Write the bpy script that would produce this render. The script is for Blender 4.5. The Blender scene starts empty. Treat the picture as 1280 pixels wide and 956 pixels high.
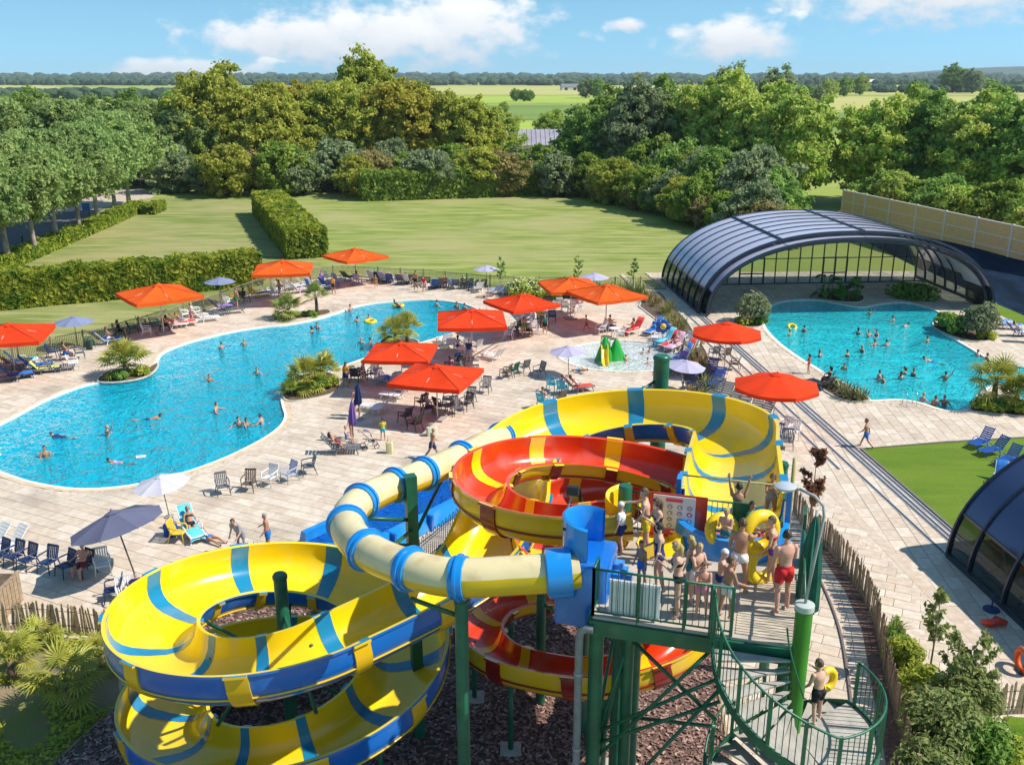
import bpy, bmesh, math, random
import numpy as np
from mathutils import Vector, Matrix, noise as mnoise
from mathutils.geometry import tessellate_polygon
R = math.radians
random.seed(7)
SC = bpy.context.scene
COL = SC.collection

# ------------------------------------------------------------------ camera
CAMH, FPX, CX, CY = 19.0, 1200.0, 640.0, 478.0
PITCH = math.atan(383.0 / FPX)
cd = bpy.data.cameras.new('camera')
cam = bpy.data.objects.new('camera', cd)
COL.objects.link(cam)
cam.location = (0, 0, CAMH)
cam.rotation_euler = (math.pi / 2 - PITCH, 0, 0)
cd.sensor_width = 36
cd.lens = 36 * FPX / 1280
cd.clip_start = 0.3
cd.clip_end = 30000
SC.camera = cam

# ------------------------------------------------------------------ sky and sun
SUN_EL, SUN_AZ = R(48), R(98)          # azimuth from +Y towards +X
w = bpy.data.worlds.new('World')
SC.world = w
w.use_nodes = True
wt = w.node_tree
wt.nodes.clear()
def wn(t, **k):
    n = wt.nodes.new(t)
    for a, b in k.items():
        setattr(n, a, b)
    return n
def wl(a, b):
    wt.links.new(a, b)
def wmath(op, a, b=None, c=None):
    n = wn('ShaderNodeMath', operation=op)
    for i, q in enumerate((a, b, c)):
        if q is None:
            continue
        if isinstance(q, (int, float)):
            n.inputs[i].default_value = q
        else:
            wl(q, n.inputs[i])
    return n.outputs[0]
out = wn('ShaderNodeOutputWorld')
bg = wn('ShaderNodeBackground')
bg.inputs[1].default_value = 0.135
wl(bg.outputs[0], out.inputs[0])
tc = wn('ShaderNodeTexCoord')
lift = wn('ShaderNodeVectorMath', operation='ADD')
lift.inputs[1].default_value = (0, 0, 0.16)
wl(tc.outputs['Generated'], lift.inputs[0])
sky = wn('ShaderNodeTexSky', sky_type='NISHITA', sun_disc=False)
sky.sun_elevation = SUN_EL
sky.sun_rotation = SUN_AZ
sky.altitude = 100
sky.air_density = 1.0
sky.dust_density = 0.2
sky.ozone_density = 2.0
wl(lift.outputs[0], sky.inputs[0])
tint = wn('ShaderNodeMixRGB', blend_type='MULTIPLY')
tint.inputs[0].default_value = 1
tint.inputs[2].default_value = (0.72, 0.98, 0.92, 1)
wl(sky.outputs[0], tint.inputs[1])
sep = wn('ShaderNodeSeparateXYZ')
wl(tc.outputs['Generated'], sep.inputs[0])
az = wmath('ARCTAN2', sep.outputs[0], sep.outputs[1])
el = wmath('ARCSINE', sep.outputs[2])
cmb = wn('ShaderNodeCombineXYZ')
wl(az, cmb.inputs[0])
wl(wmath('MULTIPLY', el, 1.6), cmb.inputs[1])
nz = wn('ShaderNodeTexNoise')
nz.inputs['Scale'].default_value = 26
nz.inputs['Detail'].default_value = 9
nz.inputs['Roughness'].default_value = 0.56
wl(cmb.outputs[0], nz.inputs['Vector'])
nz2 = wn('ShaderNodeTexNoise')
nz2.inputs['Scale'].default_value = 4.2
nz2.inputs['Detail'].default_value = 4
wl(cmb.outputs[0], nz2.inputs['Vector'])
nfine = wmath('MULTIPLY', wmath('SUBTRACT', nz.outputs[0], 0.5), 2.6)
cover = None
shade = None
# cumulus drifting over the fields: azimuth, elevation, half width, half height
for (a, e, hw, hh) in [(-.125, .038, .18, .036), (-.20, .034, .12, .028), (-.05, .050, .10, .040),
                       (.215, .034, .078, .022), (.40, .066, .16, .024), (.56, .062, .12, .024), (-.31, .006, .09, .012),
                       (.11, .046, .022, .009), (-.9, .07, .2, .04), (1.1, .06, .22, .045), (2.2, .08, .3, .05), (-2.1, .07, .3, .05), (3.0, .08, .25, .05)]:
    da = wmath('DIVIDE', wmath('SUBTRACT', az, a), hw)
    de = wmath('DIVIDE', wmath('SUBTRACT', el, e), hh)
    rr = wmath('SQRT', wmath('ADD', wmath('MULTIPLY', da, da), wmath('MULTIPLY', de, de)))
    m = wmath('ADD', wmath('SUBTRACT', 1.05, rr), wmath('MULTIPLY', nfine, .85))
    sh = wmath('ADD', wmath('MULTIPLY', de, 0.35), 0.62)
    cover = m if cover is None else wmath('MAXIMUM', cover, m)
    shade = wmath('MULTIPLY', sh, wmath('GREATER_THAN', m, 0.0)) if shade is None else wmath('MAXIMUM', shade, wmath('MULTIPLY', sh, wmath('GREATER_THAN', m, 0.0)))
high = wmath('MULTIPLY', wmath('SUBTRACT', wmath('ADD', nz2.outputs[0], wmath('MULTIPLY', nfine, 0.10)), 0.60), 3.0)
high = wmath('MULTIPLY', high, wmath('GREATER_THAN', el, 0.16))
cover = wmath('MAXIMUM', cover, high)
cr = wn('ShaderNodeMapRange')
cr.interpolation_type = 'SMOOTHSTEP'
cr.inputs[1].default_value = 0.02
cr.inputs[2].default_value = 0.70
cr.inputs[4].default_value = 0.93
wl(cover, cr.inputs[0])
ccol = wn('ShaderNodeMixRGB')
ccol.inputs[1].default_value = (3.7, 3.95, 4.4, 1)
ccol.inputs[2].default_value = (5.9, 5.9, 5.9, 1)
cs = wn('ShaderNodeMapRange')
cs.inputs[1].default_value = 0.25
cs.inputs[2].default_value = 0.9
wl(wmath('ADD', shade, wmath('MULTIPLY', nfine, 0.22)), cs.inputs[0])
wl(cs.outputs[0], ccol.inputs[0])
cmix = wn('ShaderNodeMixRGB')
wl(cr.outputs[0], cmix.inputs[0])
wl(tint.outputs[0], cmix.inputs[1])
wl(ccol.outputs[0], cmix.inputs[2])
wl(cmix.outputs[0], bg.inputs[0])

sl = bpy.data.lights.new('sun', 'SUN')
sl.energy = 4.4
sl.angle = R(0.53)
sl.color = (1.0, 0.94, 0.83)
sun = bpy.data.objects.new('sun', sl)
COL.objects.link(sun)
SUND = Vector((math.sin(SUN_AZ) * math.cos(SUN_EL), math.cos(SUN_AZ) * math.cos(SUN_EL), math.sin(SUN_EL)))
sun.rotation_euler = SUND.to_track_quat('Z', 'Y').to_euler()

SC.view_settings.view_transform = 'Standard'
SC.view_settings.look = 'None'
SC.view_settings.exposure = 0.48
SC.view_settings.gamma = 1.0
SC.render.engine = 'CYCLES'
SC.cycles.use_denoising = True
SC.cycles.max_bounces = 7
SC.cycles.transparent_max_bounces = 12
SC.cycles.caustics_reflective = False
SC.cycles.caustics_refractive = False
SC.cycles.sample_clamp_indirect = 6

def P(u, v, z=0.0):
    """world point at height z that the photograph's pixel (u, v) looks at"""
    a, b = (u - CX) / FPX, (CY - v) / FPX
    c, s = math.cos(PITCH), math.sin(PITCH)
    d = Vector((a, c + b * s, -s + b * c))
    t = (z - CAMH) / d.z
    return Vector((d.x * t, d.y * t, z))

# ------------------------------------------------------------------ mesh helpers
ORG = {}
def obj_new(name, data, parent=None):
    o = bpy.data.objects.new(name, data)
    COL.objects.link(o)
    if parent is not None:
        o.parent = parent
    return o
def tag(o, label=None, cat=None, group=None, kind=None):
    if label: o['label'] = label
    if cat: o['category'] = cat
    if group: o['group'] = group
    if kind: o['kind'] = kind
    return o
def thing(name, label, cat, loc=(0, 0, 0), rz=0.0, group=None):
    o = bpy.data.objects.new(name, None)
    COL.objects.link(o)
    o.empty_display_size = 0.2
    o.location = loc
    o.rotation_euler = (0, 0, rz)
    ORG[o.name] = Vector(loc)
    return tag(o, label, cat, group)
KIDS = {}
def copy_tree(o, parent=None):
    c = o.copy()
    COL.objects.link(c)
    if parent is not None:
        c.parent = parent
    for ch in list(o.children):
        copy_tree(ch, c)
    return c

class MB:
    """collects shapes, builds ONE mesh object"""
    def __init__(self):
        self.v, self.f, self.m = [], [], []
        self.mi = 0
    def add(self, vs, fs, mi=None):
        n = len(self.v)
        self.v.extend([tuple(p) for p in vs])
        self.f.extend([tuple(i + n for i in f) for f in fs])
        self.m.extend([self.mi if mi is None else mi] * len(fs))
        return self
    def box(self, c, s, rz=0.0, M=None):
        x, y, z = s[0] / 2, s[1] / 2, s[2] / 2
        pts = [Vector((sx * x, sy * y, sz * z)) for sz in (-1, 1) for sy in (-1, 1) for sx in (-1, 1)]
        if M is not None:
            pts = [M @ p for p in pts]
        elif rz:
            q = Matrix.Rotation(rz, 3, 'Z')
            pts = [q @ p for p in pts]
        c = Vector(c)
        return self.add([p + c for p in pts], [(0, 2, 3, 1), (4, 5, 7, 6), (0, 1, 5, 4), (2, 6, 7, 3), (0, 4, 6, 2), (1, 3, 7, 5)])
    def bar(self, a, b, w, h=None, up=(0, 0, 1)):
        """rectangular bar from a to b"""
        a, b = Vector(a), Vector(b)
        h = w if h is None else h
        t = (b - a)
        L = t.length
        if L < 1e-6: return self
        t /= L
        u = Vector(up)
        s = t.cross(u)
        if s.length < 1e-3:
            s = t.cross(Vector((0, 1, 0)))
        s.normalize()
        n = s.cross(t)
        pts = []
        for p in (a, b):
            for (i, j) in ((-1, -1), (1, -1), (1, 1), (-1, 1)):
                pts.append(p + s * (i * w / 2) + n * (j * h / 2))
        return self.add(pts, [(3, 2, 1, 0), (4, 5, 6, 7), (0, 1, 5, 4), (1, 2, 6, 5), (2, 3, 7, 6), (3, 0, 4, 7)])
    def tube(self, pts, r, n=8, caps=True, closed=False):
        pts = [Vector(p) for p in pts]
        rs = r if isinstance(r, (list, tuple)) else [r] * len(pts)
        V, F = [], []
        K = len(pts)
        ps = None
        for k, p in enumerate(pts):
            if closed:
                t = pts[(k + 1) % K] - pts[k - 1]
            else:
                t = pts[min(k + 1, K - 1)] - pts[max(k - 1, 0)]
            if t.length < 1e-9: t = Vector((0, 0, 1))
            t.normalize()
            if ps is None:
                ref = Vector((0, 0, 1)) if abs(t.z) < 0.95 else Vector((1, 0, 0))
                s = t.cross(ref)
            else:
                s = ps - t * ps.dot(t)
            s.normalize()
            ps = s
            q = t.cross(s)
            for i in range(n):
                a = 2 * math.pi * i / n
                V.append(p + s * (math.cos(a) * rs[k]) + q * (math.sin(a) * rs[k]))
        for k in range(K if closed else K - 1):
            k2 = (k + 1) % K
            for i in range(n):
                j = (i + 1) % n
                F.append((k * n + j, k * n + i, k2 * n + i, k2 * n + j))
        if caps and not closed:
            F.append(tuple(range(n)))
            F.append(tuple((K - 1) * n + i for i in reversed(range(n))))
        return self.add(V, F)
    def lathe(self, prof, n=16, c=(0, 0, 0), capt=True, capb=True):
        c = Vector(c)
        V, F = [], []
        for (r, z) in prof:
            for i in range(n):
                a = 2 * math.pi * i / n
                V.append(c + Vector((r * math.cos(a), r * math.sin(a), z)))
        for k in range(len(prof) - 1):
            for i in range(n):
                j = (i + 1) % n
                F.append((k * n + i, k * n + j, (k + 1) * n + j, (k + 1) * n + i))
        if capb: F.append(tuple(reversed(range(n))))
        if capt: F.append(tuple((len(prof) - 1) * n + i for i in range(n)))
        return self.add(V, F)
    def prism(self, poly, z0, z1):
        n = len(poly)
        V = [(p[0], p[1], z0) for p in poly] + [(p[0], p[1], z1) for p in poly]
        F = [(i, (i + 1) % n, n + (i + 1) % n, n + i) for i in range(n)]
        F.append(tuple(reversed(range(n))))
        F.append(tuple(range(n, 2 * n)))
        return self.add(V, F)
    def ell(self, c, r, nu=12, nv=8, M=None):
        c = Vector(c)
        V, F = [], []
        for k in range(1, nv):
            t = math.pi * k / nv
            for i in range(nu):
                a = 2 * math.pi * i / nu
                p = Vector((r[0] * math.sin(t) * math.cos(a), r[1] * math.sin(t) * math.sin(a), r[2] * math.cos(t)))
                V.append(c + (M @ p if M is not None else p))
        top = Vector((0, 0, r[2])); bot = -top
        V.append(c + (M @ top if M is not None else top)); V.append(c + (M @ bot if M is not None else bot))
        it, ib = len(V) - 2, len(V) - 1
        for i in range(nu):
            j = (i + 1) % nu
            F.append((it, i, j))
            F.append((ib, (nv - 2) * nu + j, (nv - 2) * nu + i))
        for k in range(nv - 2):
            for i in range(nu):
                j = (i + 1) % nu
                F.append((k * nu + i, (k + 1) * nu + i, (k + 1) * nu + j, k * nu + j))
        return self.add(V, F)
    def mesh(self, name, mats, smooth=None, off=None):
        me = bpy.data.meshes.new(name)
        v = self.v
        if off is not None:
            v = [(p[0] - off[0], p[1] - off[1], p[2] - off[2]) for p in v]
        me.from_pydata(v, [], self.f)
        if not isinstance(mats, (list, tuple)): mats = [mats]
        for m in mats: me.materials.append(m)
        if len(mats) > 1:
            me.polygons.foreach_set('material_index', self.m)
        if smooth is not None:
            if smooth is True:
                me.shade_smooth()
            else:
                me.shade_smooth()
                me.set_sharp_from_angle(angle=R(smooth))
        me.update()
        return me
    def build(self, name, mats, parent=None, smooth=None, world=False):
        off = None
        if world and parent is not None:
            off = ORG[parent.name]
        o = obj_new(name, self.mesh(name, mats, smooth, off), parent)
        if parent is not None and parent.name in ORG:
            ORG[o.name] = ORG[parent.name]
        return o

def np_mesh(name, V, F, mats, midx=None, smooth=False):
    """quads/tris from numpy arrays"""
    me = bpy.data.meshes.new(name)
    V = np.asarray(V, dtype=np.float32); F = np.asarray(F, dtype=np.int32)
    k = F.shape[1]
    me.vertices.add(len(V)); me.vertices.foreach_set('co', V.ravel())
    me.loops.add(F.size); me.loops.foreach_set('vertex_index', F.ravel())
    me.polygons.add(len(F))
    me.polygons.foreach_set('loop_start', np.arange(0, F.size, k, dtype=np.int32))
    if not isinstance(mats, (list, tuple)): mats = [mats]
    for m in mats: me.materials.append(m)
    if midx is not None:
        me.polygons.foreach_set('material_index', np.asarray(midx, dtype=np.int32))
    me.update(calc_edges=True)
    if smooth: me.shade_smooth()
    else: me.shade_flat()
    return me

def struct(name, me):
    return tag(obj_new(name, me), kind='structure')

def sheet(poly, holes, z, mats, name):
    """flat polygon with holes"""
    loops = [[Vector((p[0], p[1], 0)) for p in poly]] + [[Vector((p[0], p[1], 0)) for p in h] for h in holes]
    tri = tessellate_polygon(loops)
    vs = [(p.x, p.y, z) for l in loops for p in l]
    fs = []
    for t in tri:
        a, b, c = (Vector(vs[i]) for i in t)
        n = (b - a).cross(c - a)
        fs.append(tuple(t) if n.z > 0 else tuple(reversed(t)))
    me = bpy.data.meshes.new(name)
    me.from_pydata(vs, [], fs)
    me.materials.append(mats)
    me.update()
    return me

def inside(poly, x, y):
    r = False
    n = len(poly)
    j = n - 1
    for i in range(n):
        xi, yi = poly[i][0], poly[i][1]
        xj, yj = poly[j][0], poly[j][1]
        if (yi > y) != (yj > y) and x < (xj - xi) * (y - yi) / (yj - yi) + xi:
            r = not r
        j = i
    return r
def np_inside(poly, X, Y):
    r = np.zeros(X.shape, bool)
    n = len(poly); j = n - 1
    for i in range(n):
        xi, yi = poly[i][0], poly[i][1]; xj, yj = poly[j][0], poly[j][1]
        if yi != yj:
            c = ((yi > Y) != (yj > Y)) & (X < (xj - xi) * (Y - yi) / (yj - yi) + xi)
            r ^= c
        j = i
    return r
def catmull(pts, n=8, closed=False):
    pts = [Vector(p) for p in pts]
    K = len(pts)
    o = []
    for k in range(K if closed else K - 1):
        p0 = pts[(k - 1) % K] if closed or k > 0 else pts[0] * 2 - pts[1]
        p1 = pts[k]; p2 = pts[(k + 1) % K]
        p3 = pts[(k + 2) % K] if closed or k + 2 < K else pts[-1] * 2 - pts[-2]
        for i in range(n):
            t = i / n
            o.append(0.5 * ((2 * p1) + (p2 - p0) * t + (2 * p0 - 5 * p1 + 4 * p2 - p3) * t * t + (3 * p1 - p0 - 3 * p2 + p3) * t ** 3))
    if not closed: o.append(pts[-1].copy())
    return o
def resample(pts, step):
    L = [0.0]
    for a, b in zip(pts, pts[1:]): L.append(L[-1] + (b - a).length)
    n = max(2, int(round(L[-1] / step)) + 1)
    o = []
    k = 0
    for i in range(n):
        s = L[-1] * i / (n - 1)
        while k < len(L) - 2 and L[k + 1] < s: k += 1
        t = (s - L[k]) / max(1e-9, L[k + 1] - L[k])
        o.append(pts[k].lerp(pts[k + 1], min(1, t)))
    return o
def PP(lst, z=0.0):
    return [P(u, v, z) for (u, v) in lst]

# ------------------------------------------------------------------ materials
MATS = {}
def mat(name, col, rough=0.6, var=0.0, scale=4.0, bump=0.0, bscale=None, metal=0.0, spec=0.5, col2=None, rand=0.0, coat=0.0, transl=0.0, detail=4.0, stretch=None, ramp=(0.35, 0.65), wear=None):
    if name in MATS: return MATS[name]
    m = bpy.data.materials.new(name)
    m.use_nodes = True
    nt = m.node_tree
    b = nt.nodes['Principled BSDF']
    L = nt.links.new
    c = (*col, 1) if len(col) == 3 else col
    b.inputs['Base Color'].default_value = c
    b.inputs['Roughness'].default_value = rough
    b.inputs['Metallic'].default_value = metal
    b.inputs['Specular IOR Level'].default_value = spec
    if coat: b.inputs['Coat Weight'].default_value = coat; b.inputs['Coat Roughness'].default_value = 0.12
    tcn = nt.nodes.new('ShaderNodeTexCoord')
    vec = tcn.outputs['Object']
    if stretch:
        mp = nt.nodes.new('ShaderNodeMapping')
        mp.inputs['Scale'].default_value = stretch
        L(vec, mp.inputs[0]); vec = mp.outputs[0]
    src = None
    if var or col2:
        n = nt.nodes.new('ShaderNodeTexNoise')
        n.inputs['Scale'].default_value = scale
        n.inputs['Detail'].default_value = detail
        L(vec, n.inputs['Vector'])
        rp = nt.nodes.new('ShaderNodeMapRange')
        rp.inputs[1].default_value = ramp[0]; rp.inputs[2].default_value = ramp[1]
        L(n.outputs[0], rp.inputs[0])
        mx = nt.nodes.new('ShaderNodeMixRGB')
        L(rp.outputs[0], mx.inputs[0])
        if col2 is None:
            mx.inputs[1].default_value = (*[max(0, q * (1 - var)) for q in col[:3]], 1)
            mx.inputs[2].default_value = (*[min(1, q * (1 + var)) for q in col[:3]], 1)
        else:
            mx.inputs[1].default_value = c
            mx.inputs[2].default_value = (*col2, 1)
        src = mx.outputs[0]
    if wear:
        n3 = nt.nodes.new('ShaderNodeTexNoise')
        n3.inputs['Scale'].default_value = wear[1]
        n3.inputs['Detail'].default_value = 6
        L(tcn.outputs['Object'], n3.inputs['Vector'])
        r3 = nt.nodes.new('ShaderNodeMapRange')
        r3.inputs[1].default_value = wear[2]; r3.inputs[2].default_value = wear[2] + 0.15
        L(n3.outputs[0], r3.inputs[0])
        m3 = nt.nodes.new('ShaderNodeMixRGB')
        sc3 = nt.nodes.new('ShaderNodeMath'); sc3.operation = 'MULTIPLY'; sc3.inputs[1].default_value = wear[3]
        L(r3.outputs[0], sc3.inputs[0]); L(sc3.outputs[0], m3.inputs[0])
        if src is None: m3.inputs[1].default_value = c
        else: L(src, m3.inputs[1])
        m3.inputs[2].default_value = (*wear[0], 1)
        src = m3.outputs[0]
    if rand:
        oi = nt.nodes.new('ShaderNodeObjectInfo')
        hs = nt.nodes.new('ShaderNodeHueSaturation')
        vr = nt.nodes.new('ShaderNodeMapRange')
        vr.inputs[3].default_value = 1 - rand; vr.inputs[4].default_value = 1 + rand
        L(oi.outputs['Random'], vr.inputs[0]); L(vr.outputs[0], hs.inputs['Value'])
        hr = nt.nodes.new('ShaderNodeMapRange')
        hr.inputs[3].default_value = 0.5 - rand * 0.06; hr.inputs[4].default_value = 0.5 + rand * 0.06
        mm = nt.nodes.new('ShaderNodeMath'); mm.operation = 'FRACT'
        m7 = nt.nodes.new('ShaderNodeMath'); m7.operation = 'MULTIPLY'; m7.inputs[1].default_value = 7.31
        L(oi.outputs['Random'], m7.inputs[0]); L(m7.outputs[0], mm.inputs[0]); L(mm.outputs[0], hr.inputs[0]); L(hr.outputs[0], hs.inputs['Hue'])
        if src is None: hs.inputs['Color'].default_value = c
        else: L(src, hs.inputs['Color'])
        src = hs.outputs[0]
    if src is not None: L(src, b.inputs['Base Color'])
    if bump:
        n2 = nt.nodes.new('ShaderNodeTexNoise')
        n2.inputs['Scale'].default_value = bscale or scale * 4
        n2.inputs['Detail'].default_value = 5
        L(vec, n2.inputs['Vector'])
        bp = nt.nodes.new('ShaderNodeBump')
        bp.inputs['Strength'].default_value = bump
        bp.inputs['Distance'].default_value = 0.05
        L(n2.outputs[0], bp.inputs['Height']); L(bp.outputs[0], b.inputs['Normal'])
    if transl:
        tr = nt.nodes.new('ShaderNodeBsdfTranslucent')
        ms = nt.nodes.new('ShaderNodeMixShader')
        ms.inputs[0].default_value = transl
        if src is not None: L(src, tr.inputs[0])
        else: tr.inputs[0].default_value = c
        o = nt.nodes['Material Output']
        L(b.outputs[0], ms.inputs[1]); L(tr.outputs[0], ms.inputs[2]); L(ms.outputs[0], o.inputs[0])
    MATS[name] = m
    return m
# ================================================================== THE SETTING
def smoothpoly(px, n=6, z=0.0):
    return [Vector((p.x, p.y)) for p in catmull([P(u, v, z) for (u, v) in px], n, closed=True)]
def area2(poly):
    return sum(poly[i][0] * poly[(i + 1) % len(poly)][1] - poly[(i + 1) % len(poly)][0] * poly[i][1] for i in range(len(poly)))
def ccw(poly):
    return poly if area2(poly) > 0 else poly[::-1]
def offset(poly, d):
    n = len(poly)
    o = []
    for i in range(n):
        t = (poly[(i + 1) % n] - poly[i - 1])
        t.normalize()
        o.append(poly[i] + Vector((t.y, -t.x)) * d)
    return o

LP_PX = [(-45, 560), (-20, 541), (20, 520), (60, 499), (105, 482), (140, 477), (178, 470), (196, 452), (206, 440), (240, 427), (290, 415), (330, 409),
         (360, 406), (400, 398), (425, 390), (450, 382), (490, 377), (535, 375), (575, 379), (600, 388), (612, 398), (600, 408), (560, 418), (520, 430), (470, 443), (432, 456),
         (405, 466), (372, 478), (353, 494), (353, 508), (356, 520), (348, 534), (325, 550), (285, 570), (240, 587), (190, 601), (140, 609), (90, 610), (40, 602), (0, 589), (-35, 576)]
RP_PX = [(962, 384), (985, 376), (1020, 375), (1050, 380), (1078, 384), (1102, 380), (1130, 378), (1158, 384), (1178, 394), (1166, 404), (1176, 414), (1205, 431), (1240, 451), (1262, 456),
         (1310, 466), (1345, 490), (1330, 515), (1290, 508), (1262, 486), (1240, 482), (1222, 494), (1210, 511), (1180, 512), (1150, 503), (1120, 499), (1085, 500),
         (1062, 490), (1046, 478), (1025, 462), (1000, 447), (972, 426), (955, 404)]
KP_PX = [(700, 446), (716, 434), (745, 428), (780, 426), (815, 429), (843, 437), (848, 448), (836, 458), (805, 464), (765, 464), (728, 459)]
LPOOL = ccw(smoothpoly(LP_PX)); RPOOL = ccw(smoothpoly(RP_PX)); KPOOL = ccw(smoothpoly(KP_PX))
FENCE_PX = [(-140, 500), (-60, 475), (0, 458), (67, 441), (130, 427), (190, 410), (250, 391), (320, 365), (388, 350), (425, 346), (467, 348), (535, 352), (586, 357), (640, 361), (720, 362), (832, 362)]
FENCE = [P(u, v) for u, v in FENCE_PX]
def V2(p): return Vector((p[0], p[1]))
DECK = ccw([V2(p) for p in FENCE] + [Vector((13.5, 96)), Vector((43.5, 97)), Vector((42.2, 82)), Vector((42.2, 60)), Vector((62, 60)), Vector((62, 6)), Vector((-62, 6)), Vector((-62, 52))])
CHIPS = ccw([Vector((-17.5, 18)), V2(P(68, 956)), V2(P(146, 884)), Vector((-13.4, 31.5)), Vector((-9.5, 33.2)), V2(P(520, 712)), V2(P(585, 655)), Vector((1.5, 40)), Vector((6.4, 38)), Vector((7.0, 30)), Vector((6.2, 22)), Vector((4.6, 18)), Vector((3, 12)), Vector((-14, 10))])
GARDEN = ccw([V2(P(-90, 770)), V2(P(0, 790)), V2(P(145, 803)), V2(P(150, 880)), V2(P(68, 956)), Vector((-17.5, 18)), Vector((-27, 16))])
LAWNR = ccw([V2(P(1078, 562)), V2(P(1180, 554)), V2(P(1300, 547)), V2(P(1420, 541)), Vector((40, 38)), Vector((19.9, 34)), V2(P(1206, 673))])
BEDR = ccw([V2(p) for p in PP([(1100, 800), (1122, 770), (1160, 850), (1215, 880), (1228, 905), (1260, 956), (1275, 1020), (1150, 1020), (1135, 950), (1112, 860)])])
LAWNB = ccw([V2(p) for p in PP([(1254, 896), (1300, 898), (1380, 905), (1380, 990), (1300, 990)])])
BEDRAIL = ccw([V2(p) for p in PP([(806, 364), (825, 366), (858, 402), (882, 440), (893, 478), (888, 500), (862, 503), (856, 480), (846, 440), (826, 404), (800, 384)])])
BEDS_PX = {
    'palm_bed_west': [(124, 478), (130, 468), (150, 462), (180, 462), (196, 455), (193, 464), (178, 473), (150, 478)],
    'palm_bed_north': [(342, 399), (352, 394), (385, 390), (408, 388), (412, 392), (398, 396), (370, 400), (350, 403)],
    'palm_bed_east': [(355, 497), (356, 482), (374, 470), (404, 466), (420, 472), (424, 484), (414, 493), (385, 500), (364, 502)],
    'palm_bed_middle': [(478, 436), (486, 428), (505, 424), (520, 426), (522, 432), (505, 438)],
    'olive_bed': [(918, 404), (924, 396), (945, 392), (955, 398), (952, 408), (935, 410)],
    'yucca_bed': [(1024, 480), (1040, 474), (1064, 486), (1084, 498), (1082, 502), (1060, 502), (1036, 492)],
    'olive_bed_east': [(1168, 410), (1180, 404), (1215, 408), (1240, 416), (1244, 424), (1222, 428), (1200, 424)],
    'palm_bed_right': [(1214, 514), (1218, 504), (1235, 494), (1268, 498), (1300, 512), (1310, 522), (1270, 520), (1230, 516)],
    'banana_bed': [(1022, 372), (1030, 366), (1055, 364), (1078, 370), (1074, 378), (1045, 377)],
    'border_bed': [(640, 362), (720, 364), (806, 364), (800, 376), (770, 378), (700, 374), (650, 372), (625, 366)],
}
BEDS = {k: ccw(smoothpoly(v, 3)) for k, v in BEDS_PX.items()}

# ---- materials of the ground
def lawn_mat(name, a, b, c, rot, sc=0.35):
    m = bpy.data.materials.new(name); m.use_nodes = True
    nt = m.node_tree; L = nt.links.new
    bs = nt.nodes['Principled BSDF']; bs.inputs['Roughness'].default_value = 0.85; bs.inputs['Specular IOR Level'].default_value = 0.15
    t = nt.nodes.new('ShaderNodeTexCoord'); mp = nt.nodes.new('ShaderNodeMapping')
    mp.inputs['Rotation'].default_value = (0, 0, rot); mp.inputs['Scale'].default_value = (0.2, 1.0, 1)
    L(t.outputs['Object'], mp.inputs[0])
    n1 = nt.nodes.new('ShaderNodeTexNoise'); n1.inputs['Scale'].default_value = sc; n1.inputs['Detail'].default_value = 6; n1.inputs['Distortion'].default_value = 0.8
    L(mp.outputs[0], n1.inputs['Vector'])
    n2 = nt.nodes.new('ShaderNodeTexNoise'); n2.inputs['Scale'].default_value = 0.06; n2.inputs['Detail'].default_value = 5
    L(t.outputs['Object'], n2.inputs['Vector'])
    n3 = nt.nodes.new('ShaderNodeTexNoise'); n3.inputs['Scale'].default_value = 9; n3.inputs['Detail'].default_value = 4
    L(t.outputs['Object'], n3.inputs['Vector'])
    def mr(s, lo, hi):
        q = nt.nodes.new('ShaderNodeMapRange'); q.inputs[1].default_value = lo; q.inputs[2].default_value = hi; L(s, q.inputs[0]); return q.outputs[0]
    x1 = nt.nodes.new('ShaderNodeMixRGB'); x1.inputs[1].default_value = (*a, 1); x1.inputs[2].default_value = (*b, 1); L(mr(n1.outputs[0], .38, .62), x1.inputs[0])
    x2 = nt.nodes.new('ShaderNodeMixRGB'); x2.inputs[2].default_value = (*c, 1); L(x1.outputs[0], x2.inputs[1]); L(mr(n2.outputs[0], .45, .72), x2.inputs[0])
    x3 = nt.nodes.new('ShaderNodeMixRGB'); x3.blend_type = 'MULTIPLY'; x3.inputs[0].default_value = 0.55
    L(x2.outputs[0], x3.inputs[1])
    g = nt.nodes.new('ShaderNodeMixRGB'); g.inputs[1].default_value = (.55, .6, .5, 1); g.inputs[2].default_value = (1.15, 1.15, 1.1, 1); L(n3.outputs[0], g.inputs[0]); L(g.outputs[0], x3.inputs[2])
    L(x3.outputs[0], bs.inputs['Base Color'])
    bp = nt.nodes.new('ShaderNodeBump'); bp.inputs['Strength'].default_value = 0.6; bp.inputs['Distance'].default_value = 0.06
    n4 = nt.nodes.new('ShaderNodeTexNoise'); n4.inputs['Scale'].default_value = 22; n4.inputs['Detail'].default_value = 3
    L(t.outputs['Object'], n4.inputs['Vector']); L(n4.outputs[0], bp.inputs['Height']); L(bp.outputs[0], bs.inputs['Normal'])
    return m
M_LAWN = lawn_mat('lawn_grass', (.19, .25, .05), (.35, .37, .12), (.39, .36, .16), R(24), 0.75)
M_LAWNW = lawn_mat('west_lawn_grass', (.18, .23, .06), (.35, .35, .14), (.39, .34, .165), R(8), 0.7)
M_TURF = lawn_mat('artificial_turf', (.085, .165, .012), (.14, .225, .02), (.175, .245, .03), R(20), 0.9)
M_FIELD = lawn_mat('meadow', (.26, .34, .06), (.36, .40, .10), (.40, .40, .14), R(0), 0.02)
M_SOIL = mat('bed_soil', (.115, .075, .05), 0.95, var=.35, scale=2.5, bump=.6, bscale=9)
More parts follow.
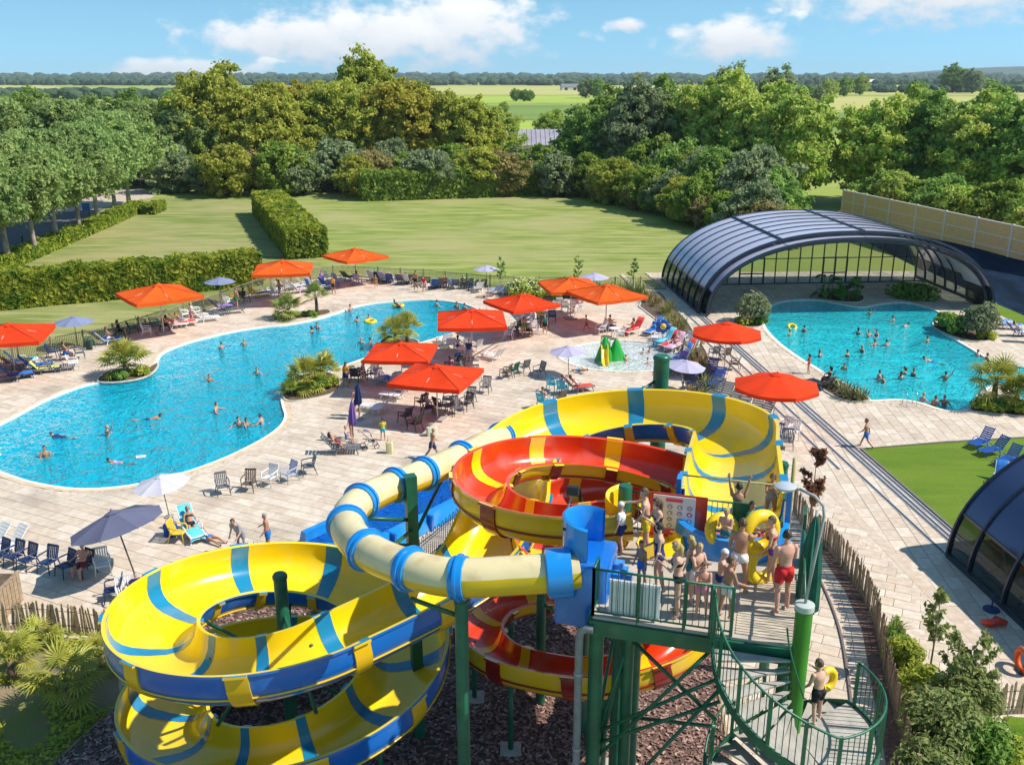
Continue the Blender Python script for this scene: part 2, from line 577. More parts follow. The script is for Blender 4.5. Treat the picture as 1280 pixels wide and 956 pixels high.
M_ASPH = mat('asphalt', (.135, .12, .135), 0.9, var=.12, scale=.6, bump=.3, bscale=30)
M_GRAVEL = mat('pale_gravel', (.50, .40, .33), 0.95, var=.12, scale=1.2)
M_GROUT = mat('deck_joint_mortar', (.27, .225, .18), 0.95, var=.12, scale=1.5)
M_CHIPG = mat('chip_ground', (.13, .075, .062), 0.95, var=.45, scale=7, bump=1.0, bscale=16)
M_GCOVER = mat('garden_ground', (.17, .20, .035), 0.95, col2=(.26, .19, .12), scale=.55, bump=.8, bscale=8)

# ---- the land to the horizon, with the basins cut out
G = 9000
ground = sheet([Vector((-G, -60)), Vector((G, -60)), Vector((G, 14000)), Vector((-G, 14000))], [offset(LPOOL, .2), offset(RPOOL, .2), offset(KPOOL, .2)], -0.10, M_FIELD, 'ground')
struct('ground', ground)
def patch(name, pts, z, m):
    return struct(name, sheet([V2(p) for p in pts], [], z, m, name))
patch('lawn', [FENCE[8], FENCE[9], FENCE[10], FENCE[11], FENCE[12], FENCE[13], FENCE[14], FENCE[15], (13.5, 96), (22, 97), (26, 112), (27, 120), (24.5, 124), (15, 140), (8, 162), (0, 170), (-60, 170), (-38, 150), (-20, 100)], -0.055, M_LAWN)
patch('west_lawn', [FENCE[0], FENCE[1], FENCE[2], FENCE[3], FENCE[4], FENCE[5], FENCE[6], FENCE[7], FENCE[8], (-20, 100), (-38, 150), (-38, 160), (-62, 160), (-61.5, 146), (-56, 108), (-55.5, 90), (-66, 78), (-80, 60)], -0.06, M_LAWNW)
patch('road', [(-55.5, 90), (-56, 108), (-61.5, 146), (-65, 172), (-100, 176), (-140, 120), (-110, 84)], -0.05, M_ASPH)
patch('gravel_yard', [P(75, 265), P(120, 262), P(190, 247), P(200, 238), P(110, 236), P(40, 258)], -0.03, M_GRAVEL)
# fields beyond the trees
M_F1 = lawn_mat('pale_stubble_field', (.46, .44, .15), (.52, .47, .19), (.44, .45, .12), 0, .008)
M_F2 = lawn_mat('bright_crop_field', (.30, .42, .05), (.38, .47, .08), (.42, .48, .10), 0, .008)
M_F3 = lawn_mat('dark_crop_field', (.16, .25, .055), (.22, .30, .07), (.20, .28, .08), 0, .008)
for (nm, px, m) in [('crop_field', [(600, 165), (760, 165), (770, 152), (600, 152)], M_F2), ('crop_field', [(560, 150), (790, 150), (800, 131), (560, 132)], M_F3), ('crop_field', [(560, 130), (800, 129), (800, 120), (560, 121)], M_F2),
                    ('stubble_field', [(520, 119), (1350, 119), (1320, 105.5), (520, 108)], M_F1), ('crop_field', [(980, 205), (1100, 205), (1100, 170), (980, 170)], M_F2),
                    ('crop_field', [(960, 168), (1120, 168), (1120, 141), (960, 141)], M_F3), ('stubble_field', [(960, 138), (1320, 138), (1320, 121), (960, 121)], M_F1), ('stubble_field', [(-120, 118), (100, 118), (60, 105), (-160, 105)], M_F1)]:
    patch(nm, [P(u, v) for u, v in px], 0.05, m)

# ---- the paved deck
struct('pool_deck', sheet(DECK, [offset(LPOOL, .12), offset(RPOOL, .12), offset(KPOOL, .12)], 0.0, M_GROUT, 'pool_deck'))
deck = bpy.data.objects['pool_deck']
SLABM = [mat('slab_%d' % i, c, 0.82, var=.10, scale=3.0, bump=.18, bscale=25, wear=((.27, .225, .185), .30, .53, .5)) for i, c in enumerate([(0.572, 0.474, 0.382), (0.605, 0.507, 0.414), (0.540, 0.436, 0.343), (0.638, 0.540, 0.441), (0.561, 0.458, 0.360)])]
def rail_x(y): return 18.4 - 0.0815 * (y - 31.7)
EXCL = [CHIPS, GARDEN, LAWNR, BEDR, LAWNB, BEDRAIL] + list(BEDS.values()) + [offset(LPOOL, .42), offset(RPOOL, .36), offset(KPOOL, .25)]
def J(x, y, z):
    c, s = math.cos(PITCH), math.sin(PITCH)
    dz = z - CAMH
    D = y * c - dz * s; U = y * s + dz * c
    return CX + FPX * x / D, CY - FPX * U / D, D
def lay_slabs(ang, lx, ly, side):
    ca, sa = math.cos(ang), math.sin(ang)
    K = int(170 / lx); Kj = int(170 / ly)
    I, Jx = np.meshgrid(np.arange(-K // 2, K // 2), np.arange(-Kj // 2, Kj // 2))
    rng = np.random.RandomState(3 + side)
    shift = (Jx % 2) * 0.5 * lx + ((Jx * 37) % 5) * 0.06 * lx
    a0 = I * lx + shift; b0 = Jx * ly
    a0 = a0.ravel(); b0 = b0.ravel()
    def W(a, b): return a * ca - b * sa + 0, a * sa + b * ca + 45
    def ok(X, Y):
        g = np_inside(DECK, X, Y)
        lim = 18.4 - 0.0815 * (Y - 31.7) - 2.2
        g &= (X < lim) if side == 0 else (X >= lim)
        for e in EXCL: g &= ~np_inside(e, X, Y)
        return g
    cx, cy = W(a0 + lx / 2, b0 + ly / 2)
    D = cy * math.cos(PITCH) + CAMH * math.sin(PITCH)
    D = np.maximum(D, 1)
    u = CX + FPX * cx / D; v = CY - FPX * (cy * math.sin(PITCH) - CAMH * math.cos(PITCH)) / D
    vis = (u > -120) & (u < 1400) & (v > 320) & (v < 1040) & (cy > 8)
    a0, b0, cx, cy, D = a0[vis], b0[vis], cx[vis], cy[vis], D[vis]
    cnt = np.zeros(len(a0), int)
    for (fa, fb) in ((0, 0), (1, 0), (1, 1), (0, 1), (.5, .5)):
        cnt += ok(*W(a0 + fa * lx, b0 + fb * ly))
    full = cnt == 5
    part = (cnt > 0) & (cnt < 5)
    tiles = [(a0[i], b0[i], lx, ly, D[i]) for i in np.nonzero(full)[0]]
    sub = []
    for i in np.nonzero(part)[0]:
        for p in range(6):
            for q in range(4):
                sub.append((a0[i] + p * lx / 6, b0[i] + q * ly / 4, lx / 6, ly / 4, 999))
    if sub:
        S = np.array(sub)
        k = ok(*W(S[:, 0] + S[:, 2] / 2, S[:, 1] + S[:, 3] / 2))
        sub = [s for s, g in zip(sub, k) if g]
    return tiles, sub, W
V, F, MI = [], [], []
single = []
for side, ang, lx, ly in ((0, R(-26), 0.95, 0.62), (1, R(-4.66) + R(90), 0.95, 0.62)):
    tiles, sub, W = lay_slabs(ang, lx, ly, side)
    tiles.sort(key=lambda t: t[4])
    rng = random.Random(11 + side)
    near = tiles[:150]
    for (a, b, x, y, d) in near:
        wx, wy = W(a + x / 2, b + y / 2)
        single.append((wx, wy, ang, x, y, rng.randrange(5), rng.uniform(-.002, .002)))
    for (a, b, x, y, d) in tiles[150:] + sub:
        j = 0.011 if d < 900 else 0.0
        h = 0.018 + rng.uniform(-.002, .002) if d < 900 else 0.017
        n = len(V)
        for zz in (0.001, h):
            for (fa, fb) in ((j, j), (x - j, j), (x - j, y - j), (j, y - j)):
                X, Y = W(a + fa, b + fb); V.append((X, Y, zz))
        m = rng.randrange(5)
        fs = [(n + 4, n + 5, n + 6, n + 7), (n, n + 1, n + 5, n + 4), (n + 1, n + 2, n + 6, n + 5), (n + 2, n + 3, n + 7, n + 6), (n + 3, n, n + 4, n + 7)]
        F += fs; MI += [m] * 5
o = obj_new('paving_slabs', np_mesh('paving_slabs', V, F, SLABM, MI), deck)
tag(o, kind='stuff')
slab_mesh = []
for i in range(5):
    b = MB()
    x, y, h, c = .95 / 2 - .011, .62 / 2 - .011, .018, .008
    b.add([(-x, -y, 0), (x, -y, 0), (x, y, 0), (-x, y, 0), (-x, -y, h - c / 2), (x, -y, h - c / 2), (x, y, h - c / 2), (-x, y, h - c / 2), (-x + c, -y + c, h), (x - c, -y + c, h), (x - c, y - c, h), (-x + c, y - c, h)],
          [(0, 1, 5, 4), (1, 2, 6, 5), (2, 3, 7, 6), (3, 0, 4, 7), (4, 5, 9, 8), (5, 6, 10, 9), (6, 7, 11, 10), (7, 4, 8, 11), (8, 9, 10, 11)])
    slab_mesh.append(b.mesh('paving_slab', SLABM[i]))
for (x, y, a, lx, ly, m, dz) in single:
    s = obj_new('paving_slab', slab_mesh[m], deck)
    s.location = (x, y, 0.001 + dz * .3); s.rotation_euler = (0, 0, a)

# band of kerb slabs where the two paving patterns meet
bb = MB()
for k in range(16):
    ya, yb2 = 20 + k * 4.7, 20 + k * 4.7 + 4.68
    bb.bar((rail_x(ya) - 2.2, ya, .012), (rail_x(yb2) - 2.2, yb2, .012), .42, .022)
bb.build('band_course', SLABM[2], deck)
# ---- pools
def water_mat(name, tintc, scat, wave):
    m = bpy.data.materials.new(name); m.use_nodes = True
    nt = m.node_tree; L = nt.links.new
    nt.nodes.remove(nt.nodes['Principled BSDF'])
    o = nt.nodes['Material Output']
    t = nt.nodes.new('ShaderNodeTexCoord')
    n = nt.nodes.new('ShaderNodeTexNoise'); n.inputs['Scale'].default_value = wave; n.inputs['Detail'].default_value = 2; n.inputs['Distortion'].default_value = 1.2; n.noise_type = 'RIDGED_MULTIFRACTAL'; n.normalize = True
    L(t.outputs['Object'], n.inputs['Vector'])
    n2 = nt.nodes.new('ShaderNodeTexNoise'); n2.inputs['Scale'].default_value = wave * .22; n2.inputs['Detail'].default_value = 2; n2.inputs['Distortion'].default_value = 1.0
    L(t.outputs['Object'], n2.inputs['Vector'])
    ad = nt.nodes.new('ShaderNodeMath'); ad.operation = 'MULTIPLY_ADD'; ad.inputs[1].default_value = 1.6
    L(n2.outputs[0], ad.inputs[0]); L(n.outputs[0], ad.inputs[2])
    bp = nt.nodes.new('ShaderNodeBump'); bp.inputs['Strength'].default_value = 1.0; bp.inputs['Distance'].default_value = 0.19
    L(ad.outputs[0], bp.inputs['Height'])
    tr = nt.nodes.new('ShaderNodeBsdfTransparent'); tr.inputs[0].default_value = (*tintc, 1)
    df = nt.nodes.new('ShaderNodeBsdfDiffuse'); df.inputs[0].default_value = (*scat, 1); L(bp.outputs[0], df.inputs['Normal'])
    m1 = nt.nodes.new('ShaderNodeMixShader'); m1.inputs[0].default_value = 0.50
    L(tr.outputs[0], m1.inputs[1]); L(df.outputs[0], m1.inputs[2])
    gl = nt.nodes.new('ShaderNodeBsdfGlossy'); gl.inputs['Roughness'].default_value = 0.06; L(bp.outputs[0], gl.inputs['Normal'])
    fr = nt.nodes.new('ShaderNodeFresnel'); fr.inputs[0].default_value = 1.33; L(bp.outputs[0], fr.inputs['Normal'])
    m2 = nt.nodes.new('ShaderNodeMixShader')
    L(fr.outputs[0], m2.inputs[0]); L(m1.outputs[0], m2.inputs[1]); L(gl.outputs[0], m2.inputs[2])
    L(m2.outputs[0], o.inputs[0])
    return m
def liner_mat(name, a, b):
    """light blue liner, caustic light painted in as a network of lighter lines"""
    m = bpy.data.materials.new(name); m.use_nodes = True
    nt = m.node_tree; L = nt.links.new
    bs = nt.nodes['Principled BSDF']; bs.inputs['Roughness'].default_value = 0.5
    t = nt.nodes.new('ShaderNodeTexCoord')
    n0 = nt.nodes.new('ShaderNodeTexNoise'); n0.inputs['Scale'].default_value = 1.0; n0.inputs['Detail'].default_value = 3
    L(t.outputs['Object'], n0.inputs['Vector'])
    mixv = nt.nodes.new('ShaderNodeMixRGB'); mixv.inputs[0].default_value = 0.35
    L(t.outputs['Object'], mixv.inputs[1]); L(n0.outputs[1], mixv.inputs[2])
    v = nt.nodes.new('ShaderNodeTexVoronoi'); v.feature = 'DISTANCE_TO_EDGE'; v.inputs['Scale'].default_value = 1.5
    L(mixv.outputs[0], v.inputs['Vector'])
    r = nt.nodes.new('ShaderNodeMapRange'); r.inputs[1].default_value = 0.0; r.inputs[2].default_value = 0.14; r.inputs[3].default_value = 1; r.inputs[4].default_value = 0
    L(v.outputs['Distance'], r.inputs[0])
    x = nt.nodes.new('ShaderNodeMixRGB'); x.inputs[1].default_value = (*a, 1); x.inputs[2].default_value = (*b, 1); L(r.outputs[0], x.inputs[0])  # b paints caustic-like light lines into the liner colour
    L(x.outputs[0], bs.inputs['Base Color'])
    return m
M_WATER = water_mat('pool_water', (.22, .92, .985), (.006, .52, .72), 2.3)
M_WATERR = water_mat('warm_pool_water', (.24, .94, .95), (.03, .66, .78), 2.0)
M_KWATER = water_mat('shallow_water', (.86, .99, .99), (.93, .98, .98), 3.0)
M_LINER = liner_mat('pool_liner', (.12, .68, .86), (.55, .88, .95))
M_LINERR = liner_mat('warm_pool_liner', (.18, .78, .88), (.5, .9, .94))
M_KLINER = mat('white_pool_liner', (.84, .88, .88), .5, var=.05, scale=1.2)
M_GUTTER = mat('white_gutter', (.78, .77, .73), .6, var=.08, scale=3)
M_COPING = mat('sand_coping', (.62, .475, .33), .8, var=.13, scale=1.6, bump=.2, bscale=20)
def pool(name, poly, depth, wz, wm, lm, cop=.42, gut=.16, wid=True):
    b = MB()
    n = len(poly)
    b.add([(p.x, p.y, -depth) for p in poly] + [(p.x, p.y, -.03) for p in poly], [((i + 1) % n, i, n + i, n + (i + 1) % n) for i in range(n)])
    root = struct(name, b.mesh(name, lm, True))
    fl = obj_new('basin_floor', sheet(poly, [], -depth, lm, 'basin_floor'), root)
    rings = [(-.03, gut, 0.024, M_GUTTER, 'gutter_rim'), (gut - .01, cop, 0.034, M_COPING, 'coping')]
    for (i0, i1, z, m, nm) in rings:
        a, c = offset(poly, i0), offset(poly, i1)
        r = MB()
        r.add([(p.x, p.y, z) for p in a] + [(p.x, p.y, z) for p in c] + [(p.x, p.y, z - .22) for p in a] + [(p.x, p.y, -.02) for p in c],
              [f for i in range(n) for k in [(i + 1) % n] for f in ((i, n + i, n + k, k), (2 * n + i, i, k, 2 * n + k), (n + i, 3 * n + i, 3 * n + k, n + k))])
        r.build(nm, m, root)
    w_ = struct(name + '_water', sheet(poly, [], wz, wm, name + '_water'))
    return root
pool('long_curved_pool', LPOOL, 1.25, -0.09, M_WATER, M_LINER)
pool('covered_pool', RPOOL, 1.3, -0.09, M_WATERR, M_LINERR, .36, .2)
pool('splash_pool', KPOOL, 0.34, -0.05, M_KWATER, M_KLINER, .25, .12)

# ---- beds, lawns and ground covers lying on the deck
M_EDGE = mat('turf_edging', (.17, .16, .14), .8, var=.1)
def kerbed(name, poly, z, m, kerb=None, kw=.12, kh=.05):
    r = struct(name, sheet(poly, [], z, m, name))
    if kerb:
        a, c = poly, offset(poly, kw)
        n = len(poly)
        b = MB()
        b.add([(p.x, p.y, z + kh) for p in a] + [(p.x, p.y, z + kh) for p in c] + [(p.x, p.y, z - .04) for p in a] + [(p.x, p.y, 0) for p in c],
              [f for i in range(n) for k in [(i + 1) % n] for f in ((i, n + i, n + k, k), (2 * n + i, i, k, 2 * n + k), (n + i, 3 * n + i, 3 * n + k, n + k))])
        b.build('kerb', kerb, r)
    return r
M_KERB = mat('pale_kerb', (.55, .50, .43), .85, var=.1, scale=2)
M_TIMBER = mat('weathered_timber', (.34, .25, .16), .85, var=.25, scale=3, stretch=(1, 1, 6), bump=.2)
for k, poly in BEDS.items():
    kerbed(k, poly, .045, M_SOIL, M_KERB)
kerbed('rail_side_bed', BEDRAIL, .04, M_SOIL, M_KERB)
kerbed('turf_lawn', LAWNR, .03, M_TURF, M_EDGE)
kerbed('shrub_bed', BEDR, .035, M_SOIL)
kerbed('corner_lawn', LAWNB, .032, M_TURF)
kerbed('garden_ground', GARDEN, .04, M_GCOVER)
kerbed('wood_chip_ground', CHIPS, .03, M_CHIPG, M_TIMBER, .08, .03)
# ================================================================== ENCLOSURES, FENCES, WALL
def mix_clear(name, col, clear, amount, rough=.1, spec=.6, metal=0.0):
    """tinted sheet that lets part of the light through"""
    m = bpy.data.materials.new(name); m.use_nodes = True
    nt = m.node_tree; L = nt.links.new
    b = nt.nodes['Principled BSDF']
    b.inputs['Base Color'].default_value = (*col, 1); b.inputs['Roughness'].default_value = rough; b.inputs['Specular IOR Level'].default_value = spec; b.inputs['Metallic'].default_value = metal
    t = nt.nodes.new('ShaderNodeBsdfTransparent'); t.inputs[0].default_value = (*clear, 1)
    x = nt.nodes.new('ShaderNodeMixShader'); x.inputs[0].default_value = amount
    L(b.outputs[0], x.inputs[1]); L(t.outputs[0], x.inputs[2]); L(x.outputs[0], nt.nodes['Material Output'].inputs[0])
    return m
M_ROOF = mix_clear('lilac_polycarbonate', (.60, .60, .76), (.55, .6, .7), .14, .14, .9, 0)
M_ROOFD = mix_clear('navy_polycarbonate', (.060, .085, .20), (.3, .38, .6), .12, .10, 1.0, .2)
M_PANE = mix_clear('clear_pane', (.34, .37, .34), (.82, .86, .78), .64, .04, .8)
M_SIDEP = mix_clear('smoked_pane', (.02, .03, .04), (.55, .62, .6), .68, .05, .9)
M_NAVY = mat('navy_aluminium', (.020, .032, .055), .35, var=.15, scale=2, spec=.6)
M_BLACKM = mat('black_metal', (.018, .018, .02), .45, var=.2)
EX = Vector((math.cos(R(4.66)), math.sin(R(4.66)), 0)); EY = Vector((-EX.y, EX.x, 0))
def prof(a, b, n=30, t0=0.0, t1=math.pi, e=2.25):
    o = []
    for i in range(n + 1):
        t = t0 + (t1 - t0) * i / n
        c, s = math.cos(t), math.sin(t)
        o.append((-a * math.copysign(abs(c) ** (2 / e), c), b * abs(s) ** (2 / e)))
    return o
def enclosure(name, label, base, a, b, stations, roofm, side_h, split, nest=()):
    """base: left foot of the first arch; stations: distance of each rib along the axis; nest: (distance, inset)"""
    C = Vector(base) + EX * a
    root = thing(name, label, 'pool enclosure', (C.x, C.y, 0))
    def W(x, y, z): return EX * x + EY * y + Vector((0, 0, z))
    def rib(y, aa, bb, w, d):
        q = MB()
        po, pi = prof(aa + d / 2, bb + d / 2, 40), prof(aa - d / 2, bb - d / 2, 40)
        V, F = [], []
        for (xo, zo), (xi, zi) in zip(po, pi):
            V += [W(xo, y - w / 2, zo), W(xo, y + w / 2, zo), W(xi, y + w / 2, zi), W(xi, y - w / 2, zi)]
        for k in range(len(po) - 1):
            for j in range(4):
                F.append((k * 4 + j, k * 4 + (j + 1) % 4, k * 4 + 4 + (j + 1) % 4, k * 4 + 4 + j))
        q.add(V, F)
        return q.build('rib', M_NAVY, root, 30)
    def skin(y0, y1, aa, bb, ts, nm, m):
        """curved sheet between two ribs"""
        q = MB()
        pr = prof(aa, bb, 14, ts[0], ts[1]); pt = prof(aa + .02, bb + .02, 14, ts[0], ts[1])
        V = [W(x, y, z) for (x, z) in pt for y in (y0, y1)] + [W(x, y, z) for (x, z) in pr for y in (y0, y1)]
        n = len(pr) * 2
        F = []
        for k in range(len(pr) - 1):
            F += [(k * 2, k * 2 + 2, k * 2 + 3, k * 2 + 1), (n + k * 2 + 1, n + k * 2 + 3, n + k * 2 + 2, n + k * 2)]
        F += [(0, 1, n + 1, n), (n - 2, 2 * n - 2, 2 * n - 1, n - 1)]
        q.add(V, F)
        return q.build(nm, m, root, 40)
    # parameter where the profile reaches side_h
    tt = next(t for t in [i * .002 for i in range(800)] if b * math.sin(t) ** (2 / 2.25) >= side_h)
    seg = [(stations[i], stations[i + 1], a, b) for i in range(len(stations) - 1)]
    for k, y in enumerate(stations): rib(y, a, b, .11, .20)
    for (y, ins) in nest:
        rib(y, a - ins, b - ins, .12, .20)
        seg.append((y + .06, y + 3.2, a - ins, b - ins))
    for (y0, y1, aa, bb) in seg:
        for (t0, t1) in ((tt, split[0]), (split[0], split[1]), (split[1], math.pi - tt)):
            skin(y0 + .05, y1 - .05, aa, bb, (t0 + .004, t1 - .004), 'roof_panel', roofm)
        for (t0, t1) in ((0.004, tt - .01), (math.pi - tt + .01, math.pi - .004)):
            skin(y0 + .05, y1 - .05, aa - .03, bb - .03, (t0, t1), 'side_pane', M_SIDEP)
        for t in (tt, math.pi - tt):
            x, z = prof(aa, bb, 1, t, t + .01)[0]
            MB().bar(W(x, y0, z), W(x, y1, z), .09, .12).build('side_rail', M_NAVY, root)
    for t in split:
        x, z = prof(a + .10, b + .10, 1, t, t + .01)[0]
        MB().bar(W(x, stations[0], z), W(x, stations[-1], z), .14, .10).build('ridge_bar', M_NAVY, root)
    for s in (-1, 1):
        MB().bar(W(s * a, stations[0], .1), W(s * a, stations[-1], .1), .22, .2).build('sill_beam', M_NAVY, root)
    return root, W, a, b
root, W, EA, EB = enclosure('vaulted_pool_enclosure', 'long vaulted telescopic pool enclosure with lilac roof panels and glazed end wall', P(873, 392), 12.75, 6.7,
                            [0, 1.9, 3.8, 5.7, 7.6, 9.5, 11.4, 13.3], M_ROOF, 2.1, (1.12, 1.62), nest=((-1.2, .36), (-.55, .70)))
# glazed end wall
yb = 11.2
def arch_z(x): return EB * max(0.0, 1 - (abs(x) / EA) ** 2.25) ** (1 / 2.25)
xs = [-11.6 + 1.16 * i for i in range(21)]
for x in xs:
    h = arch_z(x) - .12
    if h > .4:
        MB().bar(W(x, yb, .0), W(x, yb, h), .09, .12, up=EY).build('mullion', M_NAVY, root)
for zt in (2.45, 4.75):
    xm = EA * max(0, 1 - (zt / EB) ** 2.25) ** (1 / 2.25)
    MB().bar(W(-xm, yb, zt), W(xm, yb, zt), .08, .08).build('transom', M_NAVY, root)
MB().bar(W(-EA + .2, yb, .06), W(EA - .2, yb, .06), .10, .12).build('transom', M_NAVY, root)
for i in range(len(xs) - 1):
    x0, x1 = xs[i] + .05, xs[i + 1] - .05
    for z0, z1 in ((.13, 2.40), (2.50, 4.70), (4.80, 7.2)):
        za, zb = min(z1, arch_z(x0) - .12), min(z1, arch_z(x1) - .12)
        if min(za, zb) > z0 + .1:
            MB().add([W(x0, yb, z0), W(x1, yb, z0), W(x1, yb, zb), W(x0, yb, za)], [(0, 1, 2, 3)]).build('glass_pane', M_PANE, root)
for xc in (-4.64, 3.48):
    d = MB()
    for dx in (-1.16, 0, 1.16): d.bar(W(xc + dx, yb - .1, 0), W(xc + dx, yb - .1, 2.5), .13, .10, up=EY)
    for z in (.08, 1.05, 2.5): d.bar(W(xc - 1.16, yb - .1, z), W(xc + 1.16, yb - .1, z), .10, .10)
    d.build('double_door', M_NAVY, root)
root2, W2, _, _ = enclosure('dark_pool_enclosure', 'dark navy glazed enclosure segment rolled out beside the turf lawn', (19.15, 22.6, 0), 12.75, 6.6,
                            [0, 2.3, 4.6, 6.9, 9.2, 11.6, 13.2], M_ROOFD, 1.95, (1.25, 1.75))
for k, y in enumerate((1.15, 3.45, 5.75, 8.05, 10.4)):
    q = MB()
    for (dy, s) in ((-.95, 1), (.95, -1)): q.bar(W2(-EA + .45, y + dy, .2), W2(-EA + .9, y - dy, 1.9), .07, .07)
    q.build('cross_brace', mat('pale_truss', (.6, .62, .62), .5), root2)

# rails in the deck
M_RAIL = mat('rail_slot', (.045, .05, .085), .45, var=.2)
M_RAILW = mat('rail_flange', (.50, .50, .50), .5, var=.1)
for k, dx in enumerate((-.75, .0, .78, 1.02, 1.30)):
    y0, y1 = (78.0, 27.0) if k in (1, 4) else (90.0, 45.0) if k == 0 else (78.0, 33.0)
    a_, b_ = Vector((rail_x(y0) + dx, y0, .026)), Vector((rail_x(y1) + dx, y1, .026))
    rt = thing('rail_track', 'straight metal rail let into the paving that the pool enclosure rolls along', 'rail', a_, 0, 'enclosure rails in the paving')
    MB().bar(a_, b_, .12, .03).build('rail_slot', M_RAIL, rt, world=True)
    for s in (-1, 1): MB().bar(a_ + Vector((s * .075, 0, -.004)), b_ + Vector((s * .075, 0, -.004)), .035, .026).build('flange', M_RAILW, rt, world=True)

# bank with dark liner and the timber noise wall
wb0, wb1 = P(1052, 268, 1.9), P(1290, 328, 1.9)
bank = MB()
NB = 14
top = [wb0.lerp(wb1, 1.85 * i / NB) for i in range(NB + 1)]
low = [Vector((42.6, 118, 0)).lerp(Vector((42.2, 62, 0)), i / NB) for i in range(NB + 1)]
Vb = []
for i in range(NB + 1):
    for k in range(7):
        p = low[i].lerp(top[i], k / 6)
        p.z += .12 * mnoise.noise(p * .4) + (.1 if k == 6 else 0) * random.uniform(-1, 1)
        Vb.append(p)
bank.add(Vb, [(i * 7 + k, (i + 1) * 7 + k, (i + 1) * 7 + k + 1, i * 7 + k + 1) for i in range(NB) for k in range(6)])
M_LINERD = mat('navy_bank_liner', (.010, .024, .050), .95, spec=.08, var=.35, scale=.8, bump=.8, bscale=1.2, stretch=(1.2, .25, 1))
struct('embankment', bank.mesh('embankment', M_LINERD, True))
patch('grass_verge', [(40.7, 82.5), (42.9, 82.5), (42.9, 60), (40.7, 60)], .032, M_TURF)
M_NOISEW = mat('noise_wall_timber', (.64, .41, .18), .85, var=.13, scale=2.0, bump=.3, stretch=(1, 1, 9))
M_POSTP = mat('pale_post', (.62, .56, .5), .7)
nw = thing('noise_wall', 'tall tan timber noise wall with pale posts above the dark bank', 'wall', wb0)
dirw = (wb1 - wb0); LW = dirw.length; dirw.normalize()
d = 0
wid = [2.6, 2.6] + [5.2] * 9
for k in range(len(wid) + 1):
    p = wb0 + dirw * d
    MB().box(p + Vector((0, 0, 1.55)), (.26, .24, 3.3), math.atan2(dirw.y, dirw.x)).build('post', M_POSTP, nw, world=True)
    if k < len(wid):
        for (z0, z1) in ((-.1, .55), (.6, 1.75), (1.8, 3.05)):
            c = p + dirw * (wid[k] / 2) + Vector((0, 0, (z0 + z1) / 2))
            MB().box(c, (wid[k] - .18, .12, z1 - z0), math.atan2(dirw.y, dirw.x)).build('panel', M_NOISEW, nw, world=True)
        for z in (.575, 1.775, 3.08):
            MB().bar(p + Vector((0, 0, z)), p + dirw * wid[k] + Vector((0, 0, z)), .2, .11).build('rail', M_POSTP, nw, world=True)
        d += wid[k]

# ---- fences
def along(pts, step):
    return resample([Vector(p) for p in pts], step)
M_PICKET = mat('chestnut_paling', (.33, .245, .16), .9, var=.28, scale=5, bump=.3, rand=.25)
M_PICKETP = mat('pale_paling', (.44, .32, .20), .9, var=.22, scale=5, rand=.2)
M_FENCEG = mat('olive_fence_bars', (.30, .26, .17), .7, var=.25)
M_FENCEP = mat('fence_post', (.24, .20, .14), .8, var=.2)
def picket_mesh(h, w, m, seed):
    r = random.Random(seed)
    b = MB()
    t = .024
    b.add([(-w / 2, -t / 2, 0), (w / 2, -t / 2, 0), (w / 2, t / 2, 0), (-w / 2, t / 2, 0)] +
          [(-w / 2 + r.uniform(-.01, .01), -t / 2, h * .93), (w / 2, -t / 2, h * .95), (w / 2, t / 2, h * .95), (-w / 2, t / 2, h * .93)] + [(r.uniform(-.01, .01), 0, h)],
          [(0, 1, 5, 4), (1, 2, 6, 5), (2, 3, 7, 6), (3, 0, 4, 7), (4, 5, 8), (5, 6, 8), (6, 7, 8), (7, 4, 8)])
    return b.mesh('picket', m)
def picket_fence(pts, label, h, step, m, w=.07, lean=.05, posts=1.6, group=None):
    pts = along(pts, step)
    root = thing('picket_fence', label, 'fence', pts[0], 0, group)
    meshes = [picket_mesh(h * q, w * random.uniform(.8, 1.25), m, i) for i, q in enumerate((1, .95, 1.05, .98, 1.02))]
    for i, p in enumerate(pts):
        t = pts[min(i + 1, len(pts) - 1)] - pts[max(0, i - 1)]
        o = obj_new('picket', random.choice(meshes), root)
        o.location = p - pts[0]
        o.rotation_euler = (random.gauss(0, lean), random.gauss(0, lean), math.atan2(t.y, t.x) + random.gauss(0, .12))
    for z in (h * .25, h * .75):
        MB().tube([p + Vector((0, 0, z)) for p in pts[::3] + [pts[-1]]], .012, 5).build('wire', M_BLACKM, root, world=True)
    for p in along(pts, posts):
        MB().tube([p + Vector((0, 0.05, 0)), p + Vector((0, 0.05, h * .96))], .045, 7).build('stake', m, root, world=True)
    return root
pf = catmull([P(u, v) for u, v in [(992, 640), (1010, 668), (1037, 691), (1067, 730), (1090, 774), (1105, 842), (1126, 924), (1142, 990)]], 6)
picket_fence(pf, 'curving chestnut paling fence between the striped path and the pool deck', 1.3, .09, M_PICKET, .085, .04)
picket_fence([P(-20, 790), P(40, 786), P(100, 792), P(160, 800), P(205, 792)], 'weathered paling fence behind the low fan palms in the garden', 1.15, .11, M_PICKETP, lean=.07, w=.08)
picket_fence([P(1222, 896), P(1262, 893), P(1330, 890)], 'pale upright paling fence at the corner of the small lawn', 1.15, .125, M_PICKETP, lean=.03)
M_BLKF = mat('black_fence_bars', (.03, .03, .032), .5)
bf = thing('black_railing', 'low black railing with looped tops beside the blue landing trough', 'railing', P(527, 706))
bl = along([P(523, 708), P(552, 684), P(585, 655)], .16)
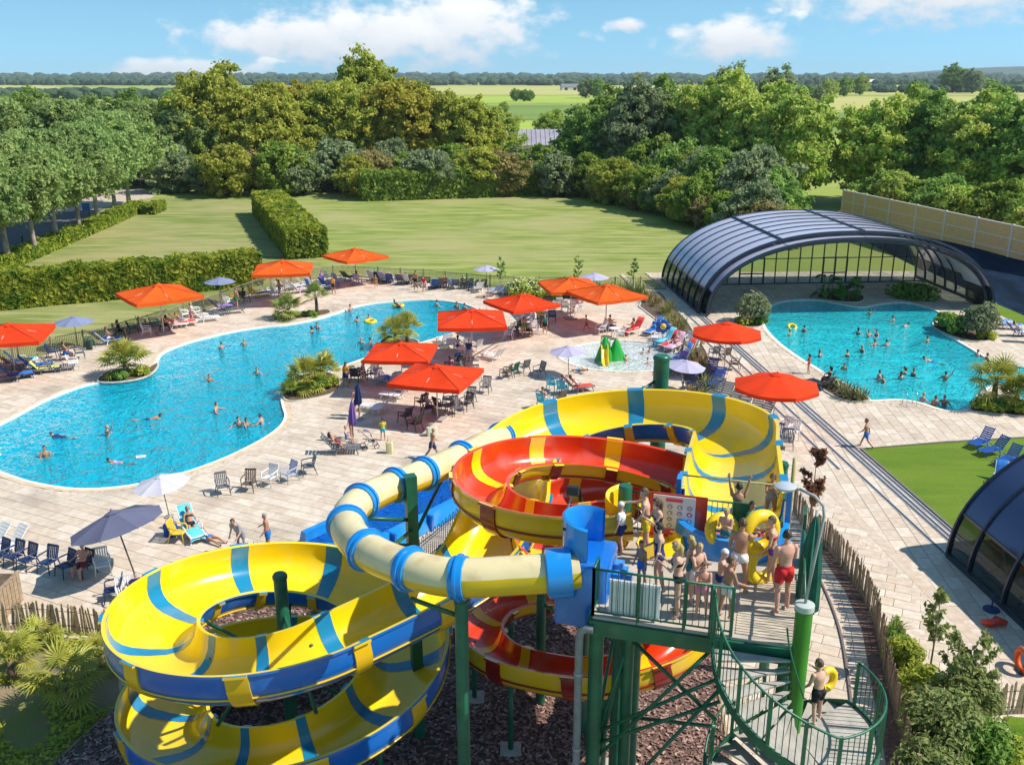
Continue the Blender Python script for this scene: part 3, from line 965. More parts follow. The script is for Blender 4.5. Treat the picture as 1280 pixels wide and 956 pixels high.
for i, p in enumerate(bl):
    MB().bar(p, p + Vector((0, 0, 1.1)), .03, .03).build('bar', M_BLKF, bf, world=True)
    if i % 2 == 0 and i + 1 < len(bl):
        q = bl[i + 1]
        MB().tube([p + Vector((0, 0, 1.1)), (p + q) / 2 + Vector((0, 0, 1.2)), q + Vector((0, 0, 1.1))], .016, 5).build('loop', M_BLKF, bf, world=True)
for z in (.12, .95):
    MB().tube([p + Vector((0, 0, z)) for p in bl], .02, 5).build('rail', M_BLKF, bf, world=True)
# the long fence between deck and lawn
def bar_fence(pts, label, h=1.15):
    pts = along(pts, .13)
    root = thing('garden_fence', label, 'fence', pts[0])
    b = MB()
    for p in pts: b.bar(p, p + Vector((0, 0, h)), .035, .02)
    tag(b.build('fence_bars', M_FENCEG, root, world=True), kind='stuff')
    for z in (.15, h - .06): MB().tube([p + Vector((0, 0, z)) for p in pts[::4] + [pts[-1]]], .028, 5).build('rail', M_FENCEG, root, world=True)
    for p in along(pts, 2.4): MB().bar(p, p + Vector((0, 0, h + .08)), .09, .09).build('post', M_FENCEP, root, world=True)
bar_fence(FENCE[1:9], 'olive barred fence between the clipped hedge lawn and the sun loungers')
bar_fence(FENCE[8:], 'olive barred fence along the wide open lawn behind the pool')

# path edging, drain and stepping strips under the tower
pe = catmull([P(u, v) for u, v in [(1003, 690), (1022, 720), (1040, 760), (1052, 800), (1060, 850), (1066, 900)]], 5)
e_ = MB(); e_.tube([p + Vector((0, 0, .03)) for p in pe], .06, 6)
struct('path_kerb', e_.mesh('path_kerb', mat('path_kerb_stone', (.16, .13, .12), .85)))
mulch = ccw([V2(p) for p in [P(1014, 669), P(1041, 692), P(1071, 731), P(1094, 775), P(1109, 842), P(1130, 926), P(1146, 988), P(1112, 985), P(1103, 930), P(1088, 850), P(1078, 788), P(1056, 738), P(1030, 699)]])
struct('mulch_strip', sheet(mulch, [], .034, mat('red_mulch', (.22, .12, .09), .95, var=.35, scale=6, bump=.8, bscale=20), 'mulch_strip'))
# ================================================================== WATER SLIDES AND TOWER
PZ = 8.3
def gel(name, col, rough=.22, fade=None):
    return mat(name, col, rough, var=.06, scale=.7, spec=.55, coat=.2, bump=.02, bscale=3, wear=(fade or tuple(min(1, c * .8 + .12) for c in col), 1.1, .54, .45))
M_YEL = gel('yellow_gelcoat', (.88, .61, .006))
M_YELO = gel('golden_gelcoat', (.80, .48, .008))
M_BLU = gel('blue_gelcoat', (.006, .135, .50))
M_BLUL = gel('light_blue_gelcoat', (.010, .24, .66))
M_TEAL = gel('teal_gelcoat', (.008, .21, .42))
M_REDG = gel('red_gelcoat', (.66, .045, .006))
M_REDD = gel('dark_red_gelcoat', (.26, .012, .008))
M_CREAM = mat('sun_bleached_cream', (.72, .60, .34), .35, var=.07, scale=1.2, spec=.5, wear=((.50, .34, .16), 1.6, .52, .6), coat=.2)
M_TUBEY = gel('tube_yellow', (.76, .50, .02))
M_GREEN = mat('dark_green_steel', (.012, .115, .062), .4, var=.18, scale=2.5, spec=.5, wear=((.10, .16, .12), 2.2, .60, .5))
M_LGREEN = mat('leaf_green_steel', (.035, .19, .014), .35, var=.15, scale=1.5, spec=.5)
M_SHADYG = mat('grey_steel', (.32, .33, .34), .5, var=.12)
M_FLOOR = mat('platform_floor', (.46, .40, .33), .85, var=.10, scale=1.5, bump=.2, bscale=30)

def channel(root, path, hw, dep, bank, mats, sec=2.8, first=1.4, bandw=.36, ribm=None, ribt=.62, wall=.05):
    """open flume: sections and joint bands, each a part. mats: inside, outside, band inside, band outside"""
    path = resample(path, .22)
    N = len(path)
    K = 13
    pr_in, pr_n = [], []
    for k in range(K):
        t = -math.pi / 2 + math.pi * k / (K - 1)
        s, c = math.sin(t), math.cos(t)
        pr_in.append((hw * math.copysign(abs(s) ** .68, s), dep * (1 - abs(c) ** .72)))
        q = Vector((s * dep, -c * hw)); q.normalize(); pr_n.append((q.x, q.y))
    fr = []
    for i in range(N):
        T = path[min(i + 1, N - 1)] - path[max(i - 1, 0)]
        T.normalize()
        S = T.cross(Vector((0, 0, 1))); S.normalize()
        b = bank(i / (N - 1)) if callable(bank) else bank
        q = Matrix.Rotation(-b, 3, T)
        S = q @ S
        fr.append((path[i], S, S.cross(T)))
    def pt(i, k, off):
        p, S, U = fr[i]
        x, y = pr_in[k]
        return p + S * (x + pr_n[k][0] * off) + U * (y + pr_n[k][1] * off)
    def strip(i0, i1, o_in, o_out, lip, nm, mi, mo, par):
        b = MB()
        V, F, Mt = [], [], []
        idx = list(range(i0, i1 + 1))
        for i in idx:
            p, S, U = fr[i]
            inn = [pt(i, k, o_in) for k in range(K)]
            ot = [pt(i, k, o_out) for k in range(K)]
            l0 = inn[0] + U * .035; l1 = ot[0] - S * lip + U * .035; l2 = ot[0] - S * lip - U * .03
            r0 = inn[-1] + U * .035; r1 = ot[-1] + S * lip + U * .035; r2 = ot[-1] + S * lip - U * .03
            V += [l2, l1, l0] + inn + [r0, r1, r2] + ot[::-1]
        n = len(V) // len(idx)
        for a in range(len(idx) - 1):
            for k in range(n):
                k2 = (k + 1) % n
                F.append((a * n + k, a * n + k2, a * n + n + k2, a * n + n + k))
                Mt.append(0 if 0 < k < K + 4 else 1)
        F.append(tuple(range(n))[::-1]); Mt.append(1)
        F.append(tuple((len(idx) - 1) * n + k for k in range(n))); Mt.append(1)
        b.v = [tuple(v) for v in V]; b.f = F; b.m = Mt
        return b.build(nm, [mi, mo], par, 50, world=True)
    per = max(3, int(round(sec / .22)))
    bw = max(1, int(round(bandw / .22 / 2)))
    cuts = list(range(int(first / .22), N - 4, per))
    ends = [0] + cuts + [N - 1]
    for a, c in zip(ends, ends[1:]):
        s = strip(a, c, 0, wall, .05, 'slide_section', mats[0], mats[1], root)
        if ribm:
            for k in (2, K - 3):
                MB().tube([pt(i, k, wall + .018) for i in range(a, c + 1)], .03, 5).build('seam_rib', ribm, s, True, world=True)
    for c in cuts:
        strip(c - bw, c + bw, -.012, wall + .05, .09, 'joint_band', mats[2], mats[3], root)
    return fr

# ---- platform frame
PA = Vector((1.62, 17.55, 0)); E1 = Vector((.9613, -.2756, 0)); E2 = Vector((.2756, .9613, 0))
def Q(a, b, z=0.0): return PA + E1 * a + E2 * b + Vector((0, 0, z))

# ---- raft slide: yellow inside, blue outside
raft = thing('raft_slide', 'wide yellow raft slide with blue outer walls spiralling down from the tower', 'water slide', (-6.3, 24.0, 0))
S0 = Vector((5.35, 21.3, 8.36)); S1 = Vector((6.75, 26.4, 8.1))
C1 = S1 + Vector((-.9613, .2756, 0)) * 3.5
pth = [S0.lerp(S1, i / 12) for i in range(12)]
for i in range(41):
    f = R(-16) + (R(182) - R(-16)) * i / 40
    pth.append(Vector((C1.x + 3.5 * math.cos(f), C1.y + 3.5 * math.sin(f), 8.1 - 1.5 * i / 40)))
e = pth[-1]
C2 = Vector((-6.5, 23.95, 0)); RC2 = 3.65
sp = []
T0, TURN = R(-38), R(360 + 238)
for i in range(141):
    f = T0 - TURN * i / 140
    z = 4.85 - 2.75 * (T0 - f) / (2 * math.pi)
    sp.append(Vector((C2.x + RC2 * math.cos(f), C2.y + RC2 * math.sin(f), max(.28, z))))
mid = catmull([pth[-6], pth[-1], Vector((-.25, 25.9, 5.85)), Vector((-1.15, 23.7, 5.2)), sp[3], sp[10]], 10)[10:41]
path_r = pth + mid[1:-1] + sp[3:]
nr = len(path_r)
def bank_r(t):
    # left-hand arc first (raise the right side), right-hand spiral later
    return R(11) * (1 if t < .26 else max(-1, 1 - (t - .26) / .06 * 2) if t < .32 else -1) * (1 if t > .06 else t / .06)
fr_r = channel(raft, path_r, 1.16, .96, bank_r, [M_YEL, M_BLU, M_TEAL, M_YELO], sec=2.35, first=1.5, bandw=.44, ribm=M_YELO)
# start basin of the raft slide
tb = MB()
c0 = S0 + Vector((-.2756, -.9613, 0)) * .1
V, F = [], []
nn = 22
for i in range(nn + 1):
    f = R(180 - 16) + R(180) * i / nn
    dirv = Vector((math.cos(f), math.sin(f) * 1.0, 0))
    for (r_, z) in ((1.12, PZ + .03), (1.16, PZ + .48), (1.22, PZ + .55), (1.36, PZ + .52), (1.44, PZ - .05)):
        V.append(Vector((c0.x, c0.y, 0)) + dirv * r_ + Vector((0, 0, z)))
for i in range(nn):
    for k in range(4): F.append((i * 5 + k, i * 5 + 5 + k, i * 5 + 6 + k, i * 5 + 1 + k))
tb.add(V, F)
tb.add([Vector((c0.x, c0.y, PZ + .035))] + [V[i * 5] for i in range(nn + 1)], [(0, i + 1, i + 2) for i in range(nn)])
tb.build('start_basin', M_BLUL, raft, 45, world=True)
for s in (-1, 1):
    q = MB()
    a_ = c0 + E1 * (1.30 * s); a_.z = 0
    pts = [(0, 0), (0, 1.35), (.35, 1.35), (.8, .85), (1.7, .62), (1.7, 0)]
    q.add([a_ + E2 * x + E1 * dx + Vector((0, 0, PZ + z)) for dx in (-.06, .06) for (x, z) in pts],
          [(0, 1, 2, 3, 4, 5), (11, 10, 9, 8, 7, 6)] + [(i, 6 + i, 6 + (i + 1) % 6, (i + 1) % 6) for i in range(6)])
    q.build('entry_wall', M_BLUL, raft, 30, world=True)
# posts holding the raft slide
def post(root, x, y, z1, r=.16, arms=(), m=None, z0=0.0, name='support_post', sq=False):
    m = m or M_GREEN
    if sq:
        o = MB().box((x, y, (z0 + z1) / 2), (2 * r, 2 * r, z1 - z0), R(20)).build(name, m, root, world=True)
    else:
        o = MB().lathe([(r, z0), (r, z1 - .03), (r * .9, z1)], 14, (x, y, 0)).build(name, m, root, 40, world=True)
        MB().lathe([(r * 1.12, z1 - .14), (r * 1.12, z1 - .06)], 14, (x, y, 0)).build('collar', m, o, 40, world=True)
    for (tx, ty, tz, sz) in arms:
        MB().tube([(x, y, sz), (tx, ty, tz)], .055, 8).build('brace', m, root, True, world=True)
    return o
cx_, cy_ = C2.x, C2.y
arm = []
for k, f in enumerate((20, 100, 165, 235, 300)):
    ii = min(range(len(sp)), key=lambda i: abs((sp[i] - Vector((cx_, cy_, 0))).to_2d().angle_signed(Vector((math.cos(R(f)), math.sin(R(f)))), 0)) + (0 if i < 70 else 9))
    zt = sp[ii].z
    arm.append((cx_ + 2.55 * math.cos(R(f)), cy_ + 2.55 * math.sin(R(f)), zt + .18, max(1.2, zt - .8)))
    arm.append((cx_ + 2.55 * math.cos(R(f)), cy_ + 2.55 * math.sin(R(f)), max(.6, zt - 1.9), zt - .1))
post(raft, cx_, cy_, 5.75, .19, arm)
post(raft, 5.3, 32.6, 9.6, .28, [(2.6, 31.6, 7.2, 8.8), (7.0, 30.4, 7.3, 8.4)])
post(raft, 8.4, 27.6, 7.6, .17, [(6.9, 27.4, 7.9, 7.2)])
post(raft, .2, 31.3, 6.4, .17, [(.6, 29.9, 6.9, 6.0)])
post(raft, .9, 26.0, 5.4, .15, [(-.1, 25.8, 5.7, 5.1)])
for f in (60, 150, 215, 275, 325):
    ii = min(range(20, len(sp)), key=lambda i: ((sp[i] - Vector((cx_ + RC2 * math.cos(R(f)), cy_ + RC2 * math.sin(R(f)), sp[i].z))).length + (0 if i > 75 else 5)))
    p = sp[ii]
    if p.z > .6: MB().tube([(p.x, p.y, 0), (p.x, p.y, p.z - .03)], .07, 8).build('support_post', M_GREEN, raft, True, world=True)

# ---- body slide: red inside, golden outside
body = thing('body_slide', 'narrow red spiral body slide with golden outer walls under the platform', 'water slide', (2.6, 24.6, 0))
A_, B_, C_ = Vector((2.22, 24.3)), Vector((3.85, 25.5)), Vector((2.05, 26.2))
pb = []
for i in range(181):
    f = -78 - (985 - 78) * i / 180
    if f > -270: c = A_
    elif f > -450: c = A_.lerp(B_, (-270 - f) / 180)
    elif f > -630: c = B_
    elif f > -810: c = B_.lerp(C_, (-630 - f) / 180)
    else: c = C_
    rr = 3.25
    ry_ = 3.25 + 1.3 * max(0, 1 - abs(f + 590) / 230) ** .5 if -820 < f < -360 else 3.25 + .2 * (f > -360)
    s_ = -78 - f
    z_ = 8.42 - 3.42 * s_ / 552 if s_ < 552 else 5.0 - 2.3 * (s_ - 552) / 180 if s_ < 732 else 2.7 - 2.4 * (s_ - 732) / 360
    pb.append(Vector((c.x + rr * math.cos(R(f)), c.y + ry_ * math.sin(R(f)), z_)))
channel(body, resample(catmull(pb[::6] + [pb[-1]], 8), .2), .70, .74, R(-13), [M_REDG, M_YELO, M_YEL, M_REDD], sec=2.1, first=1.2, bandw=.34, ribm=M_REDD)
for f, z in ((-850, 2.2), (-900, 1.8), (-950, 1.4), (-800, 2.6)):
    x, y = C_.x + 3.25 * math.cos(R(f)), C_.y + 3.25 * math.sin(R(f))
    zt = 2.7 - 2.4 * (-78 - f - 732) / 360
    MB().tube([(x, y, 0), (x, y, zt)], .08, 8).build('support_post', M_GREEN, body, True, world=True)
    MB().box((x, y, .06), (.62, .62, .1)).build('footing', mat('footing_concrete', (.42, .40, .37), .9, var=.1), body, world=True)
post(body, 2.1, 24.6, 7.4, .16, [(2.1, 21.6, 7.9, 6.6), (-.9, 24.5, 7.4, 6.2), (2.1, 27.5, 6.7, 5.6), (4.9, 24.5, 6.1, 5.0), (.9, 24.4, 4.5, 3.6), (2.0, 23.2, 2.3, 1.4)])
# start basin of the body slide (yellow)
yb_ = MB()
s0 = pb[0] + Vector((.3, -.1, 0))
V, F = [], []
for i in range(19):
    f = R(-100) + R(190) * i / 18
    for (r_, z) in ((.55, PZ + .02), (.60, PZ + .26), (.70, PZ + .30), (.80, PZ - .02)):
        V.append(Vector((s0.x + r_ * 1.3 * math.cos(f), s0.y + r_ * math.sin(f), z)))
for i in range(18):
    for k in range(3): F.append((i * 4 + k, i * 4 + 4 + k, i * 4 + 5 + k, i * 4 + 1 + k))
yb_.add(V, F)
yb_.add([Vector((s0.x - .2, s0.y, PZ + .03))] + [V[i * 4] for i in range(19)], [(0, i + 1, i + 2) for i in range(18)])
yb_.build('start_basin', M_YEL, body, 45, world=True)
hood = MB()
V, F = [], []
for i in range(15):
    f = R(95) + R(150) * i / 14
    for (r_, z) in ((.62, PZ + .1), (.66, PZ + 1.0), (.74, PZ + 1.07), (.76, PZ + .95), (.70, PZ + .1)):
        V.append(Vector((pb[0].x + .1 + r_ * math.cos(f), pb[0].y + .25 + r_ * 1.1 * math.sin(f), z)))
for i in range(14):
    for k in range(4): F.append((i * 5 + k, i * 5 + 5 + k, i * 5 + 6 + k, i * 5 + 1 + k))
hood.add(V, F)
hood.build('hood', M_YEL, body, 45, world=True)

# ---- tube slide
tubes = thing('tube_slide', 'cream closed tube slide with blue joint rings leaving the blue start box', 'water slide', (-1.2, 18.6, 0))
tp = [P(722, 712, 8.86), P(690, 716, 8.82), P(640, 719, 8.75), P(575, 722, 8.66), P(520, 713, 8.58), P(470, 694, 8.48), P(441, 672, 8.40), P(434, 650, 8.32), P(447, 630, 8.24), P(480, 612, 8.12), P(525, 594, 8.0), P(575, 572, 7.85),
      P(612, 553, 7.65), Vector((.3, 31.6, 7.0)), Vector((2.6, 32.9, 6.1)), Vector((5.2, 32.3, 5.0)), Vector((6.6, 30.0, 3.9)), Vector((5.6, 27.5, 2.9)), Vector((3.0, 30.0, 1.9)), Vector((0.2, 35.0, .9))]
tp = resample(catmull(tp, 12), .16)
TR = .43
def tube_frames(pts):
    o = []
    for i, p in enumerate(pts):
        T = pts[min(i + 1, len(pts) - 1)] - pts[max(0, i - 1)]; T.normalize()
        S = T.cross(Vector((0, 0, 1))); S.normalize()
        o.append((p, S, S.cross(T)))
    return o
tf = tube_frames(tp)
def half(i0, i1, a0, a1, r0, r1, nm, m, par):
    b = MB(); n = 11; V = []; F = []
    for i in range(i0, i1 + 1):
        p, S, U = tf[i]
        for r_ in (r1, r0):
            for k in range(n):
                t = a0 + (a1 - a0) * k / (n - 1)
                V.append(p + S * (r_ * math.cos(t)) + U * (r_ * math.sin(t)))
    c = 2 * n
    for a in range(i1 - i0):
        for k in range(n - 1):
            F.append((a * c + k, a * c + k + 1, a * c + c + k + 1, a * c + c + k))
            F.append((a * c + n + k + 1, a * c + n + k, a * c + c + n + k, a * c + c + n + k + 1))
        F.append((a * c + n, a * c, a * c + c, a * c + c + n)); F.append((a * c + n - 1, a * c + 2 * n - 1, a * c + c + 2 * n - 1, a * c + c + n - 1))
    for a in (0, i1 - i0):
        for k in range(n - 1): F.append((a * c + k, a * c + k + 1, a * c + n + k + 1, a * c + n + k) if a else (a * c + k + 1, a * c + k, a * c + n + k, a * c + n + k + 1))
    b.add(V, F)
    return b.build(nm, m, par, 50, world=True)
ring_px = [(577, 722), (511, 710), (462, 686), (438, 655), (452, 626), (492, 606), (529, 592), (577, 571), (626, 546)]
cuts = [0]
for (u, v) in ring_px:
    cuts.append(min(range(len(tp)), key=lambda i: (J(*tp[i])[0] - u) ** 2 + (J(*tp[i])[1] - v) ** 2))
cuts = sorted(set(cuts))
last = cuts[-1]
while last + 20 < len(tp):
    last += 20; cuts.append(last)
cuts.append(len(tp) - 1)
for a, c in zip(cuts, cuts[1:]):
    if c - a < 2: continue
    first = a == 0
    half(a, c, R(-4) if not first else R(20), R(180 + 4) if not first else R(160), TR - .02, TR, 'upper_shell', M_CREAM, tubes)
    half(a, c, R(184) if not first else R(160), R(356) if not first else R(380), TR - .02, TR, 'lower_shell', M_TUBEY, tubes)
    for s in (-1, 1):
        pass
for c in cuts[1:-1]:
    b = MB()
    V, F = [], []
    n = 24
    for (di, r_) in ((-.16, TR + .003), (-.15, TR + .05), (-.03, TR + .06), (-.03, TR + .10), (.03, TR + .10), (.03, TR + .06), (.15, TR + .05), (.16, TR + .003)):
        p, S, U = tf[c]
        T = U.cross(S)
        for k in range(n):
            t = 2 * math.pi * k / n
            V.append(p + T * di + S * (r_ * math.cos(t)) + U * (r_ * math.sin(t)))
    for a in range(7):
        for k in range(n): F.append((a * n + k, a * n + (k + 1) % n, a * n + n + (k + 1) % n, a * n + n + k))
    b.add(V, F)
    b.build('joint_ring', M_BLUL, tubes, 40, world=True)
# start box
bx = MB()
o_ = Q(-.33, 1.2)
V, F = [], []
outl = [(-.55, -.62), (.55, -.62), (.55, .62), (-.55, .62)]
def rbox(b, c, sx, sy, z0, z1, rz, bev=.10):
    pts = []
    for (ix, iy) in ((-1, -1), (1, -1), (1, 1), (-1, 1)):
        for k in range(4):
            a = math.atan2(iy, ix) - R(45) + R(30) * k
            pts.append((ix * (sx / 2 - bev) + bev * math.cos(a), iy * (sy / 2 - bev) + bev * math.sin(a)))
    n = len(pts)
    ca, sa = math.cos(rz), math.sin(rz)
    V = []
    for (sc, z) in ((1, z0), (1, z1 - bev * .7), (1 - bev * .5 / sx, z1 - bev * .2), (1 - bev * 1.8 / sx, z1)):
        for (x, y) in pts: V.append((c[0] + (x * ca - y * sa) * sc, c[1] + (x * sa + y * ca) * sc, z))
    F = [(k * n + i, k * n + (i + 1) % n, (k + 1) * n + (i + 1) % n, (k + 1) * n + i) for k in range(3) for i in range(n)]
    F += [tuple(range(n))[::-1], tuple(3 * n + i for i in range(n))]
    b.add(V, F)
rbox(bx, o_, 1.15, 1.35, PZ - .62, 9.16, R(-16))
bx.build('start_box', M_BLU, tubes, 40, world=True)
ft = MB(); fp, S, U = tf[4]; T = U.cross(S)
V, F = [], []
n = 20
for (di, r_) in ((-.5, TR + .12), (.02, TR + .12), (.06, TR + .02)):
    for k in range(n):
        t = 2 * math.pi * k / n
        V.append(fp + T * di + S * (r_ * math.cos(t)) + U * (r_ * math.sin(t)))
for a in range(2):
    for k in range(n): F.append((a * n + k, a * n + (k + 1) % n, a * n + n + (k + 1) % n, a * n + n + k))
ft.add(V, F); ft.build('start_collar', M_BLUL, tubes, 40, world=True)
hd = MB()
hc = Q(-.27, 1.25)
V, F = [], []
for i in range(17):
    f = R(70) + R(205) * i / 16 + R(-16)
    tl = 1 - .0 * i
    zt = 9.92 + .10 * math.sin(R(180) * i / 16)
    for (r_, z) in ((.50, 9.0), (.52, zt - .1), (.56, zt), (.62, zt - .03), (.60, 9.0)):
        V.append(hc + Vector((r_ * math.cos(f), r_ * math.sin(f), z)))
for i in range(16):
    for k in range(4): F.append((i * 5 + k, i * 5 + 5 + k, i * 5 + 6 + k, i * 5 + 1 + k))
hd.add(V, F)
hd.build('hood', M_BLUL, tubes, 45, world=True)
gp = MB(); gp.lathe([(.07, 0), (.07, .03), (.03, .05)], 12, hc + Vector((-.55, -.2, 9.75)))
gp.build('lamp', M_BLACKM, tubes, 40, world=True)
st = MB()
for k in range(3): st.box(Q(.3 + .1 * k, 1.35, PZ + .42 - .14 * k), (.26, .7, .14), R(-16))
st.build('step', M_BLUL, tubes, world=True)
mir = MB(); mir.tube([Q(-.8, 1.7, 9.1), Q(-.92, 1.8, 9.8), Q(-.8, 1.8, 10.2)], .02, 6); mir.build('mirror_arm', M_SHADYG, tubes, True, world=True)
MB().box(Q(-.8, 1.8, 10.27), (.26, .12, .2), R(-16)).build('mirror', M_BLACKM, tubes, world=True)
# posts of the tube slide
p5 = P(513, 596, 8.5)
post(tubes, p5.x, p5.y, 8.55, .15, [(tp[cuts[3]].x, tp[cuts[3]].y, 8.0, 6.9), (tp[cuts[5]].x, tp[cuts[5]].y, 7.75, 7.2), (P(560, 584, 7.4).x, P(560, 584, 7.4).y, 7.4, 6.6), (P(452, 678, 7.9).x, P(452, 678, 7.9).y, 7.9, 6.4)], sq=True)
p6 = tp[cuts[1]]
post(tubes, p6.x + .02, p6.y, p6.z - TR - .05, .15, [(p6.x - 1.1, p6.y + .1, 8.1, 7.7)])

# ---- blue landing trough at ground level
tr_ = thing('landing_trough', 'blue landing trough on the ground where the slides run out', 'trough', P(500, 662))
t0, t1 = P(408, 697), P(622, 592)
dt = (t1 - t0).normalized(); sd = Vector((dt.y, -dt.x, 0))
L_ = (t1 - t0).length
for s in (-1, 1):
    b = MB(); q0 = t0 + sd * (1.25 * s)
    b.add([q0 + dt * x + sd * (o * s) + Vector((0, 0, z)) for x in (0, L_) for (o, z) in ((0, .05), (.0, .75), (.28, .75), (.5, .05))], [(0, 1, 5, 4), (1, 2, 6, 5), (2, 3, 7, 6), (0, 3, 2, 1), (4, 5, 6, 7)])
    b.build('side_wall', M_BLUL, tr_, world=True)
b = MB(); b.add([t0 - sd * 1.25 + Vector((0, 0, .1)), t0 + sd * 1.25 + Vector((0, 0, .1)), t1 + sd * 1.25 + Vector((0, 0, .1)), t1 - sd * 1.25 + Vector((0, 0, .1))], [(0, 1, 2, 3)])
b.build('trough_floor', M_BLUL, tr_, world=True)
b = MB(); b.add([t0 - sd * 1.24 + Vector((0, 0, .34)), t0 + sd * 1.24 + Vector((0, 0, .34)), t1 + sd * 1.24 + Vector((0, 0, .34)), t1 - sd * 1.24 + Vector((0, 0, .34))], [(0, 1, 2, 3)])
b.build('trough_water', water_mat('trough_blue_water', (.25, .6, .95), (.006, .13, .55), 3.0), tr_, world=True)
for k in range(1, 5):
    p = t0.lerp(t1, k / 5)
    MB().box(p + sd * 1.53 + Vector((0, 0, .39)), (.12, .62, .74), math.atan2(dt.y, dt.x)).build('joint_band', M_BLU, tr_, world=True)

# ---- tower platform
tower = thing('slide_tower', 'green steel slide tower platform with railings and a notice board', 'tower', Q(2, 2, 0))
PL = [(0, 0), (4.25, 0), (4.25, 4.15), (2.9, 4.15), (0, 4.15)]
fl = MB(); fl.prism([Q(a, b) for a, b in [(0.02, 0.02), (4.23, .02), (4.23, 4.13), (.02, 4.13)]], PZ - .06, PZ)
fl.build('deck_plate', M_FLOOR, tower, world=True)
wtree = mat('slat_boards', (.50, .43, .34), .85, var=.15, scale=3)
for (a0, a1, b0, b1) in ((2.95, 4.15, .15, 1.35), (2.95, 4.15, 1.5, 2.7)):
    n = 12
    for k in range(n):
        bb = b0 + (b1 - b0) * (k + .5) / n
        MB().bar(Q(a0, bb, PZ + .012), Q(a1, bb, PZ + .012), .075, .02).build('floor_slat', wtree, tower, world=True)
def beam(a, b, h=.34):
    MB().bar(a, b, .10, h).build('edge_beam', M_GREEN, tower, world=True)
zc = PZ - .24
beam(Q(0, 0, zc), Q(4.25, 0, zc)); beam(Q(0, .06, zc), Q(0, 4.1, zc)); beam(Q(4.25, .06, zc), Q(4.25, 4.1, zc)); beam(Q(0, 4.15, zc), Q(4.25, 4.15, zc)); beam(Q(0, 2.1, zc), Q(4.2, 2.1, zc), .25)
bal_mesh = {}
def railing(root, pts, h=1.08, step=.125, posts=1.05, z0=.10, close=True):
    """pts: polyline at floor level"""
    pts = [Vector(p) for p in pts]
    MB().tube([p + Vector((0, 0, h)) for p in pts], .026, 7).build('top_rail', M_GREEN, root, True, world=True)
    MB().tube([p + Vector((0, 0, z0)) for p in pts], .02, 6).build('bottom_rail', M_GREEN, root, True, world=True)
    for p in along(pts, posts):
        MB().bar(p + Vector((0, 0, -.1)), p + Vector((0, 0, h + .02)), .06, .06).build('post', M_GREEN, root, world=True)
    key = round(h - z0, 3)
    if key not in bal_mesh:
        bal_mesh[key] = MB().tube([(0, 0, 0), (0, 0, h - z0)], .0095, 5).mesh('baluster', M_GREEN)
    for p in along(pts, step)[1:-1]:
        o = obj_new('baluster', bal_mesh[key], root)
        o.location = p + Vector((0, 0, z0)) - ORG[root.name]
railing(tower, [Q(.05, .05, PZ), Q(2.86, .05, PZ)])
railing(tower, [Q(.1, 4.1, PZ), Q(2.6, 4.1, PZ)])
railing(tower, [Q(4.2, .1, PZ), Q(4.2, 3.0, PZ)])
railing(tower, [Q(.05, .05, PZ), Q(.05, .55, PZ)], posts=.5)
pw = MB()
for k in range(14): pw.bar(Q(.40 + k * .075, .12, PZ + .08), Q(.40 + k * .075, .12, PZ + .86), .055, .03)
pw.box(Q(.89, .145, PZ + .47), (1.05, .012, .78), R(-16))
pw.build('white_corrugated_panel', mat('white_sheet', (.74, .74, .76), .5, var=.05), tower, world=True)
# columns and braces
for (a, b, r_) in ((.12, .18, .16), (.75, .55, .13), (.5, 3.7, .13), (4.1, 4.0, .16)):
    p = Q(a, b)
    o = MB().lathe([(r_, 0), (r_, PZ - .08)], 14, (p.x, p.y, 0)).build('column', M_GREEN, tower, 40, world=True)
pc = Q(.02, 4.05)
o = MB().lathe([(.17, 0), (.17, PZ + 1.2), (.15, PZ + 1.25)], 16, (pc.x, pc.y, 0)).build('column', M_GREEN, tower, 40, world=True)
for (a, b) in [((.15, .2, 4.6), (2.6, .12, 8.0)), ((.15, .2, 5.3), (2.9, .1, 7.4)), ((.15, .2, 5.0), (2.75, .1, 6.7)), ((.75, .55, 7.6), (2.7, .15, 6.2)), ((.15, .2, 2.9), (2.8, .1, 7.1)), ((.15, .2, 1.6), (2.7, .1, 4.9)), ((.15, .2, 4.2), (.75, .6, 7.9)), ((.15, .2, 5.1), (.9, .6, 8.0)), ((.15, .2, 5.2), (.2, 3.9, 7.9)), ((.75, .55, 5.6), (2.7, .2, 6.0))]:
    MB().tube([Q(*a), Q(*b)], .042, 8).build('brace', M_GREEN, tower, True, world=True)
dp = MB(); q0 = Q(-.12, -.08)
dp.tube([Q(.1, -.1, 8.05), Q(-.05, -.1, 8.06), Q(-.17, -.08, 7.95), Q(-.2, -.06, 7.75), Q(-.2, -.06, 0.0)], .085, 10)
o = dp.build('downpipe', mat('grey_pipe', (.22, .23, .24), .5, var=.15), tower, 40, world=True)
for z in (6.9, 5.0, 3.0): MB().lathe([(.10, z), (.10, z + .06)], 12, Q(-.2, -.06)).build('pipe_clip', M_SHADYG, o, 40, world=True)
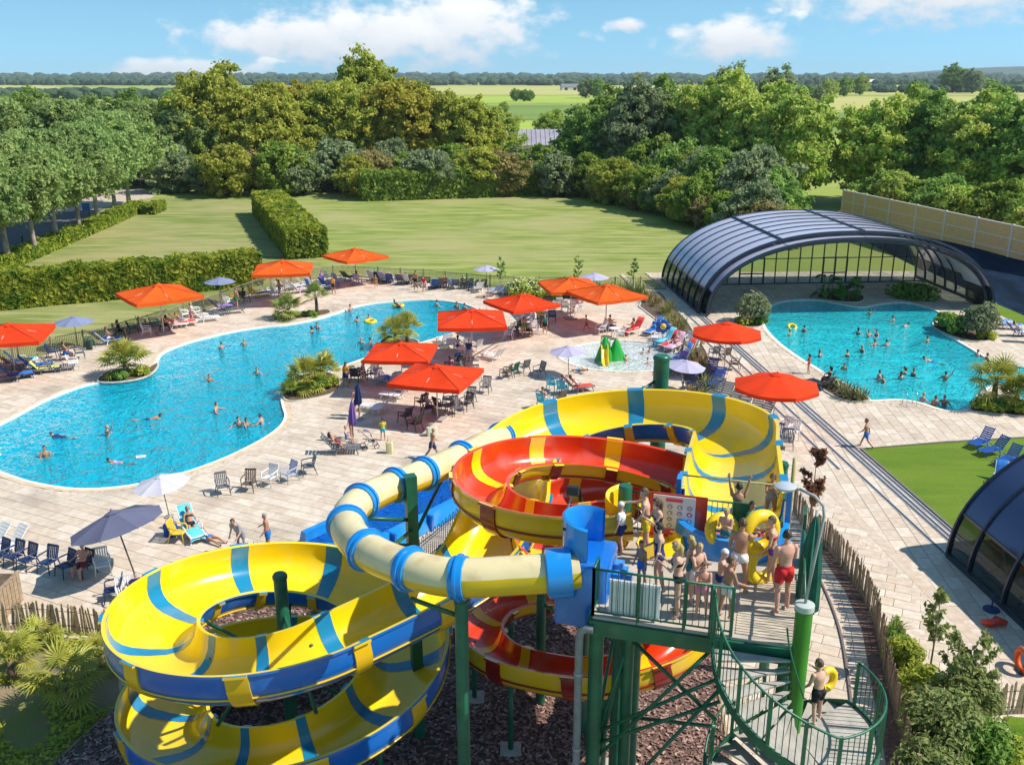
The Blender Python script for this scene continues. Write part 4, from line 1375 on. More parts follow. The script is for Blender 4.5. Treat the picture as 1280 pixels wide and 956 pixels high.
# bar across the raft entry, green side panels
bar0, bar1 = c0 + E1 * -1.32 + E2 * .35, c0 + E1 * 1.35 + E2 * .35
M_BRASS = mat('worn_yellow_bar', (.36, .30, .10), .5, var=.2)
b = MB(); b.tube([(bar0.x, bar0.y, PZ), (bar0.x, bar0.y, 9.62), (bar1.x, bar1.y, 9.62)], .025, 7); b.build('grab_bar', M_BRASS, tower, True, world=True)
MB().tube([(bar1.x, bar1.y, PZ - .2), (bar1.x, bar1.y, 10.35)], .05, 8).build('bar_post', M_BRASS, tower, True, world=True)
for (a, b_, w_, z0, z1) in ((2.82, 4.12, .42, PZ + .25, PZ + 1.1), (4.2, 3.55, .5, PZ + .0, PZ + 1.35)):
    MB().box(Q(a, b_, (z0 + z1) / 2), (w_, .06, z1 - z0), R(-16 if a < 4 else 74)).build('side_panel', M_GREEN, tower, world=True)
# notice board
sb = thing('notice_board', 'white slide rules board with pink heading and rows of pictograms on the rear railing', 'sign', Q(1.3, 4.0, PZ))
def brd(a0, a1, z0, z1, d, m, nm, par): 
    return MB().box(Q((a0 + a1) / 2, 4.0 - d, PZ + (z0 + z1) / 2), (a1 - a0, .02, z1 - z0), R(-16)).build(nm, m, par, world=True)
M_WHT = mat('sign_white', (.76, .75, .74), .5, var=.03); M_PINK = mat('sign_pink', (.62, .09, .14), .5); M_GRYP = mat('sign_grey', (.34, .34, .35), .6); M_MAG = mat('sign_magenta_band', (.52, .05, .12), .5)
brd(.62, 2.0, -.02, 1.16, -.05, M_REDG, 'backing_panel', sb)
brd(.72, 1.72, .12, 1.12, 0, M_WHT, 'board', sb)
brd(.72, 1.72, .12, .27, .018, M_MAG, 'bottom_band', sb)
brd(1.02, 1.42, .98, 1.07, .018, M_PINK, 'heading', sb)
for r_ in range(4):
    for c_ in range(4):
        a0 = .80 + c_ * .235; z0 = .80 - r_ * .165
        cc = MB(); 
        ctr = Q(a0 + .085, 4.0 - .02, PZ + z0 + .05)
        V = [ctr + E1 * (.068 * math.cos(t)) + Vector((0, 0, .058 * math.sin(t))) for t in [2 * math.pi * i / 12 for i in range(12)]]
        cc.add(V + [v - E2 * .004 for v in V], [tuple(range(12))] + [(i, (i + 1) % 12, 12 + (i + 1) % 12, 12 + i) for i in range(12)] + [tuple(range(23, 11, -1))])
        pg = cc.build('pictogram', M_GRYP if (r_ * 4 + c_) % 7 else M_PINK, sb, world=True)
        MB().box(ctr - E2 * .009 + Vector((0, 0, .0)), (.05, .004, .03 + .015 * ((r_ + c_) % 3)), R(-16)).build('figure', M_WHT, pg, world=True)
for (px, w_) in ((.92, .10), (1.16, .14), (1.44, .12)): brd(px, px + w_, .18, .23, .030, M_WHT, 'band_text', sb)

# ---- spiral staircase
SX, SY = 5.62, 16.25
stair = thing('spiral_staircase', 'green spiral staircase with curved barred railing around a bright green pole', 'staircase', (SX, SY, 0))
MB().lathe([(.165, 0), (.165, 9.28), (.15, 9.33)], 18, (SX, SY, 0)).build('centre_pole', M_LGREEN, stair, 40, world=True)
MB().lathe([(.185, 9.24), (.185, 9.36), (.12, 9.38)], 18, (SX, SY, 0)).build('pole_cap', mat('pole_cap_grey', (.45, .5, .46), .5), stair, 40, world=True)
RO = 1.66
M_TREAD = mat('tread_plate', (.40, .37, .33), .85, var=.15, scale=3, bump=.2)
def wedge(a0, a1, z, r0=.16, r1=RO, t=.045, nm='tread', m=None):
    k = max(2, int((a1 - a0) / 10) + 1)
    po = [(SX + r1 * math.cos(R(a0 + (a1 - a0) * i / k)), SY + r1 * math.sin(R(a0 + (a1 - a0) * i / k))) for i in range(k + 1)]
    pi = [(SX + r0 * math.cos(R(a1 - (a1 - a0) * i / k)), SY + r0 * math.sin(R(a1 - (a1 - a0) * i / k))) for i in range(k + 1)]
    o = MB().prism(po + pi, z - t, z).build(nm, m or M_TREAD, stair, world=True)
    e0 = Vector((SX + r0 * math.cos(R(a0)), SY + r0 * math.sin(R(a0)), z - .07)); e1 = Vector((SX + r1 * math.cos(R(a0)), SY + r1 * math.sin(R(a0)), z - .07))
    MB().bar(e0, e1, .04, .12).build('nosing', M_GREEN, o, world=True)
def stz(a):
    if a <= 165: return PZ
    if a <= 282: return PZ - 1.8 * (a - 165) / 117
    if a <= 392: return 6.5
    return max(0, 6.5 - .2 * (a - 392) / 14.0)
for k in range(9):
    wedge(165 + 13 * k, 165 + 13 * k + 14.5, PZ - .2 * (k + 1) + .2 * 0)
wedge(282, 392, 6.5, nm='landing')
for k in range(32):
    wedge(392 + 14 * k, 392 + 14 * k + 15.5, 6.5 - .2 * (k + 1))
def helix(a0, a1, dz, r=RO, st=5):
    n = int((a1 - a0) / st)
    return [Vector((SX + r * math.cos(R(a0 + (a1 - a0) * i / n)), SY + r * math.sin(R(a0 + (a1 - a0) * i / n)), stz(a0 + (a1 - a0) * i / n) + dz)) for i in range(n + 1)]
railing(stair, helix(168, 386, -.05), h=1.1, step=.135, posts=.78)
railing(stair, helix(430, 800, -.05), h=1.1, step=.135, posts=.78)
for (a0, a1) in ((168, 282), (282, 392), (392, 820)):
    s = MB(); hp, hq = helix(a0, a1, -.16), helix(a0, a1, .06)
    V = hp + hq; n = len(hp)
    V2_ = [v + Vector((v.x - SX, v.y - SY, 0)).normalized() * .03 for v in V]
    s.add(V + V2_, [f for i in range(n - 1) for f in ((i, i + 1, n + i + 1, n + i), (2 * n + i + 1, 2 * n + i, 3 * n + i, 3 * n + i + 1), (n + i, n + i + 1, 3 * n + i + 1, 3 * n + i), (i + 1, i, 2 * n + i, 2 * n + i + 1))])
    s.build('stringer', M_GREEN, stair, 40, world=True)
railing(stair, [Vector((3.98, 16.9, PZ)), Vector((3.98, 16.75, PZ))], posts=.1)
hi = MB(); hi.tube(helix(190, 290, .95, .32, 8), .02, 6); hi.build('inner_handrail', M_GREEN, stair, True, world=True)
# lamp on the pole
lamp = thing('lamp_post', 'slim grey curved lamp post with a pale disc head on the staircase pole', 'lamp', (SX, SY, 9.38))
lm_ = MB(); lm_.tube([(SX, SY, 9.36), (SX + .12, SY + .05, 10.4), (SX + .22, SY + .1, 11.15), (SX + .2, SY + .15, 11.35), (SX + .05, SY + .25, 11.5), (SX - .2, SY + .4, 11.58)], .03, 7)
lm_.build('arm', M_SHADYG, lamp, True, world=True)
ld = MB(); ld.lathe([(.02, 11.64), (.14, 11.63), (.21, 11.59), (.19, 11.54), (.1, 11.5)], 18, (SX - .42, SY + .52, 0)); ld.build('disc_head', mat('lamp_disc', (.42, .46, .52), .35), lamp, 40, world=True)
# folded green parasol by the right railing
gpz = Q(4.35, 1.9)
fp_ = thing('folded_green_parasol', 'folded dark green parasol standing against the tower railing', 'parasol', (gpz.x, gpz.y, PZ - .5))
cn = MB(); V = []; F = []; n = 16
for (r_, z) in ((.06, PZ - .35), (.20, PZ - .2), (.19, PZ + .6), (.15, PZ + 1.3), (.07, PZ + 1.8), (.02, PZ + 2.0)):
    for k in range(n):
        rr = r_ * (1 + (.28 if k % 2 else -.15))
        V.append((gpz.x + rr * math.cos(2 * math.pi * k / n), gpz.y + rr * math.sin(2 * math.pi * k / n), z))
for a in range(5):
    for k in range(n): F.append((a * n + k, a * n + (k + 1) % n, a * n + n + (k + 1) % n, a * n + n + k))
cn.add(V, F); cn.build('folded_canopy', mat('green_canvas', (.015, .13, .085), .8, var=.2), fp_, 60, world=True)
MB().tube([(gpz.x, gpz.y, PZ - .9), (gpz.x, gpz.y, PZ + 2.12)], .025, 7).build('pole', M_SHADYG, fp_, True, world=True)
# ================================================================== PARASOLS AND FURNITURE
def cloth(name, col, transl=.22):
    return mat(name, col, .85, var=.07, scale=1.3, spec=.2, transl=transl, bump=.06, bscale=5)
M_RED = cloth('red_canvas', (.80, .055, .010)); M_ORANGE = cloth('orange_canvas', (.80, .115, .012)); M_GREYC = cloth('slate_canvas', (.155, .165, .26)); M_LILAC = cloth('lilac_canvas', (.50, .47, .66)); M_PALEC = cloth('pale_lilac_canvas', (.66, .64, .74)); M_BLUEC = cloth('dusty_blue_canvas', (.24, .28, .46))
M_WPOLE = mat('white_pole', (.62, .60, .56), .4); M_DPOLE = mat('dark_pole', (.06, .055, .05), .4); M_CONC = mat('parasol_base_concrete', (.33, .31, .29), .9, var=.1)
def square_parasol():
    root = thing('square_parasol', 'proto', 'parasol')
    ap, ev, hs = 3.12, 2.50, 2.02
    rng = random.Random(2)
    V, F = [], []
    per = []
    for s in range(4):
        for i in range(8):
            t = i / 8
            a = [(-1, -1), (1, -1), (1, 1), (-1, 1)][s]; b = [(1, -1), (1, 1), (-1, 1), (-1, -1)][s]
            per.append((a[0] + (b[0] - a[0]) * t, a[1] + (b[1] - a[1]) * t, min(t, 1 - t) if True else 0))
    n = len(per)
    Rg = 7
    V.append(Vector((0, 0, ap)))
    for k in range(1, Rg + 1):
        q = k / Rg
        for j, (x, y, tt) in enumerate(per):
            sag = .15 * math.sin(math.pi * q) * math.sin(math.pi * min(1, (j % 8) / 8)) + (.05 * q * math.sin(math.pi * (j % 8) / 8) if q > .5 else 0)
            V.append(Vector((x * hs * q, y * hs * q, ap - (ap - ev) * (q ** .95) - sag * .8 + rng.uniform(-.006, .006))))
    for j in range(n): F.append((0, 1 + j, 1 + (j + 1) % n))
    for k in range(Rg - 1):
        for j in range(n):
            a = 1 + k * n + j; b = 1 + k * n + (j + 1) % n
            F.append((a, a + n, b + n, b))
    b = MB(); b.add(V, F); can = b.build('canopy', M_RED, root, 35)
    for j in range(0, n, 4):
        sm = MB(); sm.tube([V[0] + Vector((0, 0, .012))] + [V[1 + k * n + j] + Vector((0, 0, .010)) for k in range(Rg)], .016, 5); sm.build('seam', M_RED, can, True)
    vb = MB(); base = [V[1 + (Rg - 1) * n + j] for j in range(n)]
    low = [Vector((p.x * 1.004, p.y * 1.004, p.z - .22 + .012 * math.sin(j * 2.1))) for j, p in enumerate(base)]
    vb.add(base + low, [(j, n + j, n + (j + 1) % n, (j + 1) % n) for j in range(n)])
    vb.build('valance', M_RED, can, 35)
    MB().lathe([(.34, ap - .10), (.05, ap + .05), (.02, ap + .10)], 8).build('vent_cap', M_RED, can)
    MB().lathe([(.038, .05), (.038, ap)], 10).build('pole', M_WPOLE, root, 40)
    MB().box((0, 0, .06), (.85, .85, .08)).build('base', M_CONC, root)
    for (x, y, t) in [(1, 1, 0), (-1, 1, 0), (1, -1, 0), (-1, -1, 0), (1, 0, 0), (0, 1, 0), (-1, 0, 0), (0, -1, 0)]:
        MB().bar((0, 0, ap - .16), (x * hs * .98, y * hs * .98, ev - (.02 if abs(x) + abs(y) == 2 else .10)), .025, .035).build('rib', M_WPOLE, root)
        MB().bar((0, 0, 2.15), (x * hs * .5, y * hs * .5, (ap + ev) / 2 - .16), .02, .02).build('strut', M_WPOLE, root)
    return root
def round_parasol(m, rad, ap, drop, nseg, pole, val=.0, name='round_parasol', basew=.5):
    root = thing(name, 'proto', 'parasol')
    V, F = [], []
    sub = 4; n = nseg * sub; Rg = 6
    V.append(Vector((0, 0, ap)))
    def rr(j):
        t = (j % sub) / sub
        a = math.pi / nseg
        return rad * math.cos(a) / math.cos((t - .5) * 2 * a)
    for k in range(1, Rg + 1):
        q = k / Rg
        for j in range(n):
            a = 2 * math.pi * j / n
            sag = .045 * math.sin(math.pi * (j % sub) / sub) * q
            V.append(Vector((rr(j) * q * math.cos(a), rr(j) * q * math.sin(a), ap - drop * q ** 1.15 - sag)))
    for j in range(n): F.append((0, 1 + j, 1 + (j + 1) % n))
    for k in range(Rg - 1):
        for j in range(n):
            a = 1 + k * n + j; b = 1 + k * n + (j + 1) % n
            F.append((a, a + n, b + n, b))
    b = MB(); b.add(V, F); can = b.build('canopy', m, root, 25)
    if val:
        base = [V[1 + (Rg - 1) * n + j] for j in range(n)]
        vb = MB(); vb.add(base + [Vector((p.x, p.y, p.z - val)) for p in base], [(j, n + j, n + (j + 1) % n, (j + 1) % n) for j in range(n)]); vb.build('valance', m, can, 25)
    MB().lathe([(rad * .17, ap - drop * .08), (.04, ap + .05), (.015, ap + .10)], nseg).build('vent_cap', m, can)
    MB().lathe([(.024, .04), (.024, ap)], 9).build('pole', pole, root, 40)
    MB().lathe([(basew * .5, 0.02), (basew * .5, .07), (.05, .10), (.04, .3)], 14).build('base', M_CONC, root, 40)
    for s in range(nseg):
        a = 2 * math.pi * s / nseg
        MB().bar((0, 0, ap - .05), (rad * .97 * math.cos(a), rad * .97 * math.sin(a), ap - drop - .03), .014, .02).build('rib', pole, root)
    return root
M_SEAM = mat('stitched_red_seam', (.48, .035, .006), .85)
SQ = square_parasol()
used = set()
def put(proto, loc, rz, label, group=None, scale=1.0, mats=None, tilt=None, cat=None):
    """the first use moves the prototype, later uses copy it"""
    if proto.name in used:
        o = copy_tree(proto)
    else:
        used.add(proto.name); o = proto
    o.location = loc
    o.rotation_euler = (tilt[0], tilt[1], rz) if tilt else (0, 0, rz)
    o.scale = (scale,) * 3 if not isinstance(scale, tuple) else scale
    o['label'] = label
    if cat: o['category'] = cat
    if group: o['group'] = group
    elif 'group' in o: del o['group']
    if mats: STYLE.append((o, mats))
    return o
STYLE = []
def restyle(o, mats):
    """give the parts of one copy their own material (object-level slot)"""
    for c in o.children_recursive:
        st = c.name.split('.')[0]
        m = mats.get(st, mats.get('*'))
        if m is not None and c.type == 'MESH':
            c.material_slots[0].link = 'OBJECT'
            c.material_slots[0].material = m
SQP = [((20, 470), 12, M_RED, 1.15, 'square red parasol over towel covered loungers beside a grey blue parasol'),
       ((205, 417), 38, M_ORANGE, 1.25, 'square orange red parasol with its white pole in front of the long clipped hedge'),
       ((357, 378), 8, M_ORANGE, 1.2, 'square orange parasol over a row of white loungers beside the hedge corner'),
       ((446, 356), 40, M_ORANGE, 1.12, 'square orange parasol beside the lawn fence shading a dark lounger'),
       ((590, 449), 4, M_RED, 1.16, 'square red parasol over white loungers at the pool end'),
       ((503, 487), -4, M_RED, 1.0, 'square red parasol overlapping the one with dark chairs beneath it'),
       ((547, 524), -17, M_RED, 1.06, 'square bright red parasol with dark chairs and a grey base around its pole'),
       ((652, 420), 33, M_RED, 1.05, 'square red parasol over people seated by a pushchair and yellow towel'),
       ((713, 398), 12, M_ORANGE, 1.1, 'square orange parasol by the daisy bush with a lilac parasol behind it'),
       ((757, 411), 28, M_ORANGE, 1.14, 'square orange red parasol next to the splash pool and rail side bed')]
for ((u, v), rz, m, sc, lab) in SQP:
    put(SQ, P(u, v, .02), R(rz), lab, 'square parasols round the long pool', sc, {'canopy': m, 'valance': m, 'vent_cap': m, 'seam': M_SEAM})
OC = round_parasol(M_RED, 1.95, 2.85, .55, 8, M_WPOLE, .16, 'octagonal_parasol')
for (u, v, lab) in [(905, 466, 'octagonal red parasol over brown chairs beside the rail tracks and olive bush'), (965, 541, 'octagonal red parasol over grey loungers near the raft slide')]:
    put(OC, P(u, v, .02), R(10), lab, 'octagonal red parasols', 1.22, {'canopy': M_RED})
RP = round_parasol(M_GREYC, 1.45, 2.35, .42, 8, M_DPOLE)
for (u, v, sc, m, rz, tilt, lab, g) in [
    (172, 727, 1.28, M_GREYC, 5, (R(-6), R(-14)), 'big tilted slate grey parasol over the row of navy chairs', None),
    (212, 646, .86, M_PALEC, 20, (0, R(-6)), 'pale lilac white parasol behind the slate grey one at the pool edge', None),
    (97, 434, .98, M_BLUEC, 0, None, 'grey blue parasol by the fence between two red parasols', None),
    (277, 378, .95, M_BLUEC, 10, None, 'grey blue parasol in front of the long clipped hedge', None),
    (608, 358, .85, M_LILAC, 0, None, 'small lilac parasol by the fence beside a young sapling', None),
    (742, 372, .95, M_LILAC, 0, None, 'lilac parasol peeping out behind an orange parasol by the grasses', None),
    (711, 470, .88, M_LILAC, 12, (0, R(-3)), 'lilac parasol over turquoise chairs beside the splash pool', None),
    (852, 489, .88, M_LILAC, 0, (R(4), R(5)), 'low lilac parasol behind the thick green slide post', None)]:
    put(RP, P(u, v, .02), R(rz), lab, g, sc, {'canopy': m, 'vent_cap': m}, tilt)
# folded parasols hung with clothes
def folded(loc, m, lab, h=2.3):
    r_ = thing('folded_parasol', lab, 'parasol', loc)
    V, F = [], []; n = 14
    for (q, z) in ((.05, h * .40), (.17, h * .45), (.16, h * .62), (.12, h * .8), (.05, h * .97), (.01, h)):
        for k in range(n):
            w_ = q * (1 + (.3 if k % 2 else -.2)); V.append((w_ * math.cos(2 * math.pi * k / n), w_ * math.sin(2 * math.pi * k / n), z))
    for a in range(5):
        for k in range(n): F.append((a * n + k, a * n + (k + 1) % n, a * n + n + (k + 1) % n, a * n + n + k))
    b = MB(); b.add(V, F); b.build('folded_canopy', m, r_, 60)
    MB().lathe([(.022, .05), (.022, h + .05)], 8).build('pole', M_DPOLE, r_, 40)
    MB().lathe([(.26, .02), (.26, .08), (.04, .12)], 14).build('base', M_CONC, r_, 40)
folded(P(442, 552, .02), cloth('violet_canvas', (.20, .12, .40)), 'folded violet parasol standing beside the black pushchair', 2.35)
folded(P(449, 524, .02), cloth('navy_canvas', (.03, .05, .16)), 'folded navy parasol draped with dark blue clothes', 2.2)

# ---- seats
def plastic(name, col): return mat(name, col, .4, var=.05, scale=3, spec=.45)
SEAT = {'white': plastic('white_plastic', (.74, .74, .74)), 'navy': plastic('navy_plastic', (.022, .045, .13)), 'grey': plastic('grey_plastic', (.13, .135, .15)), 'dark': plastic('dark_plastic', (.035, .035, .042)),
        'brown': plastic('brown_plastic', (.13, .09, .07)), 'teal': plastic('turquoise_plastic', (.02, .34, .46)), 'green': plastic('green_plastic', (.02, .11, .06)), 'yellow': plastic('yellow_plastic', (.72, .52, .05)), 'blue': plastic('blue_plastic', (.02, .09, .36)), 'pale': plastic('pale_blue_plastic', (.38, .42, .55))}
TOWEL = {'blue': cloth('blue_towel', (.03, .16, .50), 0), 'white': cloth('white_towel', (.72, .73, .74), 0), 'lime': cloth('lime_towel', (.55, .68, .16), 0), 'aqua': cloth('aqua_towel', (.12, .55, .70), 0), 'pink': cloth('pink_towel', (.62, .36, .52), 0), 'violet': cloth('violet_towel', (.34, .20, .55), 0), 'yellow': cloth('yellow_towel', (.80, .62, .05), 0), 'red': cloth('red_towel', (.62, .06, .05), 0), 'orange': cloth('orange_towel', (.75, .30, .05), 0), 'black': cloth('black_cloth', (.025, .025, .03), 0)}
M_CH = SEAT['white']
def make_chair():
    r_ = thing('garden_chair', 'proto', 'chair')
    b = MB(); V = []; F = []
    n = 5
    for (y, z, w_) in ((.26, .40, .24), (.22, .425, .25), (0, .41, .25), (-.2, .395, .23)):
        V += [(-w_, y, z), (w_, y, z), (w_, y, z - .025), (-w_, y, z - .025)]
    for k in range(3):
        for j in range(4): F.append((k * 4 + j, k * 4 + (j + 1) % 4, k * 4 + 4 + (j + 1) % 4, k * 4 + 4 + j))
    F += [(3, 2, 1, 0), (12, 13, 14, 15)]
    b.add(V, F); b.build('seat', M_CH, r_)
    b = MB()
    for x in (-.16, -.08, 0, .08, .16): b.bar((x, -.20, .42), (x * 1.1, -.37, .92), .055, .02, up=(0, 1, 0))
    b.bar((-.24, -.36, .90), (.24, -.36, .90), .03, .09); b.bar((-.23, -.21, .44), (-.25, -.37, .92), .04, .03); b.bar((.23, -.21, .44), (.25, -.37, .92), .04, .03)
    b.build('backrest', M_CH, r_)
    for s in (-1, 1):
        b = MB(); b.tube([(s * .25, -.30, .68), (s * .29, -.05, .66), (s * .29, .2, .64), (s * .27, .28, .58)], [.025, .032, .032, .022], 6); b.build('armrest', M_CH, r_, True)
        MB().tube([(s * .27, .27, .60), (s * .25, .27, .42), (s * .29, .32, 0)], [.022, .028, .018], 6).build('leg', M_CH, r_, True)
        MB().tube([(s * .24, -.24, .55), (s * .23, -.24, .40), (s * .28, -.36, 0)], [.02, .028, .018], 6).build('leg', M_CH, r_, True)
    return r_
def make_lounger():
    r_ = thing('sun_lounger', 'proto', 'sun lounger')
    for s in (-1, 1):
        MB().tube([(s * .32, -.35, .33), (s * .32, 1.05, .31)], .026, 6).build('side_rail', M_CH, r_, True)
        MB().bar((s * .30, .85, .30), (s * .33, .95, 0), .05, .04).build('leg', M_CH, r_)
        MB().bar((s * .30, -.05, .32), (s * .33, -.18, 0), .05, .04).build('leg', M_CH, r_)
        MB().tube([(s * .32, -.22, .36), (s * .36, -.05, .52), (s * .36, .30, .50), (s * .33, .42, .33)], .022, 6).build('armrest', M_CH, r_, True)
    b = MB()
    for k in range(11): b.bar((-.31, -.25 + k * .125, .335), (.31, -.25 + k * .125, .335), .095, .018)
    b.build('seat', M_CH, r_)
    b = MB()
    for k in range(6):
        t = (k + .5) / 6
        b.bar((-.31, -.30 - .52 * t, .36 + .62 * t), (.31, -.30 - .52 * t, .36 + .62 * t), .018, .10, up=(0, -.52, .62))
    for s in (-1, 1): b.bar((s * .29, -.28, .34), (s * .29, -.84, 1.0), .03, .04)
    b.build('backrest', M_CH, r_)
    return r_
def make_towel(w=.62, L=1.7, fold=True):
    r_ = MB(); V = []; F = []
    pts = [(-.86, 1.01), (-.84, 1.04), (-.58, .74), (-.32, .42), (-.22, .372), (.2, .372), (.6, .368), (.95, .36), (1.02, .2)]
    n = 7
    rng = random.Random(5)
    for (y, z) in pts:
        for k in range(n):
            x = -w / 2 + w * k / (n - 1)
            V.append((x + rng.uniform(-.01, .01), y, z + rng.uniform(0, .02) - (.06 if k in (0, n - 1) else 0)))
    for a in range(len(pts) - 1):
        for k in range(n - 1): F.append((a * n + k, a * n + k + 1, a * n + n + k + 1, a * n + n + k))
    r_.add(V, F)
    return r_.mesh('towel', TOWEL['blue'], True)
CHAIR, LOUNGER = make_chair(), make_lounger()
TOWELM = make_towel()
CW = {'white': 'white', 'navy': 'navy blue', 'grey': 'grey', 'dark': 'black', 'brown': 'brown', 'teal': 'turquoise', 'green': 'dark green', 'yellow': 'yellow', 'blue': 'blue', 'pale': 'pale blue'}
TW = {'blue': 'blue', 'white': 'white', 'lime': 'lime green', 'aqua': 'aqua', 'pink': 'pink', 'violet': 'violet', 'yellow': 'yellow', 'red': 'red', 'orange': 'orange'}
ZONES = {
    'A': 'by the fence beyond the fan palm', 'B': 'in front of the clipped hedge', 'C': 'under the hedge corner parasol', 'D': 'along the lawn fence behind the pool', 'E': 'by the pool end parasols',
    'F': 'around the overlapping red parasols', 'G': 'in the row beside the pool edge', 'H': 'beside the raft slide and rail tracks', 'I': 'next to the dry grass bed', 'J': 'on the green turf lawn', 'K': 'under the slate grey parasol', 'L': 'near the splash pool', 'M': 'beside the pale olive bush', 'N': 'by the yucca bed'}
